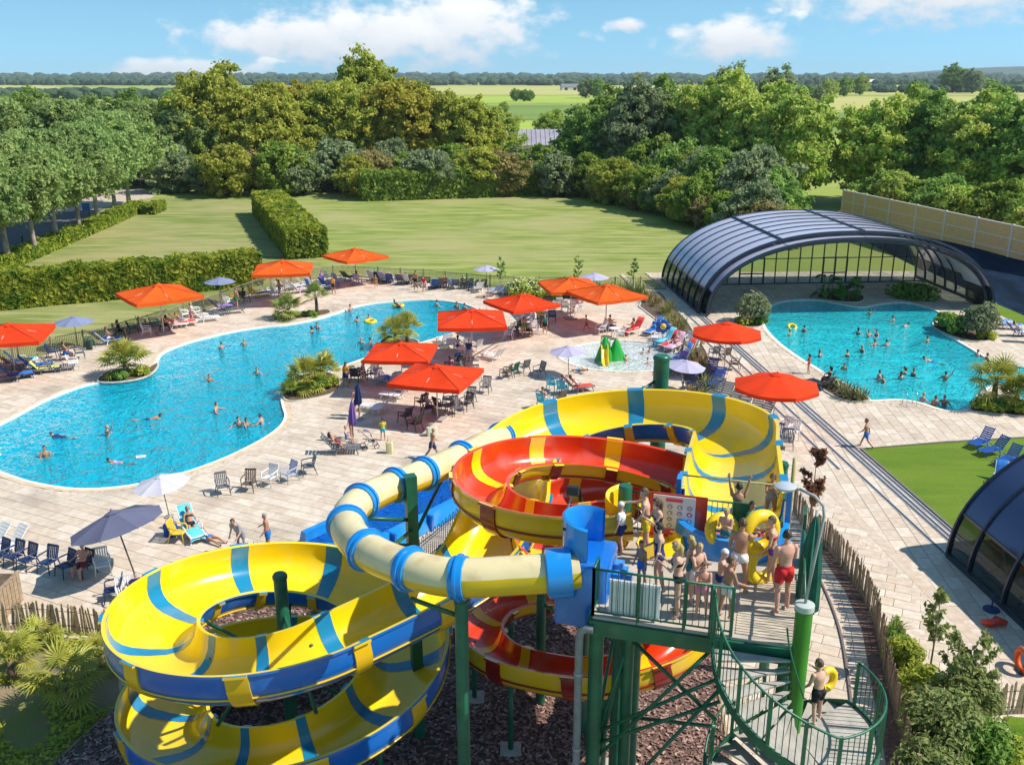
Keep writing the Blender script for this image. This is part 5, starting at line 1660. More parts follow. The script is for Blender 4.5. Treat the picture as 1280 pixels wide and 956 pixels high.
# zone, kind, u, v (ground), facing degrees, colour, towel
FURN = [
 ('A','l',44,462,-60,'navy','blue'),('A','c',100,448,-60,'grey',None),('A','l',26,456,-60,'white','aqua'),
 ('B','l',228,408,-55,'white','red'),('B','l',256,402,-55,'white',None),('B','c',178,411,-60,'grey',None),('B','l',276,388,-55,'navy','violet'),('B','c',286,383,-45,'white',None),
 ('C','c',345,372,-45,'white',None),('C','l',375,366,-50,'white','pink'),('C','c',388,362,-45,'blue',None),('C','c',421,354,-30,'pale',None),
 ('D','l',467,351,-10,'white','aqua'),('D','l',481,353,-10,'pale','violet'),('D','l',509,355,-5,'white','pink'),('D','c',534,359,0,'dark',None),('D','l',550,360,0,'grey','red'),('D','c',562,360,5,'pale',None),('D','c',586,361,30,'navy',None),('D','l',598,365,20,'white',None),('D','l',632,369,30,'white','blue'),
 ('E','c',664,409,150,'white',None),('E','c',674,404,200,'navy',None),('E','c',645,415,60,'dark',None),('E','c',722,391,100,'white',None),('E','c',751,418,120,'white',None),('E','l',556,431,20,'white',None),('E','c',596,440,40,'white',None),
 ('F','c',436,474,30,'grey',None),('F','c',474,480,200,'pale',None),('F','c',527,510,40,'dark',None),('F','c',550,515,-40,'dark',None),('F','l',497,500,60,'white',None),('F','c',588,505,160,'grey',None),('F','c',583,470,-100,'grey',None),
 ('I','l',838,434,140,'white','red'),('I','c',868,440,150,'white',None),('I','l',852,450,135,'white','blue'),('I','l',846,462,130,'white','violet'),
 ('K','c',-22,700,155,'navy',None),('K','c',20,706,155,'navy',None),('K','c',182,752,40,'dark',None),
 ('A','l',20,474,-60,'navy','blue'),('A','l',10,462,-60,'grey','white'),('A','l',33,468,-70,'grey',None),('A','l',54,466,-65,'navy','lime'),('A','l',72,464,-70,'grey',None),('A','c',92,461,-60,'white',None),('A','c',66,447,-70,'navy',None),('A','c',112,434,-60,'green',None),('A','l',2,478,-60,'grey',None),('A','c',82,450,-60,'navy',None),
 ('B','l',135,430,-50,'white','blue'),('B','c',150,421,-60,'dark',None),('B','c',166,417,-60,'navy',None),('B','c',184,420,-70,'white',None),('B','c',193,410,-60,'blue',None),('B','c',206,414,-60,'dark',None),('B','l',216,411,-60,'white',None),('B','c',232,399,-55,'white',None),('B','c',247,396,-55,'white',None),('B','l',266,396,-55,'grey',None),('B','l',288,392,-60,'grey',None),('B','c',296,380,-40,'yellow',None),('B','c',306,378,-40,'dark',None),('B','c',317,373,-40,'yellow',None),
 ('C','l',338,368,-50,'white',None),('C','l',324,371,-50,'yellow','blue'),('C','l',353,364,-50,'white',None),('C','l',368,362,-50,'white',None),('C','l',382,359,-50,'white',None),('C','l',393,357,-50,'white',None),('C','l',400,363,-45,'white',None),('C','l',410,360,-40,'blue','violet'),('C','c',409,351,-20,'white',None),
 ('D','l',436,351,-35,'dark',None),('D','c',447,355,-30,'pale',None),('D','c',461,350,-10,'white',None),('D','l',474,352,-10,'navy','blue'),('D','l',488,354,-10,'blue','pink'),('D','l',502,355,-5,'grey','pink'),('D','l',515,355,-5,'dark',None),('D','l',526,357,-5,'grey',None),('D','l',544,361,0,'blue','aqua'),('D','l',556,359,0,'dark',None),('D','l',568,361,5,'navy',None),('D','c',579,361,5,'dark',None),('D','c',592,363,60,'dark',None),('D','c',604,362,20,'dark',None),('D','l',620,368,30,'pale',None),('D','l',645,370,30,'pale','white'),
 ('E','c',642,420,110,'dark',None),('E','c',651,409,0,'white',None),('E','c',636,424,70,'white',None),('E','c',658,420,-60,'brown',None),('E','c',668,418,200,'white',None),('E','c',680,409,0,'dark','yellow'),('E','c',690,402,0,'navy',None),('E','l',618,450,40,'white',None),('E','c',573,440,-20,'white',None),('E','c',585,437,10,'white',None),('E','l',562,436,20,'white',None),('E','c',706,390,-20,'white',None),('E','c',697,386,20,'white',None),('E','c',716,392,160,'white',None),('E','c',774,424,110,'white',None),('E','c',763,414,-60,'white',None),('E','l',792,417,140,'white','red'),
 ('F','c',595,476,190,'grey',None),('F','c',607,491,170,'grey',None),('F','c',507,528,60,'dark',None),('F','c',519,538,50,'dark',None),('F','c',535,518,-70,'brown',None),('F','c',571,517,200,'grey',None),('F','c',583,512,150,'dark',None),('F','c',560,507,90,'dark',None),('F','l',489,481,30,'pale','blue'),('F','l',474,514,75,'white',None),('F','c',456,476,-30,'dark',None),('F','c',467,474,170,'dark',None),('F','l',424,566,-80,'grey',None),('F','c',444,477,0,'navy','yellow'),('F','c',562,468,0,'dark',None),('F','c',575,463,30,'dark',None),
 ('G','c',279,617,-150,'grey',None),('G','c',312,613,170,'brown',None),('G','c',338,606,150,'white',None),('G','c',362,601,140,'pale',None),('G','c',386,592,120,'grey',None),
 ('K','l',10,692,150,'white',None),('K','l',-12,690,150,'white',None),('K','c',2,704,155,'navy',None),('K','c',36,710,158,'navy',None),('K','c',62,713,156,'navy',None),('K','c',84,718,152,'navy',None),('K','c',106,718,160,'dark',None),('K','c',129,716,-160,'white',None),('K','c',143,749,110,'navy',None),('K','c',158,754,200,'white',None),('K','c',172,748,30,'navy','violet'),('K','c',192,744,60,'brown',None),('K','c',207,735,50,'navy',None),('K','l',240,668,-150,'white','aqua'),('K','c',224,676,-100,'yellow',None),('K','c',222,729,40,'dark',None),
 ('L','c',641,470,60,'green',None),('L','c',655,466,40,'grey',None),('L','c',674,471,120,'grey',None),('L','c',632,473,60,'brown',None),('L','c',690,488,-30,'teal',None),('L','c',703,493,-20,'teal',None),('L','c',679,510,-40,'teal',None),('L','l',721,490,-70,'grey','red'),('L','c',700,505,40,'brown',None),
 ('H','l',888,470,150,'blue',None),('H','l',896,482,150,'blue',None),('H','l',893,496,140,'grey',None),('H','l',904,502,140,'grey',None),('H','l',914,509,140,'grey',None),('H','l',930,507,140,'grey',None),('H','l',943,518,140,'grey',None),('H','l',951,527,140,'grey',None),('H','c',958,541,150,'dark',None),('H','c',972,553,150,'blue',None),('H','c',984,560,160,'grey',None),('H','c',982,544,150,'white',None),('H','c',992,548,150,'white',None),('H','c',906,450,30,'brown',None),('H','c',918,462,60,'brown',None),('H','c',893,448,10,'grey',None),
 ('I','l',817,417,150,'white','blue'),('I','l',826,424,150,'white',None),('I','l',844,436,140,'white','pink'),('I','l',858,445,140,'white','red'),('I','l',850,456,130,'white',None),('I','c',862,432,150,'white',None),('I','l',842,468,120,'green',None),('I','c',862,486,60,'navy',None),('I','c',872,492,60,'grey',None),('I','l',832,430,140,'blue','aqua'),
 ('J','l',1226,557,120,'blue',None),('J','l',1242,567,120,'blue',None),('J','l',1260,579,120,'blue',None),('J','l',1250,604,150,'white','blue'),
 ('M','l',1245,406,-100,'white','blue'),('M','l',1258,411,-100,'white','blue'),('M','l',1272,420,-100,'blue','white'),('M','l',1287,428,-100,'white','blue'),
 ('N','c',1034,482,60,'dark',None),('N','l',1027,486,30,'dark',None)]
from collections import Counter
labs = []
for (z, k, u, v, a, c, t) in FURN:
    nm = 'plastic garden chair' if k == 'c' else 'slatted sun lounger'
    tw = (' with %s towel' % TW[t]) if t else ''
    labs.append('%s %s%s %s' % (CW[c], nm, tw, ZONES[z]))
cnt = Counter(labs)
jr = random.Random(4)
for (z, k, u, v, a, c, t), lab in zip(FURN, labs):
    near = {'G': 1.06, 'K': 1.06, 'J': .92}.get(z, 1.12 if v < 420 else 1.08)
    grp = ('chairs ' if k == 'c' else 'loungers ') + ZONES[z]
    o = put(CHAIR if k == 'c' else LOUNGER, P(u, v, .02), R(a) + jr.uniform(-.15, .15), lab, grp, near, {'*': SEAT[c]})
    if t:
        tw = obj_new('towel', TOWELM)
        tw.location = o.location; tw.rotation_euler = o.rotation_euler
        tw.scale = (near, near, near) if k == 'l' else (.78, .42, .95)
        tw.location.z += .004 if k == 'l' else .07
        tag(tw, '%s towel draped over the %s %s %s' % (TW[t], CW[c], 'chair' if k == 'c' else 'lounger', ZONES[z]), 'towel', 'towels ' + ZONES[z])
        tw.material_slots[0].link = 'OBJECT'; tw.material_slots[0].material = TOWEL[t]
for o, m in STYLE: restyle(o, m)
STYLE.clear()

# ---- tables, pushchair, bags, toys
def table(loc, lab, m, h=.70, r_=.42):
    t = thing('round_table', lab, 'table', loc)
    MB().lathe([(r_, h - .03), (r_ + .01, h - .01), (r_, h)], 22).build('table_top', m, t, 40)
    for k in range(4):
        a = R(45 + 90 * k); MB().tube([(r_ * .6 * math.cos(a), r_ * .6 * math.sin(a), h - .03), (r_ * .75 * math.cos(a), r_ * .75 * math.sin(a), 0)], .022, 6).build('leg', m, t, True)
table(P(561, 520, .02), 'round dark table under the bright red parasol', SEAT['dark'])
table(P(470, 519, .02), 'round white table beside the white lounger under the overlapping parasols', SEAT['white'], .5, .36)
table(P(577, 447, .02), 'round white table between white chairs at the pool end', SEAT['white'])
table(P(768, 421, .02), 'round white table beside the seated couple near the splash pool', SEAT['white'])
table(P(690, 394, .02), 'round white table under the orange parasol by the daisy bush', SEAT['white'])
def pushchair(loc, rz, lab, m, m2):
    r_ = thing('pushchair', lab, 'pushchair', loc, rz)
    for (x, y) in ((-.25, -.3), (.25, -.3), (-.22, .35), (.22, .35)):
        w_ = MB(); w_.tube([(x, y + .13 * math.cos(t), .13 + .13 * math.sin(t)) for t in [2 * math.pi * i / 12 for i in range(12)]], .022, 6, closed=True); w_.build('wheel', M_BLACKM, r_, True)
    for s in (-1, 1):
        MB().tube([(s * .25, .35, .15), (s * .25, 0, .5), (s * .25, -.45, 1.02), (s * .2, -.55, 1.05)], .016, 6).build('frame_tube', M_SHADYG, r_, True)
        MB().tube([(s * .25, -.3, .15), (s * .25, .05, .55)], .016, 6).build('frame_tube', M_SHADYG, r_, True)
    b = MB(); b.add([(-.22, .28, .42), (.22, .28, .42), (.22, -.05, .40), (-.22, -.05, .40), (.22, -.3, .85), (-.22, -.3, .85)], [(0, 1, 2, 3), (3, 2, 4, 5)]); b.build('seat', m, r_)
    h = MB(); V = []; F = []
    for i in range(8):
        a = R(100) * i / 7
        for x in (-.24, -.12, .12, .24): V.append((x, -.3 + .38 * math.sin(a) * 1.1, .72 + .36 * math.cos(a) * (1 - abs(x) * .5)))
    for i in range(7):
        for k in range(3): F.append((i * 4 + k, i * 4 + k + 1, i * 4 + 5 + k, i * 4 + 4 + k))
    h.add(V, F); h.build('hood', m2, r_, True)
    MB().tube([(-.2, -.55, 1.05), (.2, -.55, 1.05)], .02, 6).build('handle', M_BLACKM, r_, True)
pushchair(P(462, 560, .02), R(-70), 'black pushchair with raised hood beside the folded violet parasol', TOWEL['black'], M_GREYC)
pushchair(P(573, 458, .02), R(30), 'dark pushchair with blue hood behind the bright red parasol', TOWEL['black'], TOWEL['blue'])
pushchair(P(650, 414, .02), R(120), 'pale pushchair beside the people at the pool end', SEAT['pale'], M_PALEC)
def bag(loc, m, lab, s=(.45, .28, .36), rz=0.0):
    r_ = thing('beach_bag', lab, 'bag', loc, rz)
    b = MB(); rbox(b, (0, 0), s[0], s[1], 0, s[2], 0, .06); b.build('bag_body', m, r_, 40)
    for k in (-1, 1):
        MB().tube([(-s[0] * .3, k * s[1] * .3, s[2] * .95), (-s[0] * .2, k * s[1] * .35, s[2] * 1.35), (s[0] * .2, k * s[1] * .35, s[2] * 1.35), (s[0] * .3, k * s[1] * .3, s[2] * .95)], .014, 5).build('handle', m, r_, True)
bag(P(214, 669, .02), cloth('royal_blue_bag', (.02, .07, .38), 0), 'royal blue beach bag beside the yellow chair', (.5, .42, .6))
bag(P(300, 696, .02), cloth('royal_blue_bag', (.02, .07, .38), 0), 'blue cool bag at the feet of the man in a grey shirt', (.6, .4, .42))
bag(P(320, 697, .02), cloth('teal_bag', (.05, .18, .36), 0), 'teal beach bag between the two standing men', (.42, .4, .5))
bag(P(540, 544, .02), cloth('pale_print_bag', (.55, .60, .45), 0), 'pale green printed bag leaning on a black chair', (.6, .3, .5), .4)
bag(P(487, 566, .02), cloth('straw_bag', (.60, .55, .30), 0), 'straw coloured towel bag hung beside the pushchair', (.35, .3, .62))
bag(P(112, 437, .02), cloth('dark_bag', (.03, .05, .05), 0), 'dark rucksack standing against the fence', (.4, .3, .7))
bag(P(345, 696, .02), TOWEL['black'], 'small black bag behind the men at the slide rim', (.4, .3, .3))
# folding fan heater / blower by the dark enclosure, orange hoses
ob = thing('orange_lifebuoy', 'orange rescue ring leaning on the dark enclosure', 'lifebuoy', P(1276, 838))
b = MB(); b.tube([(.0, .36 * math.cos(t), .40 + .36 * math.sin(t)) for t in [2 * math.pi * i / 20 for i in range(20)]], .10, 9, closed=True); b.build('ring', mat('rescue_orange', (.75, .10, .01), .5), ob, True)
b = MB(); b.tube([(.0, .46 * math.cos(t), .40 + .46 * math.sin(t)) for t in [2 * math.pi * i / 16 for i in range(16)]], .014, 5, closed=True); b.build('rope', M_WPOLE, ob, True)
MB().box((-.05, -.1, .05), (.25, .4, .08)).build('foot', M_BLACKM, ob)
fl_ = thing('red_float', 'crumpled red swim float lying by the dark enclosure rail', 'float', P(1243, 782, .02))
b = MB(); b.tube([(-.45, .1, .13), (-.2, -.06, .16), (.1, .05, .2), (.4, -.08, .15)], [.08, .15, .16, .09], 10); b.build('float_body', mat('red_vinyl', (.65, .05, .02), .35), fl_, True)
MB().tube([(-.1, 0, .30), (0, .05, .4), (.1, .05, .34)], .015, 5).build('grip', M_BLACKM, fl_, True)
bs_ = thing('blue_stand', 'small blue round stand beside the dark enclosure', 'stand', P(1239, 762, .02))
MB().lathe([(.3, 0), (.3, .05), (.05, .08)], 18).build('foot', SEAT['navy'], bs_, 40); MB().lathe([(.03, .05), (.03, .62), (.08, .66)], 10).build('stem', SEAT['navy'], bs_, 40)
# planter box
pl = thing('planter_box', 'tall slatted timber planter box at the deck edge', 'planter', P(-6, 765))
for k in range(7):
    MB().box((.62 - .0, -.75 + k * .25, .62), (.05, .22, 1.2)).build('board', M_TIMBER, pl); MB().box((-.75 + k * .22, -.9, .62), (.20, .05, 1.2)).build('board', M_TIMBER, pl)
MB().box((-.1, 0, 1.10), (1.4, 1.7, .1)).build('soil', M_SOIL, pl)
for (x0, y0, x1, y1) in ((.62, -.92, .62, .9), (-.9, -.92, .66, -.92)): MB().bar((x0, y0, 1.24), (x1, y1, 1.24), .12, .05).build('cap_rail', M_TIMBER, pl)
# child slide in the splash pool
ks = thing('children_slide', 'green twin humped children slide with a yellow chute in the splash pool', 'slide', P(763, 455, -.3), R(12))
M_KG = gel('slide_green', (.02, .34, .04)); 
def hump(cx_, h, w_):
    b = MB(); V = []; F = []; n = 16; rows = 9
    for i in range(rows):
        t = i / (rows - 1)
        z = h * t
        rx = w_ * (1.15 * (1 - t) ** 1.6 + .42 * math.sqrt(max(0, 1 - t ** 3)) + .12); ry = w_ * (1.0 * (1 - t) ** 1.3 + .35 * math.sqrt(max(0, 1 - t ** 3)) + .10)
        for k in range(n):
            a = 2 * math.pi * k / n
            q = 1 + .09 * math.cos(6 * a) + .06 * math.sin(3 * a + i) * (1 - t)
            V.append((cx_ + rx * q * math.cos(a), .5 + ry * q * math.sin(a), z))
    for i in range(rows - 1):
        for k in range(n): F.append((i * n + k, i * n + (k + 1) % n, i * n + n + (k + 1) % n, i * n + n + k))
    F.append(tuple((rows - 1) * n + k for k in range(n)))
    b.add(V, F); return b.build('hump', M_KG, ks, 50)
hump(-.55, 2.6, .85); hump(.8, 2.35, .85)
channel(ks, [ORG[ks.name] + Vector(p) for p in [(-.75, .2, 1.75), (-.85, -.3, 1.35), (-1.0, -.9, .8), (-1.15, -1.5, .45), (-1.25, -2.0, .36)]], .34, .28, 0, [M_YEL, M_YEL, M_YEL, M_YEL], sec=9, first=9, wall=.03)
for s in (-1, 1):
    MB().tube([(-.55 + s * .42, -.1, 1.5), (-.55 + s * .45, .2, 2.5), (-.55 + s * .42, .7, 2.5), (-.55 + s * .4, .95, 1.8)], .05, 7).build('side_arch', M_KG, ks, True)
ks.scale = (.60, .60, .74)
# grab rails at pool edges
def grab(px, lab):
    p = P(*px, .0); r_ = thing('grab_rail', lab, 'rail', p)
    for s in (-.3, .3):
        MB().tube([(s, 0, 0), (s, 0, .75), (s, -.15, .9), (s, -.5, .85), (s, -.6, .5), (s, -.6, -.4)], .022, 7).build('rail', mat('chrome', (.6, .6, .6), .15, metal=1), r_, True)
grab((1134, 505), 'chrome ladder rails at the covered pool rim')
grab((604, 398), 'chrome ladder rails at the end of the long pool')
sp_ = thing('pole_arm', 'long thin dark pole lying from the red parasol to the chairs', 'pole', P(590, 445, .6))
b = MB(); a_, b_ = P(588, 447, .9), P(633, 421, .7); b.tube([a_, b_], .035, 6); b.build('shaft', M_DPOLE, sp_, True, world=True); MB().ell(a_, (.06, .06, .06)).build('tip', M_DPOLE, sp_, True, world=True)
# blue and yellow water toy on the rail side
wt_ = thing('water_toy', 'blue and yellow flower shaped water toy beside the loungers', 'toy', P(828, 424, .02))
for k in range(5):
    a = 2 * math.pi * k / 5; MB().ell((.35 * math.cos(a), .1, .95 + .35 * math.sin(a)), (.26, .09, .26)).build('petal', SEAT['blue'], wt_, True)
MB().ell((0, -.05, 1.0), (.24, .12, .24)).build('flower_centre', SEAT['yellow'], wt_, True); MB().lathe([(.05, 0), (.05, .9)], 8, (0, .1, 0)).build('stem', SEAT['blue'], wt_, 40)
# ================================================================== PEOPLE
def rotx(v, a):
    c, s = math.cos(a), math.sin(a)
    return Vector((v.x, v.y * c - v.z * s, v.y * s + v.z * c))
POSES = {  # lean, (flex, abd, elbow) right and left arm, (hip flex, hip abd, knee) right and left leg, head yaw, head pitch
    'stand':   (3, (8, 10, 18), (4, 12, 14), (2, 4, 3), (-4, 5, 6), 10, 4),
    'relaxed': (2, (20, 14, 45), (6, 10, 15), (8, 5, 12), (-6, 6, 4), -30, 8),
    'akimbo':  (4, (-12, 38, 88), (10, 12, 35), (4, 7, 4), (-3, 7, 4), 15, 0),
    'hugging': (4, (38, 4, 100), (32, 6, 95), (2, 4, 4), (0, 5, 5), -15, 14),
    'reach':   (6, (70, 10, 18), (15, 12, 30), (6, 7, 6), (-6, 7, 4), 25, 2),
    'armsup':  (-2, (168, 14, 12), (166, 14, 12), (3, 5, 4), (-2, 6, 6), 0, -6),
    'walk':    (5, (-22, 8, 15), (28, 8, 30), (26, 3, 10), (-20, 3, 24), 0, 2),
    'bend':    (34, (28, 14, 25), (45, 12, 35), (10, 8, 14), (4, 8, 12), 0, 10),
    'sit':     (-8, (30, 14, 55), (34, 12, 60), (84, 8, 82), (80, 10, 78), 12, 6),
    'recline': (-46, (-8, 18, 45), (-4, 16, 50), (42, 6, 22), (30, 8, 12), 10, 20),
    'lie':     (-82, (10, 24, 30), (150, 20, 70), (2, 6, 6), (6, 8, 22), 20, 0),
    'wade':    (8, (34, 40, 40), (40, 46, 34), (8, 6, 10), (-4, 7, 8), 18, 2),
    'waveup':  (4, (150, 30, 25), (30, 40, 40), (8, 6, 10), (-4, 7, 8), -18, -4),
    'swim':    (78, (150, 20, 15), (20, 30, 30), (-4, 8, 8), (-14, 8, 16), 0, -40),
}
def cap_prim(a, b, ra, rb, reg):
    return ('cap', Vector(a), Vector(b), ra, rb, reg)
def figure(pose, sex, near):
    lean, AR, AL, LR, LL, hy_, hp_ = POSES[pose]
    child = sex == 'c'
    fem = sex == 'f'
    big = sex == 'b'
    prim = []
    up = rotx(Vector((0, 0, 1)), -R(lean)); fw = rotx(Vector((0, 1, 0)), -R(lean)); X = Vector((1, 0, 0))
    pel = Vector((0, 0, 0))
    TL = .52
    chest = pel + up * .34; neckb = pel + up * TL
    J_ = {}
    # torso loft
    w_ = 1.18 if big else .98 if fem else 1.0
    if fem: prof_t = [(-.13, .05, .05), (-.10, .12, .10), (-.02, .165, .115), (.06, .155, .108), (.14, .122, .092), (.22, .13, .095), (.30, .148, .118), (.36, .158, .120), (.42, .165, .095), (.47, .15, .075), (.52, .06, .055)]
    else: prof_t = [(-.13, .05, .05), (-.10, .115, .095), (-.02, .15, .11), (.06, .142, .105), (.14, .135, .098), (.22, .145, .105), (.30, .165, .118), (.36, .178, .120), (.42, .182, .102), (.47, .165, .08), (.52, .065, .06)]
    mb = MB()
    V, F = [], []
    n = 20
    for (t, rx, ry) in prof_t:
        bl_ = (.045 if big and 0 < t < .3 else 0)
        for i in range(n):
            a = 2 * math.pi * i / n
            V.append(pel + up * t + X * (rx * w_ * math.cos(a)) + fw * ((ry * w_ + (bl_ if math.sin(a) > 0 else 0)) * math.sin(a)))
    for k in range(len(prof_t) - 1):
        for i in range(n): F.append((k * n + i, k * n + (i + 1) % n, k * n + n + (i + 1) % n, k * n + n + i))
    F.append(tuple(range(n))[::-1]); F.append(tuple((len(prof_t) - 1) * n + i for i in range(n)))
    mb.add(V, F)
    def cap(a, b, ra, rb, reg, ns=12):
        a, b = Vector(a), Vector(b)
        prim.append((a, b, ra, rb, reg))
        t = (b - a).normalized() if (b - a).length > 1e-6 else Vector((0, 0, 1))
        pts, rs = [], []
        for q in (-.96, -.7, -.35): pts.append(a + t * ra * q); rs.append(ra * math.sqrt(1 - q * q))
        pts.append(a); rs.append(ra); pts.append(b); rs.append(rb)
        for q in (.35, .7, .96): pts.append(b + t * rb * q); rs.append(rb * math.sqrt(1 - q * q))
        mb.tube(pts, rs, ns)
    if fem:
        for s in (-1, 1):
            c = pel + up * .315 + X * (s * .07) + fw * .085
            mb.ell(c, (.06, .055, .058))
    for s in (-1, 1): # buttocks
        mb.ell(pel - up * .06 + X * (s * .07) - fw * .055, (.085, .08, .09))
    # head
    hsc = 1.16 if child else 1.0
    hd = rotx(Vector((0, 0, 1)), -R(lean * .45 + hp_ * .4)); 
    if pose in ('recline', 'lie'): hd = rotx(Vector((0, 0, 1)), -R(lean + 18))
    if pose == 'swim': hd = rotx(Vector((0, 0, 1)), -R(lean - 35))
    fwh = (fw - hd * fw.dot(hd)).normalized()
    yaw = Matrix.Rotation(R(hy_), 3, hd)
    fh = yaw @ fwh; xh = fh.cross(hd)
    neckt = neckb + (up + hd).normalized() * .07
    cap(neckb - up * .03, neckt, .056 if not fem else .05, .05, 'neck')
    hc = neckt + hd * (.105 * hsc) + fh * .012
    HM = Matrix((xh, fh, hd)).transposed()
    mb.ell(hc + hd * .012 * hsc, (.076 * hsc, .095 * hsc, .108 * hsc), 14, 10, HM)
    mb.ell(hc - hd * .05 * hsc + fh * .028 * hsc, (.055 * hsc, .066 * hsc, .068 * hsc), 12, 8, HM)
    mb.ell(hc - hd * .018 * hsc + fh * .098 * hsc, (.013, .02, .022), 8, 6, HM)
    mb.ell(hc - hd * .062 * hsc + fh * .088 * hsc, (.024, .012, .010), 8, 6, HM)
    for s in (-1, 1): mb.ell(hc - hd * .005 + xh * (s * .078 * hsc), (.012, .024, .032), 8, 6, HM)
    # arms
    hands = []
    for s, A in ((1, AR), (-1, AL)):
        sh = pel + up * .445 + X * (s * .185 * w_ * (.92 if fem else 1))
        f, ab, e = R(A[0]), R(A[1]), R(A[2])
        d = (-up) * math.cos(f) + fw * math.sin(f)
        d = (d * math.cos(ab) + X * (s * math.sin(ab))).normalized()
        ax = X * 1.0
        ax = (ax - d * ax.dot(d))
        if ax.length < .2: ax = up - d * up.dot(d)
        ax.normalize()
        # forearm swings towards the front (inward a little)
        fd = (Matrix.Rotation(e, 3, ax) @ d)
        if (fd - d).dot(fw) < 0 and A[0] < 120: fd = Matrix.Rotation(-e, 3, ax) @ d
        fd = (fd - X * (s * .35 * math.sin(e))).normalized()
        el_ = sh + d * .285; wr = el_ + fd * .25
        k = .86 if fem else 1.0
        cap(sh, sh + d * .1, .062 * k, .054 * k, 'upper_arm%d' % s)
        cap(sh, el_, .054 * k, .041 * k, 'upper_arm%d' % s)
        cap(el_, wr, .043 * k, .028 * k, 'forearm')
        # hand
        sd_ = fd.cross(fw)
        if sd_.length < .2: sd_ = fd.cross(up)
        sd_.normalize(); nn_ = sd_.cross(fd)
        Mh = Matrix((sd_, nn_, fd)).transposed()
        mb.ell(wr + fd * .055, (.040, .019, .055), 10, 7, Mh)
        for q in range(4):
            b0 = wr + fd * .09 + sd_ * ((q - 1.5) * .0205)
            L_ = (.062, .074, .069, .052)[q]
            k1 = b0 + (fd + sd_ * (q - 1.5) * .10 + nn_ * .15).normalized() * L_ * .55
            k2 = k1 + (fd + sd_ * (q - 1.5) * .08 + nn_ * .55).normalized() * L_ * .5
            mb.tube([b0 - fd * .02, b0, k1, k2], [.010, .0102, .0092, .0075], 7)
        tb0 = wr + fd * .03 - sd_ * .032 * s
        mb.tube([tb0, tb0 + (fd * .6 - sd_ * s * .8).normalized() * .035, tb0 + (fd * .6 - sd_ * s * .8).normalized() * .035 + (fd - sd_ * s * .2 + nn_ * .3).normalized() * .035], [.013, .0115, .009], 7)
        hands.append(wr + fd * .1)
    feet = []
    for s, Lg in ((1, LR), (-1, LL)):
        hip = pel - up * .05 + X * (s * .092 * (1.05 if fem else 1))
        f, ab, kn = R(Lg[0]), R(Lg[1]), R(Lg[2])
        base = lean if pose in ('lie', 'swim') else 0
        def leg(a_): return rotx(Vector((0, 0, -1)), a_ - R(base))
        d = leg(f); d = (d * math.cos(ab) + X * (s * math.sin(ab))).normalized()
        d2 = leg(f - kn); d2 = (d2 * math.cos(ab * .4) + X * (s * math.sin(ab * .4))).normalized()
        knee = hip + d * .41; ank = knee + d2 * .40
        k = 1.06 if fem else 1.12 if big else 1.0
        cap(hip, hip + d * .16, .088 * k, .080 * k, 'thigh%d' % s)
        cap(hip, knee, .086 * k, .056, 'thigh%d' % s)
        cap(knee, knee + d2 * .17, .055, .057, 'shin')
        cap(knee + d2 * .17, ank, .056, .036, 'shin')
        toe = rotx(d2, R(78)) if pose not in ('swim',) else rotx(d2, R(25))
        toe = (toe + X * s * .18).normalized()
        cap(ank + d2 * .035 - toe * .025, ank + d2 * .05 + toe * .13, .038, .028, 'foot')
        feet.append(ank)
    me = mb.mesh('b', None_MAT)
    o = bpy.data.objects.new('b', me); COL.objects.link(o)
    md = o.modifiers.new('r', 'REMESH'); md.mode = 'VOXEL'; md.voxel_size = .0115 if near else .021
    ms = o.modifiers.new('s', 'SMOOTH'); ms.factor = .5; ms.iterations = 3 if near else 2
    dg = bpy.context.evaluated_depsgraph_get()
    body = bpy.data.meshes.new_from_object(o.evaluated_get(dg))
    bpy.data.objects.remove(o)
    co = np.empty(len(body.vertices) * 3, np.float32); body.vertices.foreach_get('co', co); co = co.reshape(-1, 3)
    nr_ = np.empty(len(body.vertices) * 3, np.float32); body.vertices.foreach_get('normal', nr_); nr_ = nr_.reshape(-1, 3)
    zmin = co[:, 2].min()
    # regions
    best = np.full(len(co), 9.0); reg = np.full(len(co), -1); tpar = np.zeros(len(co))
    names = []
    for i, (a, b, ra, rb, rg) in enumerate(prim):
        names.append(rg)
        ab = np.array(b - a); L2 = max(1e-9, float(ab @ ab)); rel = co - np.array(a)
        t = np.clip(rel @ ab / L2, 0, 1)
        dist = np.linalg.norm(rel - t[:, None] * ab, axis=1) - (ra + (rb - ra) * t)
        m_ = dist < best
        best[m_] = dist[m_]; reg[m_] = i; tpar[m_] = t[m_] * math.sqrt(L2)
    U = np.array(up); Xn = np.array(X); Fn = np.array(fw)
    tz = co @ U; tx = co @ Xn; ty = co @ Fn
    rt = np.interp(tz, [p[0] for p in prof_t], [p[1] for p in prof_t]); ry_ = np.interp(tz, [p[0] for p in prof_t], [p[2] for p in prof_t])
    ell = np.sqrt((tx / (rt * w_ + .012)) ** 2 + (ty / (ry_ * w_ + (.06 if big else .035))) ** 2)
    tors = (ell < 1.12) & (tz > -.16) & (tz < .53) & ((best > -.012) | (tz < .30))
    rn = np.array([names[i] if i >= 0 else '' for i in reg])
    thigh = np.char.startswith(rn.astype(str), 'thigh') & (best < .03)
    uarm = np.char.startswith(rn.astype(str), 'upper') & (best < .03) & ~tors
    hrel = co - np.array(hc)
    hX, hY, hZ = hrel @ np.array(xh), hrel @ np.array(fh), hrel @ np.array(hd)
    head = (np.abs(hX) < .11 * hsc) & (np.abs(hY) < .13 * hsc) & (hZ > -.10 * hsc) & (hZ < .15 * hsc)
    S = hsc
    arm = np.char.startswith(rn.astype(str), 'forearm') | np.char.startswith(rn.astype(str), 'upper')
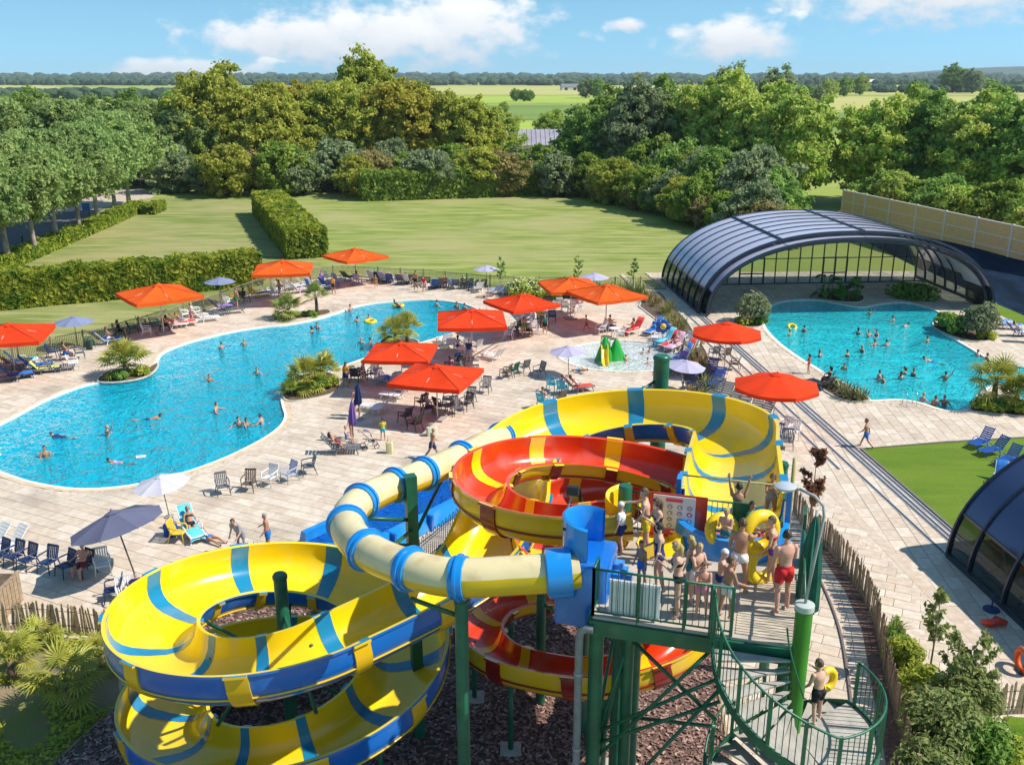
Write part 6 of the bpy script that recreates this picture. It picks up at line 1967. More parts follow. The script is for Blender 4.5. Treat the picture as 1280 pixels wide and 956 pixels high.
    hipz = (np.abs(tx) < .215) & (np.abs(ty) < (.2 if big else .165)) & (tz > -.165) & ~arm
    sel = {
        'shorts': (hipz & (tz < .075)) | (thigh & (tpar < .25)),
        'trunks': (hipz & (tz < .06) & (tz > -.13)) | (tors & (tz < .06)) | (thigh & (tpar < .10)),
        'briefs': (tors & (tz < .03)) | (thigh & (tpar < .045)),
        'swimsuit': (tors & (tz < .345)) | (thigh & (tpar < .045)),
        'bikini_top': tors & (tz > .27) & (tz < .355),
        'shirt': (tors & (tz > -.07) & (tz < .5)) | (uarm & (tpar < .17)),
        'short_hair': head & ((hZ > .058 * S) | ((hY < .01 * S) & (hZ > -.035 * S))),
        'long_hair': head & ((hZ > .060 * S) | ((hY < .025 * S) & (hZ > -.08 * S))),
        'cap': head & (hZ > .035 * S),
    }
    info = dict(body=body, co=co, nr=nr_, sel=sel, zmin=zmin, fw=fw, up=up, hc=hc, hd=hd, fh=fh, xh=xh, S=S, hands=hands, cache={}, near=near, hipz=float(-zmin))
    return info
None_MAT = mat('skin_base', (.5, .3, .2))
OFFS = {'shorts': .022, 'trunks': .012, 'briefs': .008, 'swimsuit': .008, 'bikini_top': .009, 'shirt': .018, 'short_hair': .012, 'long_hair': .022, 'cap': .014}
def garment(info, kind):
    if kind in info['cache']: return info['cache'][kind]
    body, sel = info['body'], info['sel'][kind]
    nf = len(body.polygons)
    lt = np.empty(nf, np.int32); body.polygons.foreach_get('loop_total', lt)
    lv = np.empty(len(body.loops), np.int32); body.loops.foreach_get('vertex_index', lv)
    Q_ = lv.reshape(-1, 4) if (lt == 4).all() else None
    if Q_ is None:
        ls = np.empty(nf, np.int32); body.polygons.foreach_get('loop_start', ls)
        k = lt == 4
        Q_ = np.stack([lv[ls[k] + j] for j in range(4)], 1)
    fs = Q_[sel[Q_].all(axis=1)]
    if len(fs) == 0:
        info['cache'][kind] = None; return None
    ids, inv = np.unique(fs.ravel(), return_inverse=True)
    off = OFFS[kind]
    V = info['co'][ids] + info['nr'][ids] * off
    F = inv.reshape(-1, 4)
    if kind == 'long_hair':
        b = MB()
        hc, hd, fh, up, S = info['hc'], info['hd'], info['fh'], info['up'], info['S']
        b.tube([hc + hd * .06 - fh * .07, hc - hd * .03 - fh * .095, hc - hd * .13 - fh * .085, hc - hd * .23 - fh * .08], [.05, .07, .065, .03], 8)
        n0 = len(V)
        V = np.vstack([V, np.array([list(p) for p in b.v], np.float32)])
        F = np.vstack([F, np.array([f for f in b.f if len(f) == 4]) + n0])
    if kind.endswith('hair'):
        lim = 99
        k_ = np.sin(V[:, 0] * 95 + 3 * np.sin(V[:, 2] * 21)) * np.sin(V[:, 1] * 80 + 2 * np.sin(V[:, 2] * 17))
        V = V + (V - np.array(list(info['hc']), np.float32)) * (.075 * k_)[:, None]
    me = np_mesh(kind, V, F, None_MAT, None, True)
    info['cache'][kind] = me
    return me
SKIN = {'fair': mat('fair_skin', (.60, .355, .25), .5, var=.05, scale=6, spec=.35), 'tan': mat('tanned_skin', (.44, .22, .13), .5, var=.06, scale=6, spec=.35), 'brown': mat('brown_skin', (.30, .15, .09), .5, var=.06, scale=6, spec=.35), 'pink': mat('sunburnt_skin', (.58, .29, .21), .5, var=.06, scale=6, spec=.35)}
HAIR = {'dark': mat('dark_hair', (.025, .018, .014), .55), 'brown': mat('brown_hair', (.10, .055, .03), .55), 'blond': mat('blond_hair', (.42, .28, .11), .5), 'grey': mat('grey_hair', (.32, .30, .28), .6), 'white': mat('white_cap_cloth', (.72, .72, .70), .7)}
def dye(c):
    D = {'black': (.02, .02, .025), 'navy': (.025, .045, .15), 'red': (.62, .025, .03), 'blue': (.025, .17, .52), 'white': (.72, .72, .72), 'yellow': (.72, .55, .03), 'turq': (.03, .42, .50), 'maroon': (.20, .03, .05), 'green': (.04, .22, .10), 'grey': (.34, .34, .36), 'orange': (.75, .34, .04), 'lilac': (.46, .30, .50), 'pink': (.62, .25, .36), 'teal': (.03, .25, .28), 'purple': (.18, .06, .30)}
    return mat(c + '_swim_cloth', D[c], .75, var=.08, scale=9, spec=.25)
M_EYE = mat('eye_dark', (.02, .015, .012), .2)
FIG = {}
def get_fig(pose, sex, near):
    k = (pose, sex, near)
    if k not in FIG: FIG[k] = figure(pose, sex, near)
    return FIG[k]
GNAME = {'shorts': 'swim_shorts', 'trunks': 'swim_trunks', 'briefs': 'bikini_bottom', 'swimsuit': 'swimsuit', 'bikini_top': 'bikini_top', 'shirt': 'shirt', 'short_hair': 'hair', 'long_hair': 'hair', 'cap': 'cap'}
def person(pose, sex, loc, rz, h, skin, hair, wear, label, group=None, near=False, base='feet', kind='short_hair', name='person'):
    """loc: where the feet stand (or the hips for base='hip'); rz: facing, 0 looks along +Y"""
    inf = get_fig(pose, sex, near)
    sc = h / 1.72
    o = obj_new(name, inf['body'])
    o.scale = (sc,) * 3
    o.rotation_euler = (0, 0, rz)
    z = loc[2] - inf['zmin'] * sc if base == 'feet' else loc[2]
    o.location = (loc[0], loc[1], z)
    o.material_slots[0].link = 'OBJECT'; o.material_slots[0].material = SKIN[skin]
    tag(o, label, 'person', group)
    parts = [(kind, HAIR[hair])] if hair else []
    for (g, c) in wear: parts.append((g, dye(c)))
    for g, m in parts:
        me = garment(inf, g)
        if me is None: continue
        c = obj_new(GNAME[g], me, o)
        c.material_slots[0].link = 'OBJECT'; c.material_slots[0].material = m
    if near:
        if 'eyes' not in inf:
            inf['eyes'] = []
            for s in (-1, 1):
                b = MB(); b.ell(inf['hc'] + inf['hd'] * .012 + inf['fh'] * .088 * inf['S'] + inf['xh'] * (s * .032), (.013, .010, .009), 8, 6)
                inf['eyes'].append(b.mesh('eye', M_EYE, True))
        for e_ in inf['eyes']: obj_new('eye', e_, o)
    return o
def dirz(dx, dy): return math.atan2(-dx, dy)
def F_(deg): return R(deg)   # 0 away from the camera, 90 to the picture's left, 180 towards the camera, -90 to the right
# ---- queue on the platform
def on(u, v, z=PZ): return P(u, v, z + .0)
NP = [
 ('stand','c',(776,690),60,1.22,'fair','white',[('shirt','white'),('shorts','navy')],'child in white top and navy shorts standing on the yellow start basin','cap'),
 ('reach','c',(806,690),75,1.55,'fair','brown',[('shorts','yellow')],'shirtless boy in yellow shorts reaching towards the rear railing','short_hair'),
 ('hugging','f',(821,702),100,1.55,'fair','brown',[('swimsuit','black')],'girl with brown ponytail in black swimsuit near the notice board','long_hair'),
 ('relaxed','f',(822,738),85,1.58,'fair','dark',[('swimsuit','navy')],'woman with dark bun in navy swimsuit queueing on the platform','short_hair'),
 ('stand','c',(801,733),120,1.08,'tan','brown',[('shorts','blue')],'small brown haired child in blue shorts beside the white panel','short_hair'),
 ('hugging','f',(845,768),80,1.62,'fair','blond',[('bikini_top','black'),('briefs','black')],'tall blond girl in black bikini hugging herself by the railing','long_hair'),
 ('relaxed','f',(861,748),60,1.42,'fair','blond',[('swimsuit','teal')],'blond girl in teal swimsuit behind the tall blond girl','long_hair'),
 ('hugging','c',(868,752),-150,1.34,'fair','blond',[('shorts','white')],'fair haired boy with folded arms facing the railing','short_hair'),
 ('hugging','c',(876,770),170,1.22,'pink','brown',[('trunks','pink')],'small child in pink trunks leaning by the front railing','short_hair'),
 ('hugging','c',(898,756),-100,1.26,'fair','white',[('trunks','navy')],'child in a white cap and navy trunks behind the railing corner','cap'),
 ('relaxed','c',(907,772),-70,1.34,'tan','brown',[('shorts','white')],'tanned boy in white shorts at the railing corner post','short_hair'),
 ('reach','m',(921,742),-25,1.70,'tan','brown',[('trunks','white')],'shirtless man in white trunks facing the blue start basin','short_hair'),
 ('hugging','c',(905,696),150,1.2,'fair','blond',[('trunks','teal')],'fair child held in a yellow ring in the start basin','short_hair'),
 ('armsup','c',(919,672),-8,1.38,'tan','dark',[('shorts','blue')],'boy in blue shorts hanging by both hands from the grab bar','short_hair'),
 ('relaxed','c',(934,690),-120,1.25,'tan','dark',[('shirt','green'),('shorts','black')],'child in dark green top in the start basin','short_hair'),
 ('hugging','f',(961,655),170,1.35,'tan','brown',[('swimsuit','grey')],'brown haired girl in grey behind the upright yellow raft','long_hair'),
 ('reach','f',(962,733),75,1.64,'fair','brown',[('bikini_top','red'),('briefs','purple')],'woman in red bikini top holding the upright yellow raft','short_hair'),
 ('relaxed','m',(976,763),10,1.78,'pink','dark',[('shorts','red')],'shirtless man in bright red shorts standing on the slatted floor','short_hair')]
for (po, sx, uv, f, h, sk, hr, wr, lab, hk) in NP:
    person(po, sx, P(uv[0], uv[1], PZ + .02), F_(f), h, sk, hr, wr, lab, None, True, 'feet', hk)
person('reach', 'c', P(1019, 902, 6.52), F_(25), 1.36, 'fair', 'brown', [('shorts', 'black')], 'boy in black shorts on the round stair landing', None, True)
# rafts
M_RAFT = mat('yellow_vinyl', (.82, .56, .01), .3, var=.05, scale=3, spec=.5, coat=.2)
def raft_ring(loc, rot, sc, lab, double=False):
    r_ = thing('swim_ring', lab, 'swim ring', loc); r_.rotation_euler = rot; r_.scale = (sc,) * 3
    cs = [(-.36, 0), (.36, 0)] if double else [(0, 0)]
    for (x, y) in cs:
        b = MB(); b.tube([(x + .33 * math.cos(t), .33 * math.sin(t), 0) for t in [2 * math.pi * i / 22 for i in range(22)]], .135, 10, closed=True); b.build('ring_tube', M_RAFT, r_, True)
        for a in (R(90), R(-90)):
            MB().tube([(x + .47 * math.cos(a) - .1, .47 * math.sin(a), .02), (x + .47 * math.cos(a) - .06, .50 * math.sin(a), .06), (x + .47 * math.cos(a) + .06, .50 * math.sin(a), .06), (x + .47 * math.cos(a) + .1, .47 * math.sin(a), .02)], .014, 5).build('handle', M_BLACKM, r_, True)
raft_ring(P(950, 730, PZ) + Vector((0, .15, .82)), (R(78), R(80), R(12)), 1.12, 'yellow double raft held upright on the platform', True)
raft_ring(P(899, 690, PZ) + Vector((0, -.1, .62)), (R(70), R(12), R(15)), .95, 'yellow raft held round a child in the start basin')
raft_ring(P(1030, 888, 6.5) + Vector((.1, .3, .55)), (R(60), R(80), 0), .62, 'small yellow ring carried by the boy on the stair landing')

# ---- on the deck: pose, sex, (u, v) feet, facing, height, skin, hair, clothes, label
DP = [
 ('bend','b',(303,690),150,1.76,'fair','brown',[('shirt','grey'),('shorts','grey')],'man in grey shirt bending over the blue bags at the slide rim'),
 ('akimbo','m',(336,690),110,1.74,'tan','grey',[('shorts','blue')],'shirtless grey haired man in blue shorts talking to the bending man'),
 ('walk','c',(1081,559),60,1.62,'tan','brown',[('shorts','blue')],'boy in blue shorts walking along the turf corner'),
 ('relaxed','f',(1010,467),70,1.32,'fair','dark',[('shirt','red'),('briefs','red')],'child in a red top standing at the covered pool edge'),
 ('stand','c',(479,550),0,1.22,'tan','dark',[('shirt','yellow'),('shorts','turq')],'child in yellow shirt and turquoise shorts beside the red parasol shade'),
 ('walk','m',(541,574),-60,1.76,'tan',None,[('shorts','navy')],'bald shirtless man walking behind the tube slide'),
 ('stand','m',(447,520),20,1.75,'pink','dark',[('shorts','navy')],'shirtless man in navy shorts beside the folded navy parasol'),
 ('stand','f',(433,484),-30,1.66,'tan','brown',[('shirt','orange'),('shorts','navy')],'woman in orange top by the pool end near yellow towel chair'),
 ('relaxed','f',(440,548),60,1.6,'tan','brown',[('swimsuit','red')],'woman in red swimsuit beside the folded violet parasol'),
 ('stand','f',(417,368),150,1.68,'tan','dark',[('shirt','orange'),('shorts','black')],'woman in orange top standing between the two orange parasols'),
 ('bend','f',(531,365),160,1.66,'fair','dark',[('shirt','red'),('shorts','pink')],'person in red top leaning over loungers along the lawn fence'),
 ('stand','f',(403,360),170,1.6,'fair','brown',[('shirt','lilac'),('shorts','blue')],'person in lilac top among the white loungers'),
 ('relaxed','m',(668,414),100,1.75,'fair','dark',[('shirt','white'),('shorts','navy')],'man in white shirt beside the pale pushchair'),
 ('stand','f',(681,418),160,1.6,'fair','brown',[('shirt','teal'),('shorts','black')],'person in teal top beside the yellow towel chair'),
 ('stand','c',(562,606),170,1.3,'pink','dark',[('trunks','teal')],'child standing in the blue landing trough')]
DP += [
 ('walk','f',(350,372),60,1.66,'tan','dark',[('swimsuit','teal')],'woman in teal swimsuit walking past the white loungers'),
 ('stand','m',(296,386),-40,1.76,'pink','brown',[('shorts','green')],'shirtless man in green shorts beside the grey blue hedge parasol'),
 ('relaxed','f',(240,404),-60,1.66,'fair','blond',[('shirt','white'),('shorts','pink')],'blond woman in white shirt standing by the white chairs at the hedge'),
 ('stand','c',(470,360),170,1.2,'tan','brown',[('trunks','orange')],'child in orange trunks at the far pool edge loungers'),
 ('relaxed','m',(520,362),150,1.76,'tan','dark',[('shorts','black')],'shirtless man in black shorts near the lawn fence loungers'),
 ('stand','f',(655,422),-150,1.62,'tan','dark',[('swimsuit','green')],'woman in green swimsuit under the pool end parasol'),
 ('walk','c',(733,414),90,1.3,'tan','brown',[('shorts','red')],'child in red shorts crossing between the orange parasols'),
 ('relaxed','f',(455,482),120,1.64,'pink','blond',[('bikini_top','navy'),('briefs','navy')],'blond woman in navy bikini by the black chairs at the pool end'),
 ('stand','m',(586,455),-30,1.74,'fair','grey',[('shirt','navy'),('shorts','grey')],'grey haired man in navy shirt beside the white tables'),
 ('walk','f',(870,470),20,1.64,'tan','brown',[('swimsuit','orange')],'woman in orange swimsuit walking beside the dry grass bed')]
for (po, sx, uv, f, h, sk, hr, wr, lab) in DP:
    fem = sx == 'f'
    person(po, sx, P(uv[0], uv[1], .02 if 'trough' not in lab else .12), F_(f), h, sk, hr, wr, lab, None, uv[1] > 640, 'feet', 'long_hair' if fem else 'short_hair')
# seated and lying: hips on the seat
SP = [
 ('sit','m',(106,719),160,1.78,'pink','brown',[('shorts','maroon')],'shirtless man in maroon shorts seated at the end of the navy chairs',.50),
 ('recline','f',(240,668),-150,1.66,'tan','blond',[('bikini_top','black'),('briefs','black')],'woman in black bikini sunning on the aqua towel lounger',.50),
 ('lie','f',(262,676),-120,1.6,'tan','white',[('bikini_top','blue'),('briefs','blue')],'sunbather in white cap lying on the paving near the men',.13),
 ('recline','f',(424,566),-85,1.66,'tan','dark',[('swimsuit','maroon')],'deeply tanned sunbather on the grey lounger beside the violet parasol',.50),
 ('sit','c',(434,556),-100,1.3,'fair','blond',[('swimsuit','blue')],'blond child in blue sitting by the sunbather at the violet parasol',.40),
 ('sit','f',(563,468),0,1.62,'tan','dark',[('shirt','pink'),('shorts','black')],'dark haired woman in pink top seated behind the bright red parasol',.50),
 ('sit','m',(658,420),-60,1.72,'brown','dark',[('shirt','maroon'),('shorts','black')],'man in maroon shirt seated under the pool end parasol',.50),
 ('sit','m',(763,415),-60,1.76,'pink','brown',[('shorts','navy')],'shirtless man seated at the white table near the splash pool',.50),
 ('sit','f',(790,418),100,1.64,'tan','dark',[('swimsuit','red')],'woman in red swimsuit sitting beside the rail side bed',.46),
 ('sit','f',(150,421),-60,1.66,'fair','dark',[('shirt','black'),('shorts','black')],'person in black top seated in front of the clipped hedge',.50),
 ('sit','f',(136,430),-50,1.66,'tan','brown',[('bikini_top','white'),('briefs','white')],'sunbather in white bikini sitting on the blue towel lounger',.50),
 ('sit','m',(206,414),-60,1.74,'fair','dark',[('shirt','red'),('shorts','black')],'man in red shirt seated under the parasol in front of the hedge',.50),
 ('recline','f',(216,411),-60,1.66,'pink','dark',[('swimsuit','red')],'dark haired woman in red lying on a white lounger by the hedge fence',.50),
 ('sit','m',(83,450),-50,1.74,'tan','dark',[('shorts','blue')],'shirtless man in blue shorts seated by the dark rucksack',.50),
 ('recline','f',(10,462),-60,1.66,'tan','dark',[('swimsuit','purple')],'sunbather in purple on the white towel lounger under a red parasol',.52),
 ('sit','f',(306,378),-40,1.66,'fair','dark',[('shirt','navy'),('shorts','white')],'person in navy top seated between two yellow chairs',.50),
 ('sit','f',(447,356),-30,1.66,'fair','brown',[('shirt','lilac'),('shorts','lilac')],'person in lilac seated beside the orange parasol by the lawn fence',.50),
 ('recline','f',(488,354),-10,1.66,'pink','blond',[('bikini_top','white'),('briefs','white')],'blond sunbather in white bikini on the pink towel lounger',.52),
 ('recline','m',(556,360),0,1.76,'pink',None,[('shorts','red')],'bald sunbather in red shorts on the black lounger by the lawn fence',.52),
 ('sit','f',(579,361),5,1.64,'fair','blond',[('shirt','white'),('shorts','red')],'blond woman in white top seated by the lilac parasol fence',.50),
 ('lie','f',(606,373),70,1.66,'pink','brown',[('briefs','navy')],'sunbather lying on the paving at the long pool end',.13),
 ('recline','f',(817,417),150,1.66,'fair','dark',[('shirt','blue'),('shorts','blue')],'woman in blue top on the blue towel lounger near the water toy',.50),
 ('recline','f',(844,436),140,1.66,'pink','brown',[('bikini_top','pink'),('briefs','pink')],'sunbather in pink bikini beside the rail side bed grasses',.52),
 ('recline','m',(858,445),140,1.74,'tan','dark',[('shorts','red')],'sunbather in red shorts beside the rail side bed grasses',.52),
 ('recline','f',(721,490),-70,1.66,'tan','brown',[('swimsuit','white')],'sunbather in white swimsuit under the lilac parasol by the splash pool',.52),
 ('sit','f',(703,493),-20,1.62,'fair','brown',[('shirt','lilac'),('shorts','lilac')],'person in lilac top on a turquoise chair near the raft slide rim',.50),
 ('sit','m',(679,510),-40,1.7,'pink','brown',[('shorts','orange')],'shirtless person on the turquoise chair just behind the raft slide rim',.50),
 ('recline','m',(1246,406),-100,1.74,'tan','dark',[('shorts','orange')],'sunbather in orange shorts beside the pale olive bush',.52),
 ('recline','f',(1273,420),-100,1.66,'fair','brown',[('bikini_top','blue'),('briefs','blue')],'sunbather in blue bikini beside the pale olive bush',.52),
 ('sit','f',(1035,482),50,1.64,'tan','dark',[('swimsuit','black')],'woman in black swimsuit on the chair by the yucca bed',.50),
 ('lie','m',(725,466),60,1.3,'tan','dark',[('shorts','blue')],'child in blue shorts lying at the splash pool rim',.12),
 ('sit','f',(573,441),-20,1.64,'fair','dark',[('swimsuit','black')],'person in black swimsuit on a white chair at the pool end',.50)]
SP += [
 ('recline','f',(228,408),-55,1.66,'tan','blond',[('swimsuit','blue')],'sunbather in blue on the red towel lounger by the hedge',.52),
 ('recline','m',(353,364),-50,1.76,'pink','dark',[('shorts','navy')],'sunbather in navy shorts on a white lounger at the hedge corner',.52),
 ('recline','f',(509,355),-5,1.66,'tan','brown',[('swimsuit','pink')],'sunbather in pink on the white lounger with pink towel',.52),
 ('recline','f',(632,369),30,1.66,'tan','dark',[('swimsuit','teal')],'sunbather in teal beside the daisy bush',.52),
 ('sit','f',(674,404),200,1.64,'fair','brown',[('shirt','yellow'),('shorts','white')],'woman in yellow top seated with the group at the pool end',.50),
 ('sit','m',(535,518),-70,1.74,'tan','dark',[('shirt','grey'),('shorts','navy')],'man in grey shirt seated at the bright red parasol pole',.50),
 ('recline','f',(852,450),135,1.66,'tan','blond',[('swimsuit','navy')],'blond sunbather in navy beside the dry grass bed',.52),
 ('sit','f',(722,391),100,1.62,'fair','blond',[('shirt','pink'),('shorts','white')],'blond woman in pink seated under the orange parasol by the daisies',.50)]
for (po, sx, uv, f, h, sk, hr, wr, lab, hz) in SP:
    q_ = P(uv[0], uv[1], .02); person(po, sx, (q_.x, q_.y, hz + .09), F_(f), h, sk, hr, wr, lab, None, uv[1] > 640, 'hip', 'cap' if hr == 'white' else 'long_hair' if sx == 'f' else 'short_hair')
# ---- bathers
rb = random.Random(21)
def bather(px, pool_, wl, po=None, sx=None, h=None, lab=None, wear=None, hr=None, depth=1.2, f=None):
    po = po or rb.choice(['wade', 'wade', 'wade', 'relaxed', 'waveup'])
    sx = sx or rb.choice(['m', 'f', 'c'])
    h = h or {'m': 1.74, 'f': 1.64, 'c': 1.48}[sx]
    hr = hr or rb.choice(['dark', 'dark', 'brown', 'brown', 'blond'])
    wear = wear or {'m': [('shorts', rb.choice(['navy', 'red', 'black', 'blue']))], 'f': [('swimsuit', rb.choice(['black', 'navy', 'red', 'teal']))], 'c': [('shorts', rb.choice(['navy', 'green', 'red']))]}[sx]
    q = P(px[0], px[1], -.09)
    W_ = {'m': 'man', 'f': 'woman', 'c': 'child'}[sx]
    hw = {'dark': 'dark haired', 'brown': 'brown haired', 'blond': 'blond'}[hr]
    act = {'wade': 'standing chest deep', 'relaxed': 'standing chest deep', 'waveup': 'raising an arm', 'swim': 'swimming face down'}[po]
    lb = lab or '%s %s %s in the %s' % (hw, W_, act, pool_)
    if po == 'swim': loc, base = (q.x, q.y, -.16), 'hip'
    else: loc, base = (q.x, q.y, max(-1.24, -.09 - h * .70)), 'feet'
    return person(po, sx, loc, F_(rb.uniform(-180, 180) if f is None else f), h, rb.choice(['fair', 'tan', 'tan', 'pink']), hr, wear, lb, 'bathers in the ' + pool_, False, base, 'long_hair' if sx == 'f' and rb.random() < .5 else 'short_hair', 'person')
LPN, RPN, KPN = 'long curved pool', 'covered pool by the vaulted enclosure', 'splash pool'
for px in [(322, 468), (134, 545), (299, 533), (308, 533), (328, 530), (57, 571), (305, 432), (397, 411), (390, 416), (452, 430), (464, 430), (545, 384), (447, 403), (277, 436)]:
    bather(px, LPN, 0)
bather((262, 477), LPN, 0, 'waveup', 'c'); bather((269, 515), LPN, 0, 'wade', 'm', hr='brown')
bather((186, 524), LPN, 0, 'swim', 'm', f=-60, lab='man in navy shorts swimming across the middle of the long curved pool', wear=[('shorts', 'navy')])
bather((150, 578), LPN, 0, 'swim', 'f', f=85, lab='swimmer in lilac stretched out beside a white kickboard', wear=[('swimsuit', 'lilac')])
bather((78, 546), LPN, 0, 'swim', 'm', f=80, lab='swimmer under water wearing dark blue', wear=[('shirt', 'navy'), ('shorts', 'navy')])
bather((437, 389), LPN, 0, 'wade', 'm', lab='man sitting in the shallow water by the palms', wear=[('shorts', 'navy')])
for px in [(571, 386), (581, 388)]: bather(px, LPN, 0, 'relaxed', 'm', lab='bather leaning on the ladder rail end of the long pool', wear=[('shorts', 'navy')])
for px in [(987, 420), (1004, 415), (1024, 446), (1117, 402), (1160, 428), (1072, 418), (1085, 422), (1060, 446), (1078, 440), (1092, 432), (1108, 433), (1097, 474), (1126, 474), (1132, 468), (1141, 470), (1152, 503), (1168, 507), (1180, 506), (1222, 446), (1233, 450), (1266, 464), (1055, 462)]:
    bather(px, RPN, 0)
bather((1087, 394), RPN, 0, 'waveup', 'c'); bather((1096, 420), RPN, 0, 'waveup', 'f'); bather((1181, 476), RPN, 0, 'waveup', 'm'); bather((1166, 452), RPN, 0, 'swim', 'm', f=40); bather((1129, 408), RPN, 0, 'swim', 'c', f=-60); bather((1104, 478), RPN, 0, 'wade', 'c')
for (u, v) in [(803, 444), (811, 443), (810, 456), (783, 452)]:
    person('sit', 'c', P(u, v, -.14), F_(rb.uniform(0, 360)), 1.05, rb.choice(['pink', 'tan']), rb.choice(['dark', 'brown']), [('trunks', 'red')], 'small child sitting in the shallow splash pool', 'children in the splash pool', False, 'hip')
raft_ring(P(498, 382, -.06), (0, 0, 0), 1.15, 'yellow swim ring floating at the far end of the long pool')
raft_ring(P(463, 402, -.06), (R(6), 0, 0), 1.15, 'yellow swim ring beside the swimmers of the long pool')
raft_ring(P(990, 409, -.04), (R(35), 0, 0), .9, 'yellow ring held up by a bather in the covered pool')
person('recline', 'm', P(498, 382, .12), F_(-40), 1.7, 'tan', 'dark', [('shorts', 'red')], 'bather lounging in the floating yellow ring', None, False, 'hip')
bather((461, 400), LPN, 0, 'wade', 'c', lab='child holding the yellow swim ring near the palms')
kb = thing('kickboard', 'white kickboard beside the stretched out swimmer', 'kickboard', P(176, 571, -.07), .4)
b = MB(); b.prism([(-.24, -.15), (.15, -.15), (.26, -.07), (.26, .07), (.15, .15), (-.24, .15)], 0, .05); b.build('board', SEAT['white'], kb)
MB().box((0, 0, .053), (.3, .04, .006)).build('stripe', SEAT['blue'], kb)
# ================================================================== VEGETATION
def leafmat(name, a, b, transl=.44, sc=.7, rand=.12):
    return mat(name, a, .6, col2=b, scale=sc, spec=.25, transl=transl, rand=rand, detail=3, ramp=(.32, .68))
LM = {'feather': leafmat('grey_green_leaves', (0.213, 0.314, 0.095), (0.439, 0.549, 0.183)), 'olive': leafmat('olive_leaves', (0.258, 0.302, 0.039), (0.561, 0.561, 0.098)), 'gold': leafmat('yellowing_leaves', (0.381, 0.325, 0.034), (0.620, 0.561, 0.098)),
      'deep': leafmat('deep_green_leaves', (0.166, 0.302, 0.061), (0.378, 0.519, 0.113)), 'fresh': leafmat('fresh_green_leaves', (0.273, 0.454, 0.061), (0.620, 0.620, 0.154)), 'blue': leafmat('blue_green_leaves', (0.190, 0.258, 0.112), (0.403, 0.464, 0.244)),
      'rust': leafmat('rusty_leaves', (0.280, 0.235, 0.078), (0.488, 0.403, 0.159)), 'hedge': leafmat('hedge_leaves', (0.123, 0.224, 0.018), (0.464, 0.488, 0.055), sc=.8), 'hedged': leafmat('dark_hedge_leaves', (0.146, 0.258, 0.034), (0.390, 0.488, 0.085), sc=.8)}
M_BARK = mat('bark', (.17, .13, .10), .9, var=.3, scale=3, bump=.5, bscale=9)
M_BARKP = mat('pale_bark', (.30, .25, .20), .9, var=.35, scale=1.5, bump=.5, bscale=7)
def leaves(C, Nn, size, rng, asp=1.7):
    """rhombus leaves at C with normals Nn"""
    n = len(C)
    r = rng.normal(size=(n, 3))
    t = r - (r * Nn).sum(1)[:, None] * Nn
    t /= np.linalg.norm(t, axis=1)[:, None] + 1e-9
    b = np.cross(Nn, t)
    s = size * rng.uniform(.6, 1.35, n)[:, None]
    V = np.empty((n, 4, 3), np.float32)
    fold = Nn * (s * .22)
    V[:, 0] = C - t * s * asp * .5; V[:, 1] = C - b * s * .5 + fold; V[:, 2] = C + t * s * asp * .5; V[:, 3] = C + b * s * .5 + fold
    return V.reshape(-1, 3), np.arange(n * 4).reshape(-1, 4)
def crown_mesh(name, seed, rad, h0, h1, nclump, nleaf, size, m, lump=.42, shape=1.0, droop=0.0):
    rng = np.random.RandomState(seed)
    cz, rz = (h0 + h1) / 2, (h1 - h0) / 2
    C, N_ = [], []
    k = 0
    while k < nclump:
        d = rng.normal(size=3); d /= np.linalg.norm(d)
        rr = rng.uniform(.35, 1.0) ** .45
        wob = 1 + .22 * math.sin(3.1 * math.atan2(d[1], d[0]) + seed) * (1 - abs(d[2])) + .15 * rng.normal()
        q = np.array([d[0] * rad * rr * wob, d[1] * rad * rr * wob, d[2] * rz * rr * (1 + .1 * rng.normal())])
        if shape < 1 and q[2] > 0: q[:2] *= (1 - (1 - shape) * q[2] / rz)
        cr = rng.uniform(.55, 1.15) * lump * rad * .55
        e = rng.normal(size=(nleaf, 3)); e /= np.linalg.norm(e, axis=1)[:, None]
        e[:, 2] = np.where(e[:, 2] < -.3, -e[:, 2] * .6, e[:, 2])
        p = q + e * (cr * rng.uniform(.15, 1.0, nleaf)[:, None] ** .6) * np.array([1, 1, .8]) + rng.normal(size=(nleaf, 3)) * cr * .30
        p[:, 2] += cz - droop * rng.uniform(0, 1, nleaf) * np.hypot(p[:, 0], p[:, 1]) / rad
        nn = e * .7 + rng.normal(size=(nleaf, 3)) * .6 + np.array([0, 0, .35])
        nn /= np.linalg.norm(nn, axis=1)[:, None]
        C.append(p); N_.append(nn); k += 1
    V, F = leaves(np.vstack(C), np.vstack(N_), size, rng)
    return np_mesh(name, V, F, m)
def trunk_mesh(seed, h, r, crown0, rad, m, fork=5):
    rng = random.Random(seed)
    b = MB()
    lean = Vector((rng.uniform(-.03, .03), rng.uniform(-.03, .03), 0))
    pts = [Vector((0, 0, -.2)) + lean * 0]
    for i in range(1, 6): pts.append(Vector((rng.uniform(-.06, .06) * i * .5, rng.uniform(-.06, .06) * i * .5, h * i / 6)))
    b.tube(pts, [r * 1.25, r, r * .9, r * .75, r * .55, r * .3], 9)
    for k in range(fork):
        a = 2 * math.pi * k / fork + rng.uniform(-.4, .4)
        z0 = crown0 * rng.uniform(.85, 1.3)
        z0 = min(z0, h * .7)
        e = Vector((math.cos(a) * rad * .7, math.sin(a) * rad * .7, z0 + rad * rng.uniform(.5, .9)))
        s = Vector((0, 0, z0))
        md = s.lerp(e, .5) + Vector((0, 0, rad * .12))
        b.tube([s, md, e], [r * .5, r * .3, r * .08], 6)
    return b.mesh('trunk', m, True)
TREES = {}
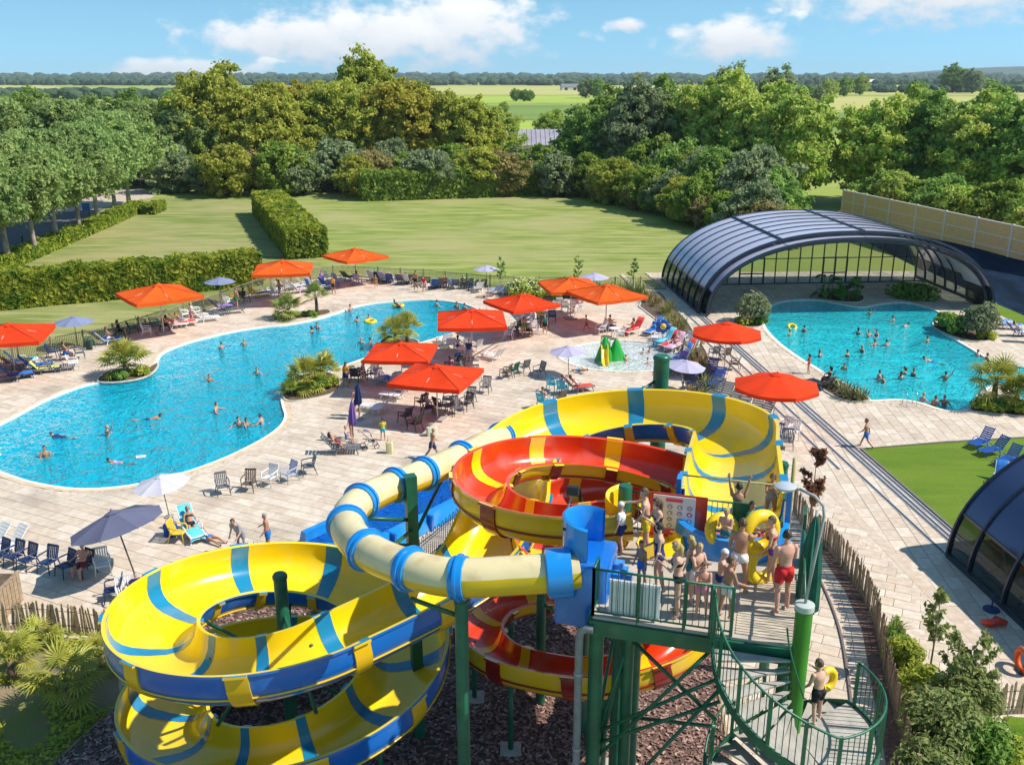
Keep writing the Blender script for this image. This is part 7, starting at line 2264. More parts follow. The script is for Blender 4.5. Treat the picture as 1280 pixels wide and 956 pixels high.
def tree_proto(key, seed, rad, h0, h1, ncl, nl, size, lm, name, trunk_r=.3, bark=None, **kw):
    root = thing(name, 'proto', 'tree')
    cm = crown_mesh('crown', seed, rad, h0, h1, ncl, nl, size, LM[lm], **kw)
    obj_new('crown', cm, root)
    obj_new('trunk', trunk_mesh(seed, (h0 + h1) * .55, trunk_r, h0, rad, bark or M_BARK), root)
    TREES[key] = root
    return root
tree_proto('avenue', 1, 4.4, 4.6, 12.8, 250, 76, .29, 'feather', 'avenue_tree', .28, M_BARKP, lump=.30, droop=.6)
tree_proto('avenue2', 2, 4.8, 4.4, 13.2, 250, 76, .30, 'feather', 'avenue_tree', .3, M_BARKP, lump=.31, droop=.6)
tree_proto('oak', 3, 7.2, 2.5, 18, 330, 80, .42, 'olive', 'broadleaf_tree', .5, lump=.27)
tree_proto('oak2', 4, 6.6, 2.0, 17, 320, 80, .41, 'gold', 'broadleaf_tree', .5, lump=.28)
tree_proto('elm', 5, 6.2, 1.2, 16, 330, 80, .38, 'deep', 'broadleaf_tree', .45, lump=.27, shape=.7)
tree_proto('lime', 6, 6.8, 1.0, 15, 330, 80, .38, 'fresh', 'broadleaf_tree', .45, lump=.26)
tree_proto('shrub', 7, 3.0, .1, 5.6, 170, 64, .25, 'blue', 'tall_shrub', .14, lump=.33)
tree_proto('shrub2', 8, 2.8, .1, 5.0, 170, 64, .24, 'rust', 'tall_shrub', .14, lump=.33)
tree_proto('shrub3', 9, 3.0, .1, 5.2, 170, 64, .24, 'hedged', 'tall_shrub', .14, lump=.33)
tr = random.Random(12)
def tree(key, x, y, sc, label, group, lm=None, sz=None):
    o = put(TREES[key], (x, y, -.1), tr.uniform(0, 6.28), label, group, (sc * tr.uniform(.94, 1.06), sc * tr.uniform(.94, 1.06), sz or sc))
    if lm:
        for c in o.children:
            if c.name.startswith('crown'):
                c.material_slots[0].link = 'OBJECT'; c.material_slots[0].material = LM[lm]
    return o
# avenue along the road
for i, (u, v) in enumerate([(12, 335), (45, 322), (72, 308), (101, 296), (123, 284), (145, 270), (162, 258), (-22, 352)]):
    p = P(u, v)
    tree('avenue' if i % 2 else 'avenue2', p.x, p.y, 1.0 if i < 5 else 1.05, 'grey green avenue tree, %s in the roadside row counted from the long clipped hedge' % ['second', 'third', 'fourth', 'fifth', 'sixth', 'seventh', 'eighth', 'first'][i], 'avenue trees along the road')
for (x, y, s) in [(-72, 118, 1.0), (-79, 132, 1.05), (-84, 146, 1.1), (-74, 164, 1.15), (-88, 170, 1.15), (-100, 150, 1.1), (-96, 128, 1.0), (-66, 178, 1.1), (-112, 175, 1.15), (-58, 176, 1.0)]:
    tree('avenue2', x, y, s, 'feathery grey green tree on the far side of the car park', 'trees beyond the car park')
# big mixed group behind the lawn
for (u, ytop, y, key, lm, lab) in [
    (268, 78, 182, 'oak', 'olive', 'tall dark crowned broadleaf tree rising over the hedge row beside the avenue'), (215, 118, 190, 'elm', 'deep', 'dark broadleaf tree behind the avenue end'), (320, 102, 186, 'oak', 'olive', 'round olive green tree between the tall dark crown and the yellowing trees'),
    (372, 95, 192, 'oak2', 'gold', 'yellowing broadleaf tree in the middle of the tree group'), (420, 92, 184, 'oak2', 'olive', 'broad olive tree in front of the tallest crown'), (458, 62, 205, 'elm', 'olive', 'tallest tree of the group standing above the yellow crowns'),
    (498, 92, 186, 'oak2', 'gold', 'golden green broadleaf tree right of the tallest crown'), (540, 104, 190, 'oak', 'olive', 'olive green tree near the grey roofed shed'), (580, 114, 186, 'oak2', 'olive', 'rounded olive tree close to the grey roofed shed'), (606, 124, 196, 'lime', 'fresh', 'fresh green tree overlapping the grey roofed shed'),
    (345, 110, 176, 'elm', 'olive', 'narrow olive tree in front of the yellowing tree'), (170, 112, 205, 'lime', 'deep', 'deep green tree beyond the avenue'), (105, 118, 215, 'oak', 'feather', 'wide grey green tree behind the avenue crowns'), (40, 108, 230, 'oak', 'deep', 'large dark tree beyond the car park trees'), (-20, 126, 200, 'oak2', 'gold', 'yellow green tree at the end of the car park'), (690, 136, 260, 'oak', 'fresh', 'small round tree standing in the bright field')]:
    top = P(u, ytop, 0) if False else None
    x = (u - CX) / FPX * (y * math.cos(PITCH) + 8 * math.sin(PITCH))
    zt = CAMH - y * math.tan(PITCH - math.atan((CY - ytop) / FPX))
    base_h = {'oak': 18.6, 'oak2': 17.6, 'elm': 16.6, 'lime': 15.6}[key]
    s = zt / base_h
    tree(key, x, y, s * .98, lab, 'trees behind the wide lawn', lm)
for (u, ytop, y, key, lm, lab) in [
    (738, 132, 172, 'elm', 'deep', 'dark tree at the left end of the big dark clump'), (760, 108, 176, 'lime', 'deep', 'dark green tree of the clump behind the lawn corner'), (800, 98, 168, 'elm', 'blue', 'blue green tree in the middle of the dark clump'), (845, 96, 172, 'lime', 'deep', 'large dark green tree right of the blue green one'),
    (890, 92, 165, 'lime', 'fresh', 'broad sunlit green tree of the clump'), (938, 90, 158, 'lime', 'fresh', 'big fresh green tree bulging over the vaulted enclosure'), (985, 104, 150, 'lime', 'fresh', 'bright green tree at the right end of the clump'), (912, 82, 215, 'elm', 'blue', 'grey green tall crowns behind the clump'), (970, 84, 260, 'elm', 'blue', 'thin grey tree showing above the clump'),
    (1100, 120, 150, 'lime', 'fresh', 'leafy green tree behind the noise wall end'), (1135, 110, 152, 'lime', 'fresh', 'tall leafy tree in the middle behind the noise wall'), (1185, 114, 146, 'lime', 'deep', 'darker leafy tree behind the noise wall'), (1228, 116, 140, 'lime', 'fresh', 'bright leafy tree behind the noise wall'), (1270, 122, 134, 'elm', 'deep', 'dark tree at the far end of the noise wall'), (1240, 105, 175, 'elm', 'deep', 'dark slender tree rising behind the leafy row'), (1320, 112, 140, 'lime', 'deep', 'dark leafy tree past the noise wall')]:
    x = (u - CX) / FPX * (y * math.cos(PITCH) + 8 * math.sin(PITCH))
    zt = CAMH - y * math.tan(PITCH - math.atan((CY - ytop) / FPX))
    base_h = {'elm': 16.6, 'lime': 15.6}[key]
    tree(key, x, y, zt / base_h * .98, lab, 'trees behind the enclosure', lm)
# shrub row behind the lawn and down its right side
cols = ['blue', 'hedged', 'blue', 'olive', 'rust', 'blue', 'hedged']
for i in range(22):
    u = 205 + i * 23.5
    y = 163 + 6 * math.sin(i * 1.7)
    x = (u - CX) / FPX * (y * .953 + 5)
    c = cols[i % 7]
    tree(('shrub', 'shrub3', 'shrub2')[i % 3], x, y + 4, 1.35 + .18 * math.sin(i * 2.3), '%s shrub in the tall mixed row at the back of the lawn' % {'blue': 'grey blue', 'hedged': 'dark green', 'olive': 'olive', 'rust': 'rusty brown'}[c], 'shrub row at the back of the lawn', c)
for i in range(17):
    t = i / 16
    p = Vector((9.5, 165, 0)).lerp(Vector((29.5, 112, 0)), t)
    c = ['rust', 'hedged', 'blue', 'rust', 'olive', 'hedged'][i % 6]
    tree(('shrub2', 'shrub', 'shrub3')[i % 3], p.x + 2.0 + tr.uniform(-1, 1), p.y, 1.0 + .22 * math.sin(i * 1.9), '%s shrub in the hedgerow running down to the vaulted enclosure' % {'blue': 'grey blue', 'hedged': 'dark green', 'olive': 'olive', 'rust': 'rusty brown'}[c], 'hedgerow beside the lawn', c)
for i in range(12):
    p = Vector((14, 168, 0)).lerp(Vector((30, 124, 0)), i / 11)
    tree(('shrub', 'shrub3')[i % 2], p.x + 4, p.y + 2, 1.55 + .2 * math.sin(i * 2.7), 'tall green shrub in the second row behind the hedgerow', 'second row behind the hedgerow', ['hedged', 'blue', 'deep'][i % 3])
for i in range(9):
    tree('shrub', 49 + i * 1.2 + tr.uniform(-.6, .6), 128 - i * 3.6, 1.25 + .15 * math.sin(i * 3), 'bushy green shrub growing directly behind the noise wall', 'shrubs behind the noise wall', ['deep', 'fresh', 'hedged'][i % 3])

# ---- hedges
def hedge(path, width, h, label, n, size, lm, name='clipped_hedge', rough=.18, base=0.0):
    path = [Vector(p) for p in path]
    root = thing(name, label, 'hedge', path[0])
    b = MB()
    rs = resample(path, 1.0)
    V, F = [], []
    for i, p in enumerate(rs):
        t = rs[min(i + 1, len(rs) - 1)] - rs[max(0, i - 1)]; t.normalize(); s = Vector((t.y, -t.x, 0))
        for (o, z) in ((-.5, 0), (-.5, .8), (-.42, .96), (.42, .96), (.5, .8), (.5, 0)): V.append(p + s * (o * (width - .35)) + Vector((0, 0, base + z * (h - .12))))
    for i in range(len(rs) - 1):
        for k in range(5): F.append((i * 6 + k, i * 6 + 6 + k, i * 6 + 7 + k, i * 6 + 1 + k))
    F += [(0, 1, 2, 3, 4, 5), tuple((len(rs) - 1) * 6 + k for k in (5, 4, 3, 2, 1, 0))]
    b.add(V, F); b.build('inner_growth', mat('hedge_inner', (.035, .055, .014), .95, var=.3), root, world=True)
    rng = np.random.RandomState(n)
    L = np.array([list(p) for p in rs]); k = len(rs) - 1
    f = rng.uniform(0, k - 1e-4, n); i0 = f.astype(int); fr_ = (f - i0)[:, None]
    base_p = L[i0] * (1 - fr_) + L[i0 + 1] * fr_
    T = L[i0 + 1] - L[i0]; T /= np.linalg.norm(T, axis=1)[:, None]; S_ = np.stack([T[:, 1], -T[:, 0], np.zeros(n)], 1)
    per = width + 2 * h
    q = rng.uniform(0, per, n)
    o = np.where(q < h, -width / 2, np.where(q < h + width, q - h - width / 2, width / 2)); z = np.where(q < h, q, np.where(q < h + width, h, per - q))
    nn = np.where((q < h)[:, None], -S_, np.where((q < h + width)[:, None], np.array([0, 0, 1.0]), S_))
    e = rng.uniform(0, 1, n) < .05
    o = np.where(e, rng.uniform(-.5, .5, n) * width, o)
    base_p = np.where(e[:, None] & (rng.uniform(size=n) < .5)[:, None], L[0], np.where(e[:, None], L[-1], base_p)); nn = np.where(e[:, None], np.array([0, -.9, .3]), nn); z = np.where(e, rng.uniform(0, h, n), z)
    wave = .10 * np.sin(f * 1.3) + .08 * np.sin(f * 2.9 + 1)
    C = base_p + S_ * o[:, None] + np.stack([np.zeros(n), np.zeros(n), base + z + wave * (z / h)], 1) + rng.normal(size=(n, 3)) * rough * .5
    nn = nn + rng.normal(size=(n, 3)) * .55; nn /= np.linalg.norm(nn, axis=1)[:, None]
    V, F = leaves(C, nn, size, rng, 1.9)
    c = obj_new('foliage', np_mesh('foliage', V - np.array(list(path[0]), np.float32), F, LM[lm]), root)
    return root
hedge([P(-90, 396) + Vector((0, 1.3, 0)), P(60, 381) + Vector((0, 1.3, 0)), P(200, 369) + Vector((0, 1.3, 0)), P(318, 356) + Vector((0, 1.3, 0))], 2.6, 2.9, 'long clipped green hedge along the deck fence with a sunlit yellow top', 26000, .30, 'hedge')
hedge([(-22.4, 104.5, 0), (-28, 120, 0), (-35.5, 141, 0)], 4.2, 3.0, 'broad clipped hedge block dividing the two lawns', 20000, .32, 'hedge')
hedge([P(-40, 352), P(20, 330), P(85, 302), P(130, 283), P(172, 264)], 1.7, 1.3, 'low clipped hedge running beside the road and avenue trees', 14000, .26, 'hedge')
hedge([P(452, 252) + Vector((0, 2, 0)), P(580, 248) + Vector((0, 2, 0)), P(705, 243) + Vector((0, 2, 0))], 3.0, 4.2, 'tall back hedge along the far end of the wide lawn', 16000, .40, 'hedged', rough=.4)
hedge([P(185, 268), P(200, 262)], 1.8, 1.2, 'short low hedge piece at the west lawn gate', 1400, .26, 'hedge')

# ---- palms
M_FROND = mat('palm_frond', (.17, .26, .035), .5, col2=(.36, .40, .07), scale=1.5, transl=.25, rand=.2)
M_FRONDY = mat('yellow_palm_frond', (.28, .34, .04), .5, col2=(.52, .47, .08), scale=1.5, transl=.3, rand=.2)  # lighter, yellower frond colour
M_PTRUNK = mat('fibrous_trunk', (.16, .11, .07), .95, var=.4, scale=8, bump=.8, bscale=20)
def frond_mesh(seed, n=16, L=.62, stalk=.75, spread=125):
    rg = random.Random(seed)
    b = MB()
    b.tube([(0, 0, 0), (0, stalk * .5, .10), (0, stalk, .08)], [.02, .014, .010], 5)
    for k in range(n):
        a = R(-spread + 2 * spread * k / (n - 1))
        l = L * (1 - .28 * (abs(k - (n - 1) / 2) / (n / 2)) ** 2) * rg.uniform(.9, 1.1)
        d = Vector((math.sin(a), math.cos(a), 0)); s = Vector((d.y, -d.x, 0))
        o = Vector((0, stalk, .08))
        dz = -.16 * l - .1 * abs(math.sin(a)) * l
        w_ = .034
        b.add([o, o + d * l * .5 - s * w_ + Vector((0, 0, .02)), o + d * l + Vector((0, 0, dz)), o + d * l * .5 + s * w_ + Vector((0, 0, .02)), o + d * l * .55 + Vector((0, 0, -.012))], [(0, 1, 4, 3), (1, 2, 4), (4, 2, 3)])
    return b.mesh('frond', M_FROND)
FR = [frond_mesh(i) for i in range(3)]
def palm(loc, h, sc, nf, label, group=None, m=None, seed=0, name='fan_palm'):
    rg = random.Random(seed * 7 + 3)
    root = thing(name, label, 'palm', loc)
    MB().tube([(0, 0, -.1), (.03, 0, h * .5), (0, .02, h)], [.16 * sc, .13 * sc, .10 * sc], 9).build('trunk', M_PTRUNK, root, True)
    for k in range(nf):
        o = obj_new('frond', rg.choice(FR), root)
        el_ = R(rg.choice([75, 55, 40, 25, 10, -8, -25]) + rg.uniform(-8, 8))
        o.rotation_euler = (el_, rg.uniform(-.3, .3), 2.399 * k + rg.uniform(-.2, .2))
        o.location = (0, 0, h - .05)
        q = sc * rg.uniform(.85, 1.1); o.scale = (q, q, q)
        if m: o.material_slots[0].link = 'OBJECT'; o.material_slots[0].material = m
    return root
for i, (u, v, h, sc, nf, m, lab) in enumerate([
    (158, 470, .9, 1.45, 34, M_FRONDY, 'bushy fan palm filling the bed by the pool edge opposite the west lawn'), (360, 398, .7, 1.25, 30, None, 'bushy fan palm beside the slim trunked palm'), (396, 393, 1.5, 1.05, 18, None, 'slim trunked fan palm at the north pool edge'),
    (382, 488, .7, 1.25, 30, M_FRONDY, 'broad fan palm in the bed jutting into the long pool'), (405, 480, .9, 1.15, 28, M_FRONDY, 'second fan palm in the bed jutting into the long pool'), (365, 494, .4, .8, 20, None, 'low fan palm at the tip of the jutting bed'),
    (495, 434, 1.0, 1.15, 28, M_FRONDY, 'fan palm peeping over the overlapping red parasol'), (509, 430, 1.2, 1.1, 26, M_FRONDY, 'fan palm next to the square red parasol at the pool end'),
    (1240, 508, 1.6, 1.35, 30, M_FRONDY, 'tall fan palm in the bed at the covered pool corner'), (1268, 512, .9, 1.1, 24, M_FRONDY, 'smaller fan palm beside the covered pool corner palm'), (1284, 516, 1.5, 1.0, 22, None, 'slender palm at the turf end of the covered pool bed'),
    (86, 884, .95, 1.05, 24, M_FRONDY, 'fan palm with dark stubby trunk in the sunny garden corner'), (16, 850, .8, 1.0, 20, M_FRONDY, 'fan palm below the timber planter in the garden corner'), (52, 812, .4, .8, 16, M_FRONDY, 'fan palm close to the weathered paling fence'), (128, 832, .4, .8, 18, M_FRONDY, 'low fan palm between the paling fence and the slide')]):
    palm(P(u, v, .05), h, sc, nf, lab, None, m, i)
# spiky yucca, low plants
def blades(name, loc, label, n, L, w_, m, cat='plant', up=.5, rad=.15, kind=None, seed=0, group=None):
    rg = np.random.RandomState(seed)
    root = thing(name, label, cat, loc, 0, group)
    b = MB()
    for k in range(n):
        a = rg.uniform(0, 6.28); e = rg.uniform(up, 1.45); l = L * rg.uniform(.6, 1.1)
        d = Vector((math.cos(a) * math.cos(e), math.sin(a) * math.cos(e), math.sin(e))); s = Vector((-math.sin(a), math.cos(a), 0))
        o = Vector((rg.uniform(-rad, rad), rg.uniform(-rad, rad), 0)); mid = o + d * l * .55; tip = o + d * l - Vector((0, 0, l * .18))
        b.add([o - s * w_ * .5, o + s * w_ * .5, mid + s * w_ * .5, mid - s * w_ * .5, tip], [(0, 1, 2, 3), (3, 2, 4)])
    b.build('blades', m, root)
    MB().lathe([(rad * .8, -.05), (rad * .5, .10)], 8).build('root_crown', M_PTRUNK, root)
    return root
M_YUC = mat('yucca_leaf', (.13, .15, .05), .5, col2=(.26, .24, .10), scale=2, transl=.1, rand=.2)
M_DRYG = mat('dry_grass', (.22, .19, .05), .7, col2=(.36, .28, .10), scale=2, transl=.2, rand=.25)
M_GRASSG = mat('green_grass_clump', (.10, .16, .03), .7, col2=(.20, .24, .05), scale=2, transl=.2, rand=.25)
for i, (u, v) in enumerate([(1042, 484), (1056, 490), (1068, 496), (1075, 500), (1060, 498)]):
    blades('yucca', P(u, v, .04), 'spiky yucca in the bed at the covered pool corner', 60, 1.25, .06, M_YUC, 'yucca', .15, .25, seed=i, group='yuccas by the covered pool')
g_ = random.Random(3)
for i in range(34):
    t = i / 33
    pa = P(814, 372).lerp(P(862, 432), min(1, t * 1.6)) if t < .62 else P(862, 432).lerp(P(876, 497), (t - .62) / .38)
    blades('grass_clump', (pa.x + g_.uniform(-.9, .9), pa.y + g_.uniform(-.7, .7), .04), 'dry tawny grass clump in the bed beside the enclosure rails', 46, 1.15, .04, M_DRYG if i % 3 else M_GRASSG, 'grass', .5, .35, seed=30 + i, group='grass clumps in the rail side bed')
for i in range(16):
    u = 742 + (i % 8) * 8 + g_.uniform(-3, 3)
    blades('grass_clump', P(u, 371 - (i // 8) * 4, .04), 'green grass clump in the border under the lawn fence', 50, 1.7, .05, M_GRASSG if i % 4 else M_DRYG, 'grass', .6, .35, seed=80 + i, group='grass clumps in the border bed')
# small leafy shrubs
def bush(name, loc, label, rad, h, n, size, m, cat='bush', seed=0, flowers=None, group=None, stem=M_BARK, asp=1.7):
    rng = np.random.RandomState(seed)
    root = thing(name, label, cat, loc, 0, group)
    C, N_ = [], []
    ncl = max(8, n // 60)
    for k in range(ncl):
        d = rng.normal(size=3); d /= np.linalg.norm(d); d[2] = abs(d[2])
        q = d * np.array([rad, rad, h * .62]) * rng.uniform(.3, 1) ** .5 * .8 + np.array([0, 0, h * .32])
        e = rng.normal(size=(n // ncl, 3)); e /= np.linalg.norm(e, axis=1)[:, None]
        C.append(q + e * rng.uniform(.2, .42) * rad); N_.append(e + rng.normal(size=e.shape) * .4 + np.array([0, 0, .3]))
    C = np.vstack(C); C[:, 2] = np.maximum(C[:, 2], .03); N_ = np.vstack(N_); N_ /= np.linalg.norm(N_, axis=1)[:, None]
    V, F = leaves(C, N_, size, rng, asp)
    obj_new('foliage', np_mesh('foliage', V, F, m), root)
    b = MB()
    for k in range(5):
        a = 1.256 * k; b.tube([(0, 0, -.05), (math.cos(a) * rad * .25, math.sin(a) * rad * .25, h * .4), (math.cos(a) * rad * .5, math.sin(a) * rad * .5, h * .75)], [.05, .03, .01], 6)
    b.build('stems', stem, root, True)
    if flowers:
        top = C[C[:, 2] > h * .45]; pk = top[rng.choice(len(top), min(len(top), flowers), replace=False)]
        nn = rng.normal(size=pk.shape) * .3 + np.array([0, -.4, 1]); nn /= np.linalg.norm(nn, axis=1)[:, None]
        V, F = leaves(pk + nn * .08, nn, .13, rng, 1.0)
        tag(obj_new('flowers', np_mesh('flowers', V, F, mat('white_petals', (.78, .76, .62), .7)), root), kind='stuff')
    return root
M_OLIVE = leafmat('silver_olive_leaves', (.17, .21, .10), (.33, .36, .20), sc=2)
M_BUSH = leafmat('bush_leaves', (0.121, 0.263, 0.040), (0.322, 0.464, 0.091), sc=2); M_BUSHY = leafmat('lime_bush_leaves', (0.282, 0.403, 0.040), (0.600, 0.600, 0.101), sc=2)
M_GLOSS = leafmat('glossy_shrub_leaves', (.15, .23, .06), (.42, .45, .17), sc=3)
bush('olive_bush', P(940, 403, .04), 'round silvery olive bush at the covered pool edge', 1.5, 2.7, 2600, .15, M_OLIVE, 'bush', 1)
bush('olive_tree', P(1222, 420, .04), 'small silvery olive tree beside the sunbathers', 1.6, 2.9, 2600, .15, M_OLIVE, 'tree', 2)
bush('leafy_bush', P(1193, 416, .04), 'dark leafy bush next to the small olive tree', 1.3, 1.6, 1500, .20, M_BUSH, 'bush', 3)
bush('leafy_bush', P(1180, 410, .04), 'low leafy bush at the covered pool notch', 1.0, 1.2, 1000, .18, M_BUSH, 'bush', 4)
bush('yellow_bush', P(1232, 424, .04), 'low yellow green bush at the foot of the olive tree', .8, .6, 600, .14, M_BUSHY, 'bush', 5)
bush('daisy_bush', P(668, 372, .04), 'white flowering daisy bush at the lawn fence', 1.5, 1.7, 2400, .17, M_BUSHY, 'bush', 6, 420)
bush('daisy_bush', P(650, 371, .04), 'white flowering daisy bush next to the young sapling', 1.3, 1.6, 2000, .17, M_BUSHY, 'bush', 7, 360)
bush('leafy_bush', P(700, 374, .04), 'green bush beside the daisies under the orange parasol', 1.2, 1.5, 1300, .18, M_BUSH, 'bush', 8)
bush('leafy_bush', P(1148, 372, .04), 'dark low bush against the glass wall inside the enclosure', 1.8, 1.1, 1200, .2, M_BUSH, 'bush', 9)
bush('leafy_bush', P(1128, 370, .04), 'dark bush near the double door inside the enclosure', 1.5, 1.0, 1000, .2, M_BUSH, 'bush', 10)
for i, (u, v, r_, h) in enumerate([(375, 492, .7, .8), (398, 490, .8, .9), (412, 484, .7, .8), (150, 474, .7, .6), (176, 468, .6, .6), (385, 396, .8, .4), (1232, 512, .8, .8), (1255, 515, .9, .8), (1274, 518, .7, .7), (488, 434, .7, .7), (930, 406, .8, .6), (950, 405, .7, .6)]):
    bush('low_plant', P(u, v, .04), 'low leafy plant at the foot of a palm or olive in a pool side bed', r_, h, 420, .16, M_BUSH if i % 2 else M_BUSHY, 'plant', 20 + i, None, 'low plants in the pool side beds')
# banana plant
bn = thing('banana_plant', 'large leaved banana plant in the bed inside the vaulted enclosure', 'plant', P(1048, 373, .04))
M_BAN = mat('banana_leaf', (.05, .16, .02), .4, col2=(.12, .25, .04), scale=1.5, transl=.2, rand=.15)
for k in range(30):
    rg = random.Random(50 + k); x0, y0 = rg.uniform(-1.6, 1.8), rg.uniform(-.5, .5); hh = rg.uniform(.3, 1.9); a = rg.uniform(0, 6.28); L_ = rg.uniform(1.0, 1.5)
    b = MB(); V = []; F = []
    for i in range(7):
        t = i / 6; w_ = .40 * math.sin(math.pi * min(1, t * .92 + .08)) ** .7
        c = Vector((x0 + math.cos(a) * L_ * t * .8, y0 + math.sin(a) * L_ * t * .8, hh + .55 * L_ * t - .85 * L_ * t * t)); s = Vector((-math.sin(a), math.cos(a), 0))
        V += [c - s * w_ + Vector((0, 0, .06)), c, c + s * w_ + Vector((0, 0, .06))]
    for i in range(6):
        for j in range(2): F.append((i * 3 + j, i * 3 + j + 1, i * 3 + 4 + j, i * 3 + 3 + j))
    b.add(V, F); b.build('leaf', M_BAN, bn)
    MB().tube([(x0, y0, 0), (x0, y0, hh)], [.07, .03], 6).build('stalk', M_BUSH, bn, True)
# saplings
def sapling(loc, h, label, n, size, m, seed, spread=.45, trunk=M_BARK, group=None):
    rng = np.random.RandomState(seed)
    root = thing('sapling', label, 'tree', loc, 0, group)
    b = MB(); b.tube([(0, 0, -.05), (.03, .02, h * .5), (.0, 0, h)], [.035, .025, .008], 6)
    ends = []
    for k in range(14):
        a = rng.uniform(0, 6.28); z = h * rng.uniform(.28, .92); r_ = spread * (1.2 - z / h) * rng.uniform(.6, 1.2) + .08
        e = Vector((math.cos(a) * r_, math.sin(a) * r_, z + r_ * .8)); ends.append(((0, 0, z), e)); b.tube([(0, 0, z), e], [.012, .005], 5)
    b.build('trunk', trunk, root, True)
    C = []
    for k in range(n):
        s, e = ends[rng.randint(len(ends))]; t = rng.uniform(.25, 1.1); p = Vector(s).lerp(e, t); C.append([p.x + rng.normal() * .05, p.y + rng.normal() * .05, p.z + rng.normal() * .06])
    C = np.array(C); N_ = rng.normal(size=C.shape) + np.array([0, 0, .5]); N_ /= np.linalg.norm(N_, axis=1)[:, None]
    V, F = leaves(C, N_, size, rng, 1.8)
    obj_new('foliage', np_mesh('foliage', V, F, m), root)
for i, (u, v, h) in enumerate([(626, 360, 2.9), (722, 362, 3.4), (791, 364, 3.2)]):
    sapling(P(u, v, 0), h, 'thin young sapling growing along the lawn fence', 150, .14, M_BUSH, 60 + i, .5, group='saplings along the lawn fence')
sapling(P(1011, 665, 0), 4.0, 'young copper leaved tree beside the rail tracks and tower', 800, .15, leafmat('copper_leaves', (0.202, 0.091, 0.056), (0.403, 0.202, 0.121), sc=3), 70, .6)
# foreground shrubbery on the right
for i, (u, v, r_, h, n, m, lab) in enumerate([(1172, 935, 1.25, 2.2, 2600, M_GLOSS, 'large glossy shrub in the foreground bed by the paling fence'), (1205, 905, 1.1, 2.1, 2200, M_GLOSS, 'glossy leaved shrub beside the small corner lawn'), (1225, 955, 1.1, 1.4, 1800, M_BUSH, 'dark green low shrub in front of the glossy shrubs'), (1150, 880, .9, 1.3, 1400, M_BUSHY, 'light green shrub against the curving paling fence'), (1128, 830, .7, 1.0, 900, M_BUSHY, 'small yellow green shrub at the narrow end of the bed'), (1165, 985, 1.1, 1.6, 1800, M_GLOSS, 'glossy shrub at the lower end of the foreground bed'), (1262, 962, .8, .9, 900, M_BUSHY, 'yellow green shrub at the edge of the corner lawn')]):
    bush('garden_shrub', P(u, v, .04), lab, r_, h, int(n * 1.7), .085, m, 'shrub', 100 + i, asp=2.1)
sapling(P(1160, 850, .04), 3.4, 'young pale leaved sapling rising above the foreground bed', 300, .13, M_GLOSS, 71, .55, M_BARKP)
sapling(P(1215, 890, .04), 3.0, 'leafy sapling leaning over the corner of the foreground bed', 420, .13, M_GLOSS, 72, .8, M_BARKP)
sapling(P(1185, 900, .04), 3.0, 'upright sapling in the middle of the glossy shrubs', 380, .13, M_GLOSS, 73, .7, M_BARKP)
blades('yucca', P(1118, 792, .04), 'small spiky grass tuft beside the paling fence', 40, .9, .035, M_GRASSG, 'plant', .3, .1, seed=200)
# ground cover of the garden corner and weeds
def cover(name, poly, n, size, m, hmax, seed, test=None):
    rng = np.random.RandomState(seed)
    xs_ = [p[0] for p in poly]; ys_ = [p[1] for p in poly]
    X_ = rng.uniform(min(xs_), max(xs_), n * 3); Y_ = rng.uniform(min(ys_), max(ys_), n * 3)
    k = np_inside(poly, X_, Y_); X_, Y_ = X_[k][:n], Y_[k][:n]
    nv = np.array([mnoise.noise(Vector((x * .55, y * .55, seed))) for x, y in zip(X_, Y_)])
    keep = nv > (-.05 if test is None else test)
    X_, Y_, nv = X_[keep], Y_[keep], nv[keep]
    C = np.stack([X_, Y_, .05 + rng.uniform(0, 1, len(X_)) * hmax * (.4 + nv)], 1); N_ = rng.normal(size=C.shape) * .5 + np.array([0, 0, 1]); N_ /= np.linalg.norm(N_, axis=1)[:, None]
    V, F = leaves(C, N_, size, rng, 1.6)
    return tag(obj_new(name, np_mesh(name, V, F, m)), kind='stuff')
tag(cover('ground_cover', GARDEN, 20000, .10, M_BUSHY, .45, 5, -.02), 'bright leafy ground cover under the palms in the garden corner', 'plants')
tag(cover('ground_cover', BEDR, 6000, .09, M_BUSH, .35, 6, -.2), 'dark leafy ground cover under the foreground shrubs', 'plants')
# wood chips
rng = np.random.RandomState(9)
n = 46000
X_ = rng.uniform(-15.5, 7, n); Y_ = rng.uniform(15, 40, n)
k = np_inside(CHIPS, X_, Y_); X_, Y_ = X_[k], Y_[k]
n = len(X_)
yaw = rng.uniform(0, 6.28, n); pit = rng.normal(0, .25, n)
L_, W_, H_ = rng.uniform(.05, .11, n), rng.uniform(.018, .035, n), rng.uniform(.008, .014, n)
t = np.stack([np.cos(yaw) * np.cos(pit), np.sin(yaw) * np.cos(pit), np.sin(pit)], 1); s = np.stack([-np.sin(yaw), np.cos(yaw), np.zeros(n)], 1); u_ = np.cross(t, s)
C = np.stack([X_, Y_, .045 + rng.uniform(0, .025, n)], 1)
V = np.empty((n, 8, 3), np.float32)
for i, (a, b_, c) in enumerate([(-1, -1, -1), (1, -1, -1), (1, 1, -1), (-1, 1, -1), (-1, -1, 1), (1, -1, 1), (1, 1, 1), (-1, 1, 1)]):
    V[:, i] = C + t * (a * L_)[:, None] * (1 if b_ < 0 else .85) + s * (b_ * W_)[:, None] + u_ * (c * H_)[:, None]
f0 = np.array([(4, 5, 6, 7), (0, 1, 5, 4), (1, 2, 6, 5), (2, 3, 7, 6), (3, 0, 4, 7)])
F = (np.arange(n)[:, None, None] * 8 + f0[None]).reshape(-1, 4)
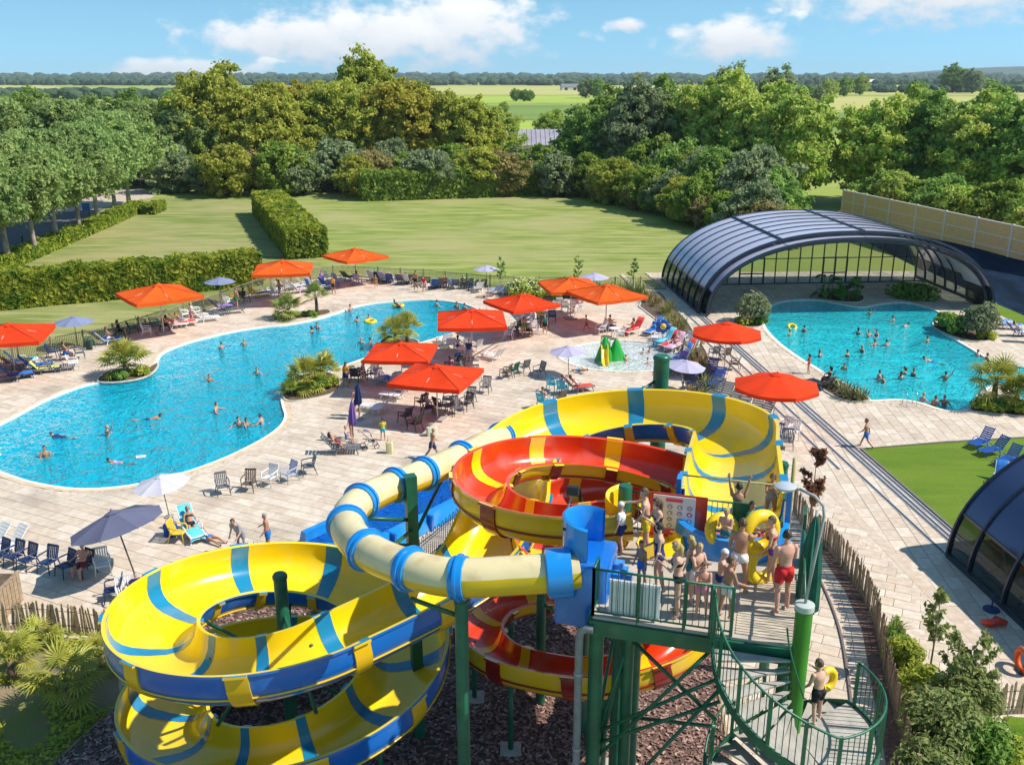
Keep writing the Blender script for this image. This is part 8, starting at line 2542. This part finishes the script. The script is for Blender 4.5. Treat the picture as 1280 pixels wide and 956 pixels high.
MC = [mat('chip_%d' % i, c, .9, var=.1, scale=3) for i, c in enumerate([(.34, .205, .17), (.24, .135, .11), (.13, .08, .065), (.50, .36, .30), (.30, .17, .155)])]
tag(obj_new('wood_chips', np_mesh('wood_chips', V.reshape(-1, 3), F, MC, np.repeat(rng.choice(5, n, p=[.28, .27, .2, .1, .15]), 5))), 'reddish brown wood chips covering the ground under the slides', 'wood chips', kind='stuff')

# ================================================================== FAR COUNTRY
def far_wood(name, y, u0, u1, n, hmin, hmax, m, seed, label):
    rg = random.Random(seed)
    b = MB()
    for k in range(n):
        u = rg.uniform(u0, u1); yy = y * rg.uniform(.94, 1.08); x = (u - CX) / FPX * yy * .955
        h = rg.uniform(hmin, hmax); r_ = h * rg.uniform(.6, 1.3)
        i0 = len(b.v)
        b.ell((x, yy, h * .45), (r_, r_ * .8, h * .6), 8, 6)
        for j in range(i0, len(b.v)):
            v = Vector(b.v[j]); q = 1 + .35 * mnoise.noise(v * (1.7 / r_))
            b.v[j] = (x + (v.x - x) * q, yy + (v.y - yy) * q, max(-1, v.z * (1 + .2 * mnoise.noise(v * (3 / r_)))))
    return tag(b.build(name, m), label, 'wood', kind='stuff')
M_FARW = mat('far_wood_leaves', (.028, .06, .032), .9, col2=(.06, .10, .045), scale=.03)
far_wood('far_woods', 2200, -200, 1500, 900, 9, 15, M_FARW, 1, 'dark wood along the far edge of the fields')
far_wood('far_woods', 3200, -300, 1600, 900, 13, 21, M_FARW, 2, 'distant dark woods just below the horizon')
far_wood('far_woods', 4800, -400, 1700, 800, 20, 34, M_FARW, 3, 'hazy woods forming the skyline')
far_wood('far_woods', 1250, 960, 1320, 200, 5, 9, M_FARW, 4, 'dark hedgerow trees around the far farms')
far_wood('far_woods', 900, -150, 240, 200, 5, 9, M_FARW, 5, 'dark trees across the fields beyond the car park')
hl = MB(); V = []; F = []
for i in range(41):
    for j in range(3):
        V.append((2300 + i * 70, 6500 + j * 500, (0, 82, 0)[j] * math.sin(math.pi * i / 40) ** 1.0))
for i in range(40):
    for j in range(2): F.append((i * 3 + j, i * 3 + 3 + j, i * 3 + 4 + j, i * 3 + 1 + j))
hl.add(V, F); struct('hills', hl.mesh('hills', M_FARW, True))
for i, (u, v, s, lm) in enumerate([(645, 127, .32, 'deep'), (655, 127, .3, 'deep'), (662, 127, .28, 'deep'), (732, 123, .5, 'blue'), (745, 123, .5, 'deep'), (630, 142, .3, 'fresh'), (1012, 128, .42, 'deep'), (1022, 128, .40, 'blue'), (1035, 124, .5, 'fresh'), (1055, 121, .5, 'deep'), (1075, 119, .5, 'fresh'), (1190, 116, .7, 'deep'), (1215, 117, .6, 'blue'), (1000, 164, .35, 'deep'), (1030, 166, .3, 'hedged'), (1012, 168, .3, 'deep'), (1145, 130, .6, 'deep')]):
    p = P(u, v)
    tree('lime', p.x, p.y, s * p.y / 520 * 1.3, 'lone round tree standing out in the far fields', 'lone trees in the far fields', lm)
def barn(u, v, w_, d_, h, roof, wall, lab, rz=.1):
    p = P(u, v); r_ = thing('farm_barn', lab, 'barn', p, rz)
    MB().box((0, 0, h / 2), (w_, d_, h)).build('wall', wall, r_)
    b = MB(); b.add([(-w_ / 2 - .5, -d_ / 2 - .5, h), (w_ / 2 + .5, -d_ / 2 - .5, h), (w_ / 2 + .5, 0, h * 1.7), (-w_ / 2 - .5, 0, h * 1.7), (-w_ / 2 - .5, d_ / 2 + .5, h), (w_ / 2 + .5, d_ / 2 + .5, h)], [(0, 1, 2, 3), (3, 2, 5, 4), (0, 3, 4), (1, 5, 2)]); b.build('roof', roof, r_)
    for k in (-1, 1): MB().box((k * w_ * .25, -d_ / 2 - .05, h * .35), (w_ * .16, .12, h * .7)).build('door', M_BLACKM, r_)
M_WROOF = mat('white_roof', (.70, .70, .68), .6); M_GROOF = mat('grey_roof', (.20, .19, .21), .7); M_WWALL = mat('white_render', (.66, .64, .58), .8); M_DWALL = mat('dark_boards', (.10, .08, .07), .8)
barn(712, 113, 24, 16, 5, M_GROOF, M_WWALL, 'white walled farm with dark roof across the bright field'); barn(1085, 107, 46, 20, 7, M_WROOF, M_DWALL, 'white roofed barn on the far pale field'); barn(1190, 106, 70, 18, 6, M_GROOF, M_DWALL, 'long low dark barn on the far pale field'); barn(1250, 105, 60, 18, 6, M_WROOF, M_WWALL, 'long pale barn at the end of the far field')
# shed with grey corrugated roof behind the hedge
sh = thing('grey_shed', 'low shed with grey ribbed metal roof showing above the back hedge', 'shed', (5, 226, 0))
MB().box((0, 0, 2.2), (30, 16, 4.4)).build('wall', M_WWALL, sh)
M_RIB = mat('ribbed_metal', (.34, .31, .36), .5, var=.12, scale=.4)
b = MB(); b.add([(-15.5, -8.6, 4.4), (15.5, -8.6, 4.4), (15.5, 0, 7.4), (-15.5, 0, 7.4), (-15.5, 8.6, 4.4), (15.5, 8.6, 4.4)], [(0, 1, 2, 3), (3, 2, 5, 4), (0, 3, 4), (1, 5, 2)]); b.build('roof', M_RIB, sh)
for k in range(30): MB().bar((-15 + k * 1.034, -8.6, 4.46), (-15 + k * 1.034, 0, 7.46), .16, .12).build('roof_rib', M_RIB, sh)
# car park bits
bl_ = thing('dark_shelter', 'low dark open shelter at the end of the road', 'shelter', P(182, 234))
MB().box((0, 0, 2.9), (14, 5, .35)).build('roof', M_GROOF, bl_)
for (x, y) in ((-6.5, -2), (0, -2), (6.5, -2), (-6.5, 2), (6.5, 2)): MB().box((x, y, 1.36), (.25, .25, 2.72)).build('post', M_DWALL, bl_)
MB().box((0, 2.2, 1.36), (13.6, .2, 2.72)).build('back_wall', M_DWALL, bl_)
sg = thing('blue_sign', 'small blue sign on a thin post among the avenue trunks', 'sign', P(113, 278))
MB().tube([(0, 0, 0), (0, 0, 2.6)], .05, 7).build('post', M_DWALL, sg, True); MB().box((-.35, 0, 2.1), (1.0, .06, 1.0)).build('panel', mat('sign_blue', (.02, .16, .42), .4), sg)
bo = thing('bollard', 'slim dark bollard standing in the road beside the avenue', 'bollard', P(28, 302))
MB().lathe([(.09, 0), (.09, 1.0), (.05, 1.08)], 10).build('shaft', M_BLACKM, bo, 40); MB().lathe([(.095, .8), (.095, .92)], 10).build('band', M_WPOLE, bo, 40)
gt = thing('goal_frame', 'small white goal frame at the back of the wide lawn', 'goal', P(440, 243))
for (a, b_) in [((-1.5, 0, 0), (-1.5, 0, 1.6)), ((1.5, 0, 0), (1.5, 0, 1.6)), ((-1.5, 0, 1.6), (1.5, 0, 1.6))]: MB().tube([a, b_], .06, 6).build('bar', M_WPOLE, gt, True)
for o, m in STYLE: restyle(o, m)
# ================================================================== HAZE
hz = MB()
hz.add([(x, y, z) for z in (-3, 104) for y in (-30, 8000) for x in (-6500, 6500)], [(0, 2, 3, 1), (4, 5, 7, 6), (0, 1, 5, 4), (2, 6, 7, 3), (0, 4, 6, 2), (1, 3, 7, 5)])
hm = bpy.data.materials.new('haze_air'); hm.use_nodes = True
nt = hm.node_tree
nt.nodes.remove(nt.nodes['Principled BSDF'])
pv = nt.nodes.new('ShaderNodeVolumePrincipled')
pv.inputs['Color'].default_value = (.72, .87, 1.0, 1); pv.inputs['Density'].default_value = 0.00007; pv.inputs['Anisotropy'].default_value = 0.0
nt.links.new(pv.outputs[0], nt.nodes['Material Output'].inputs['Volume'])
tag(hz.build('haze', hm), kind='stuff')
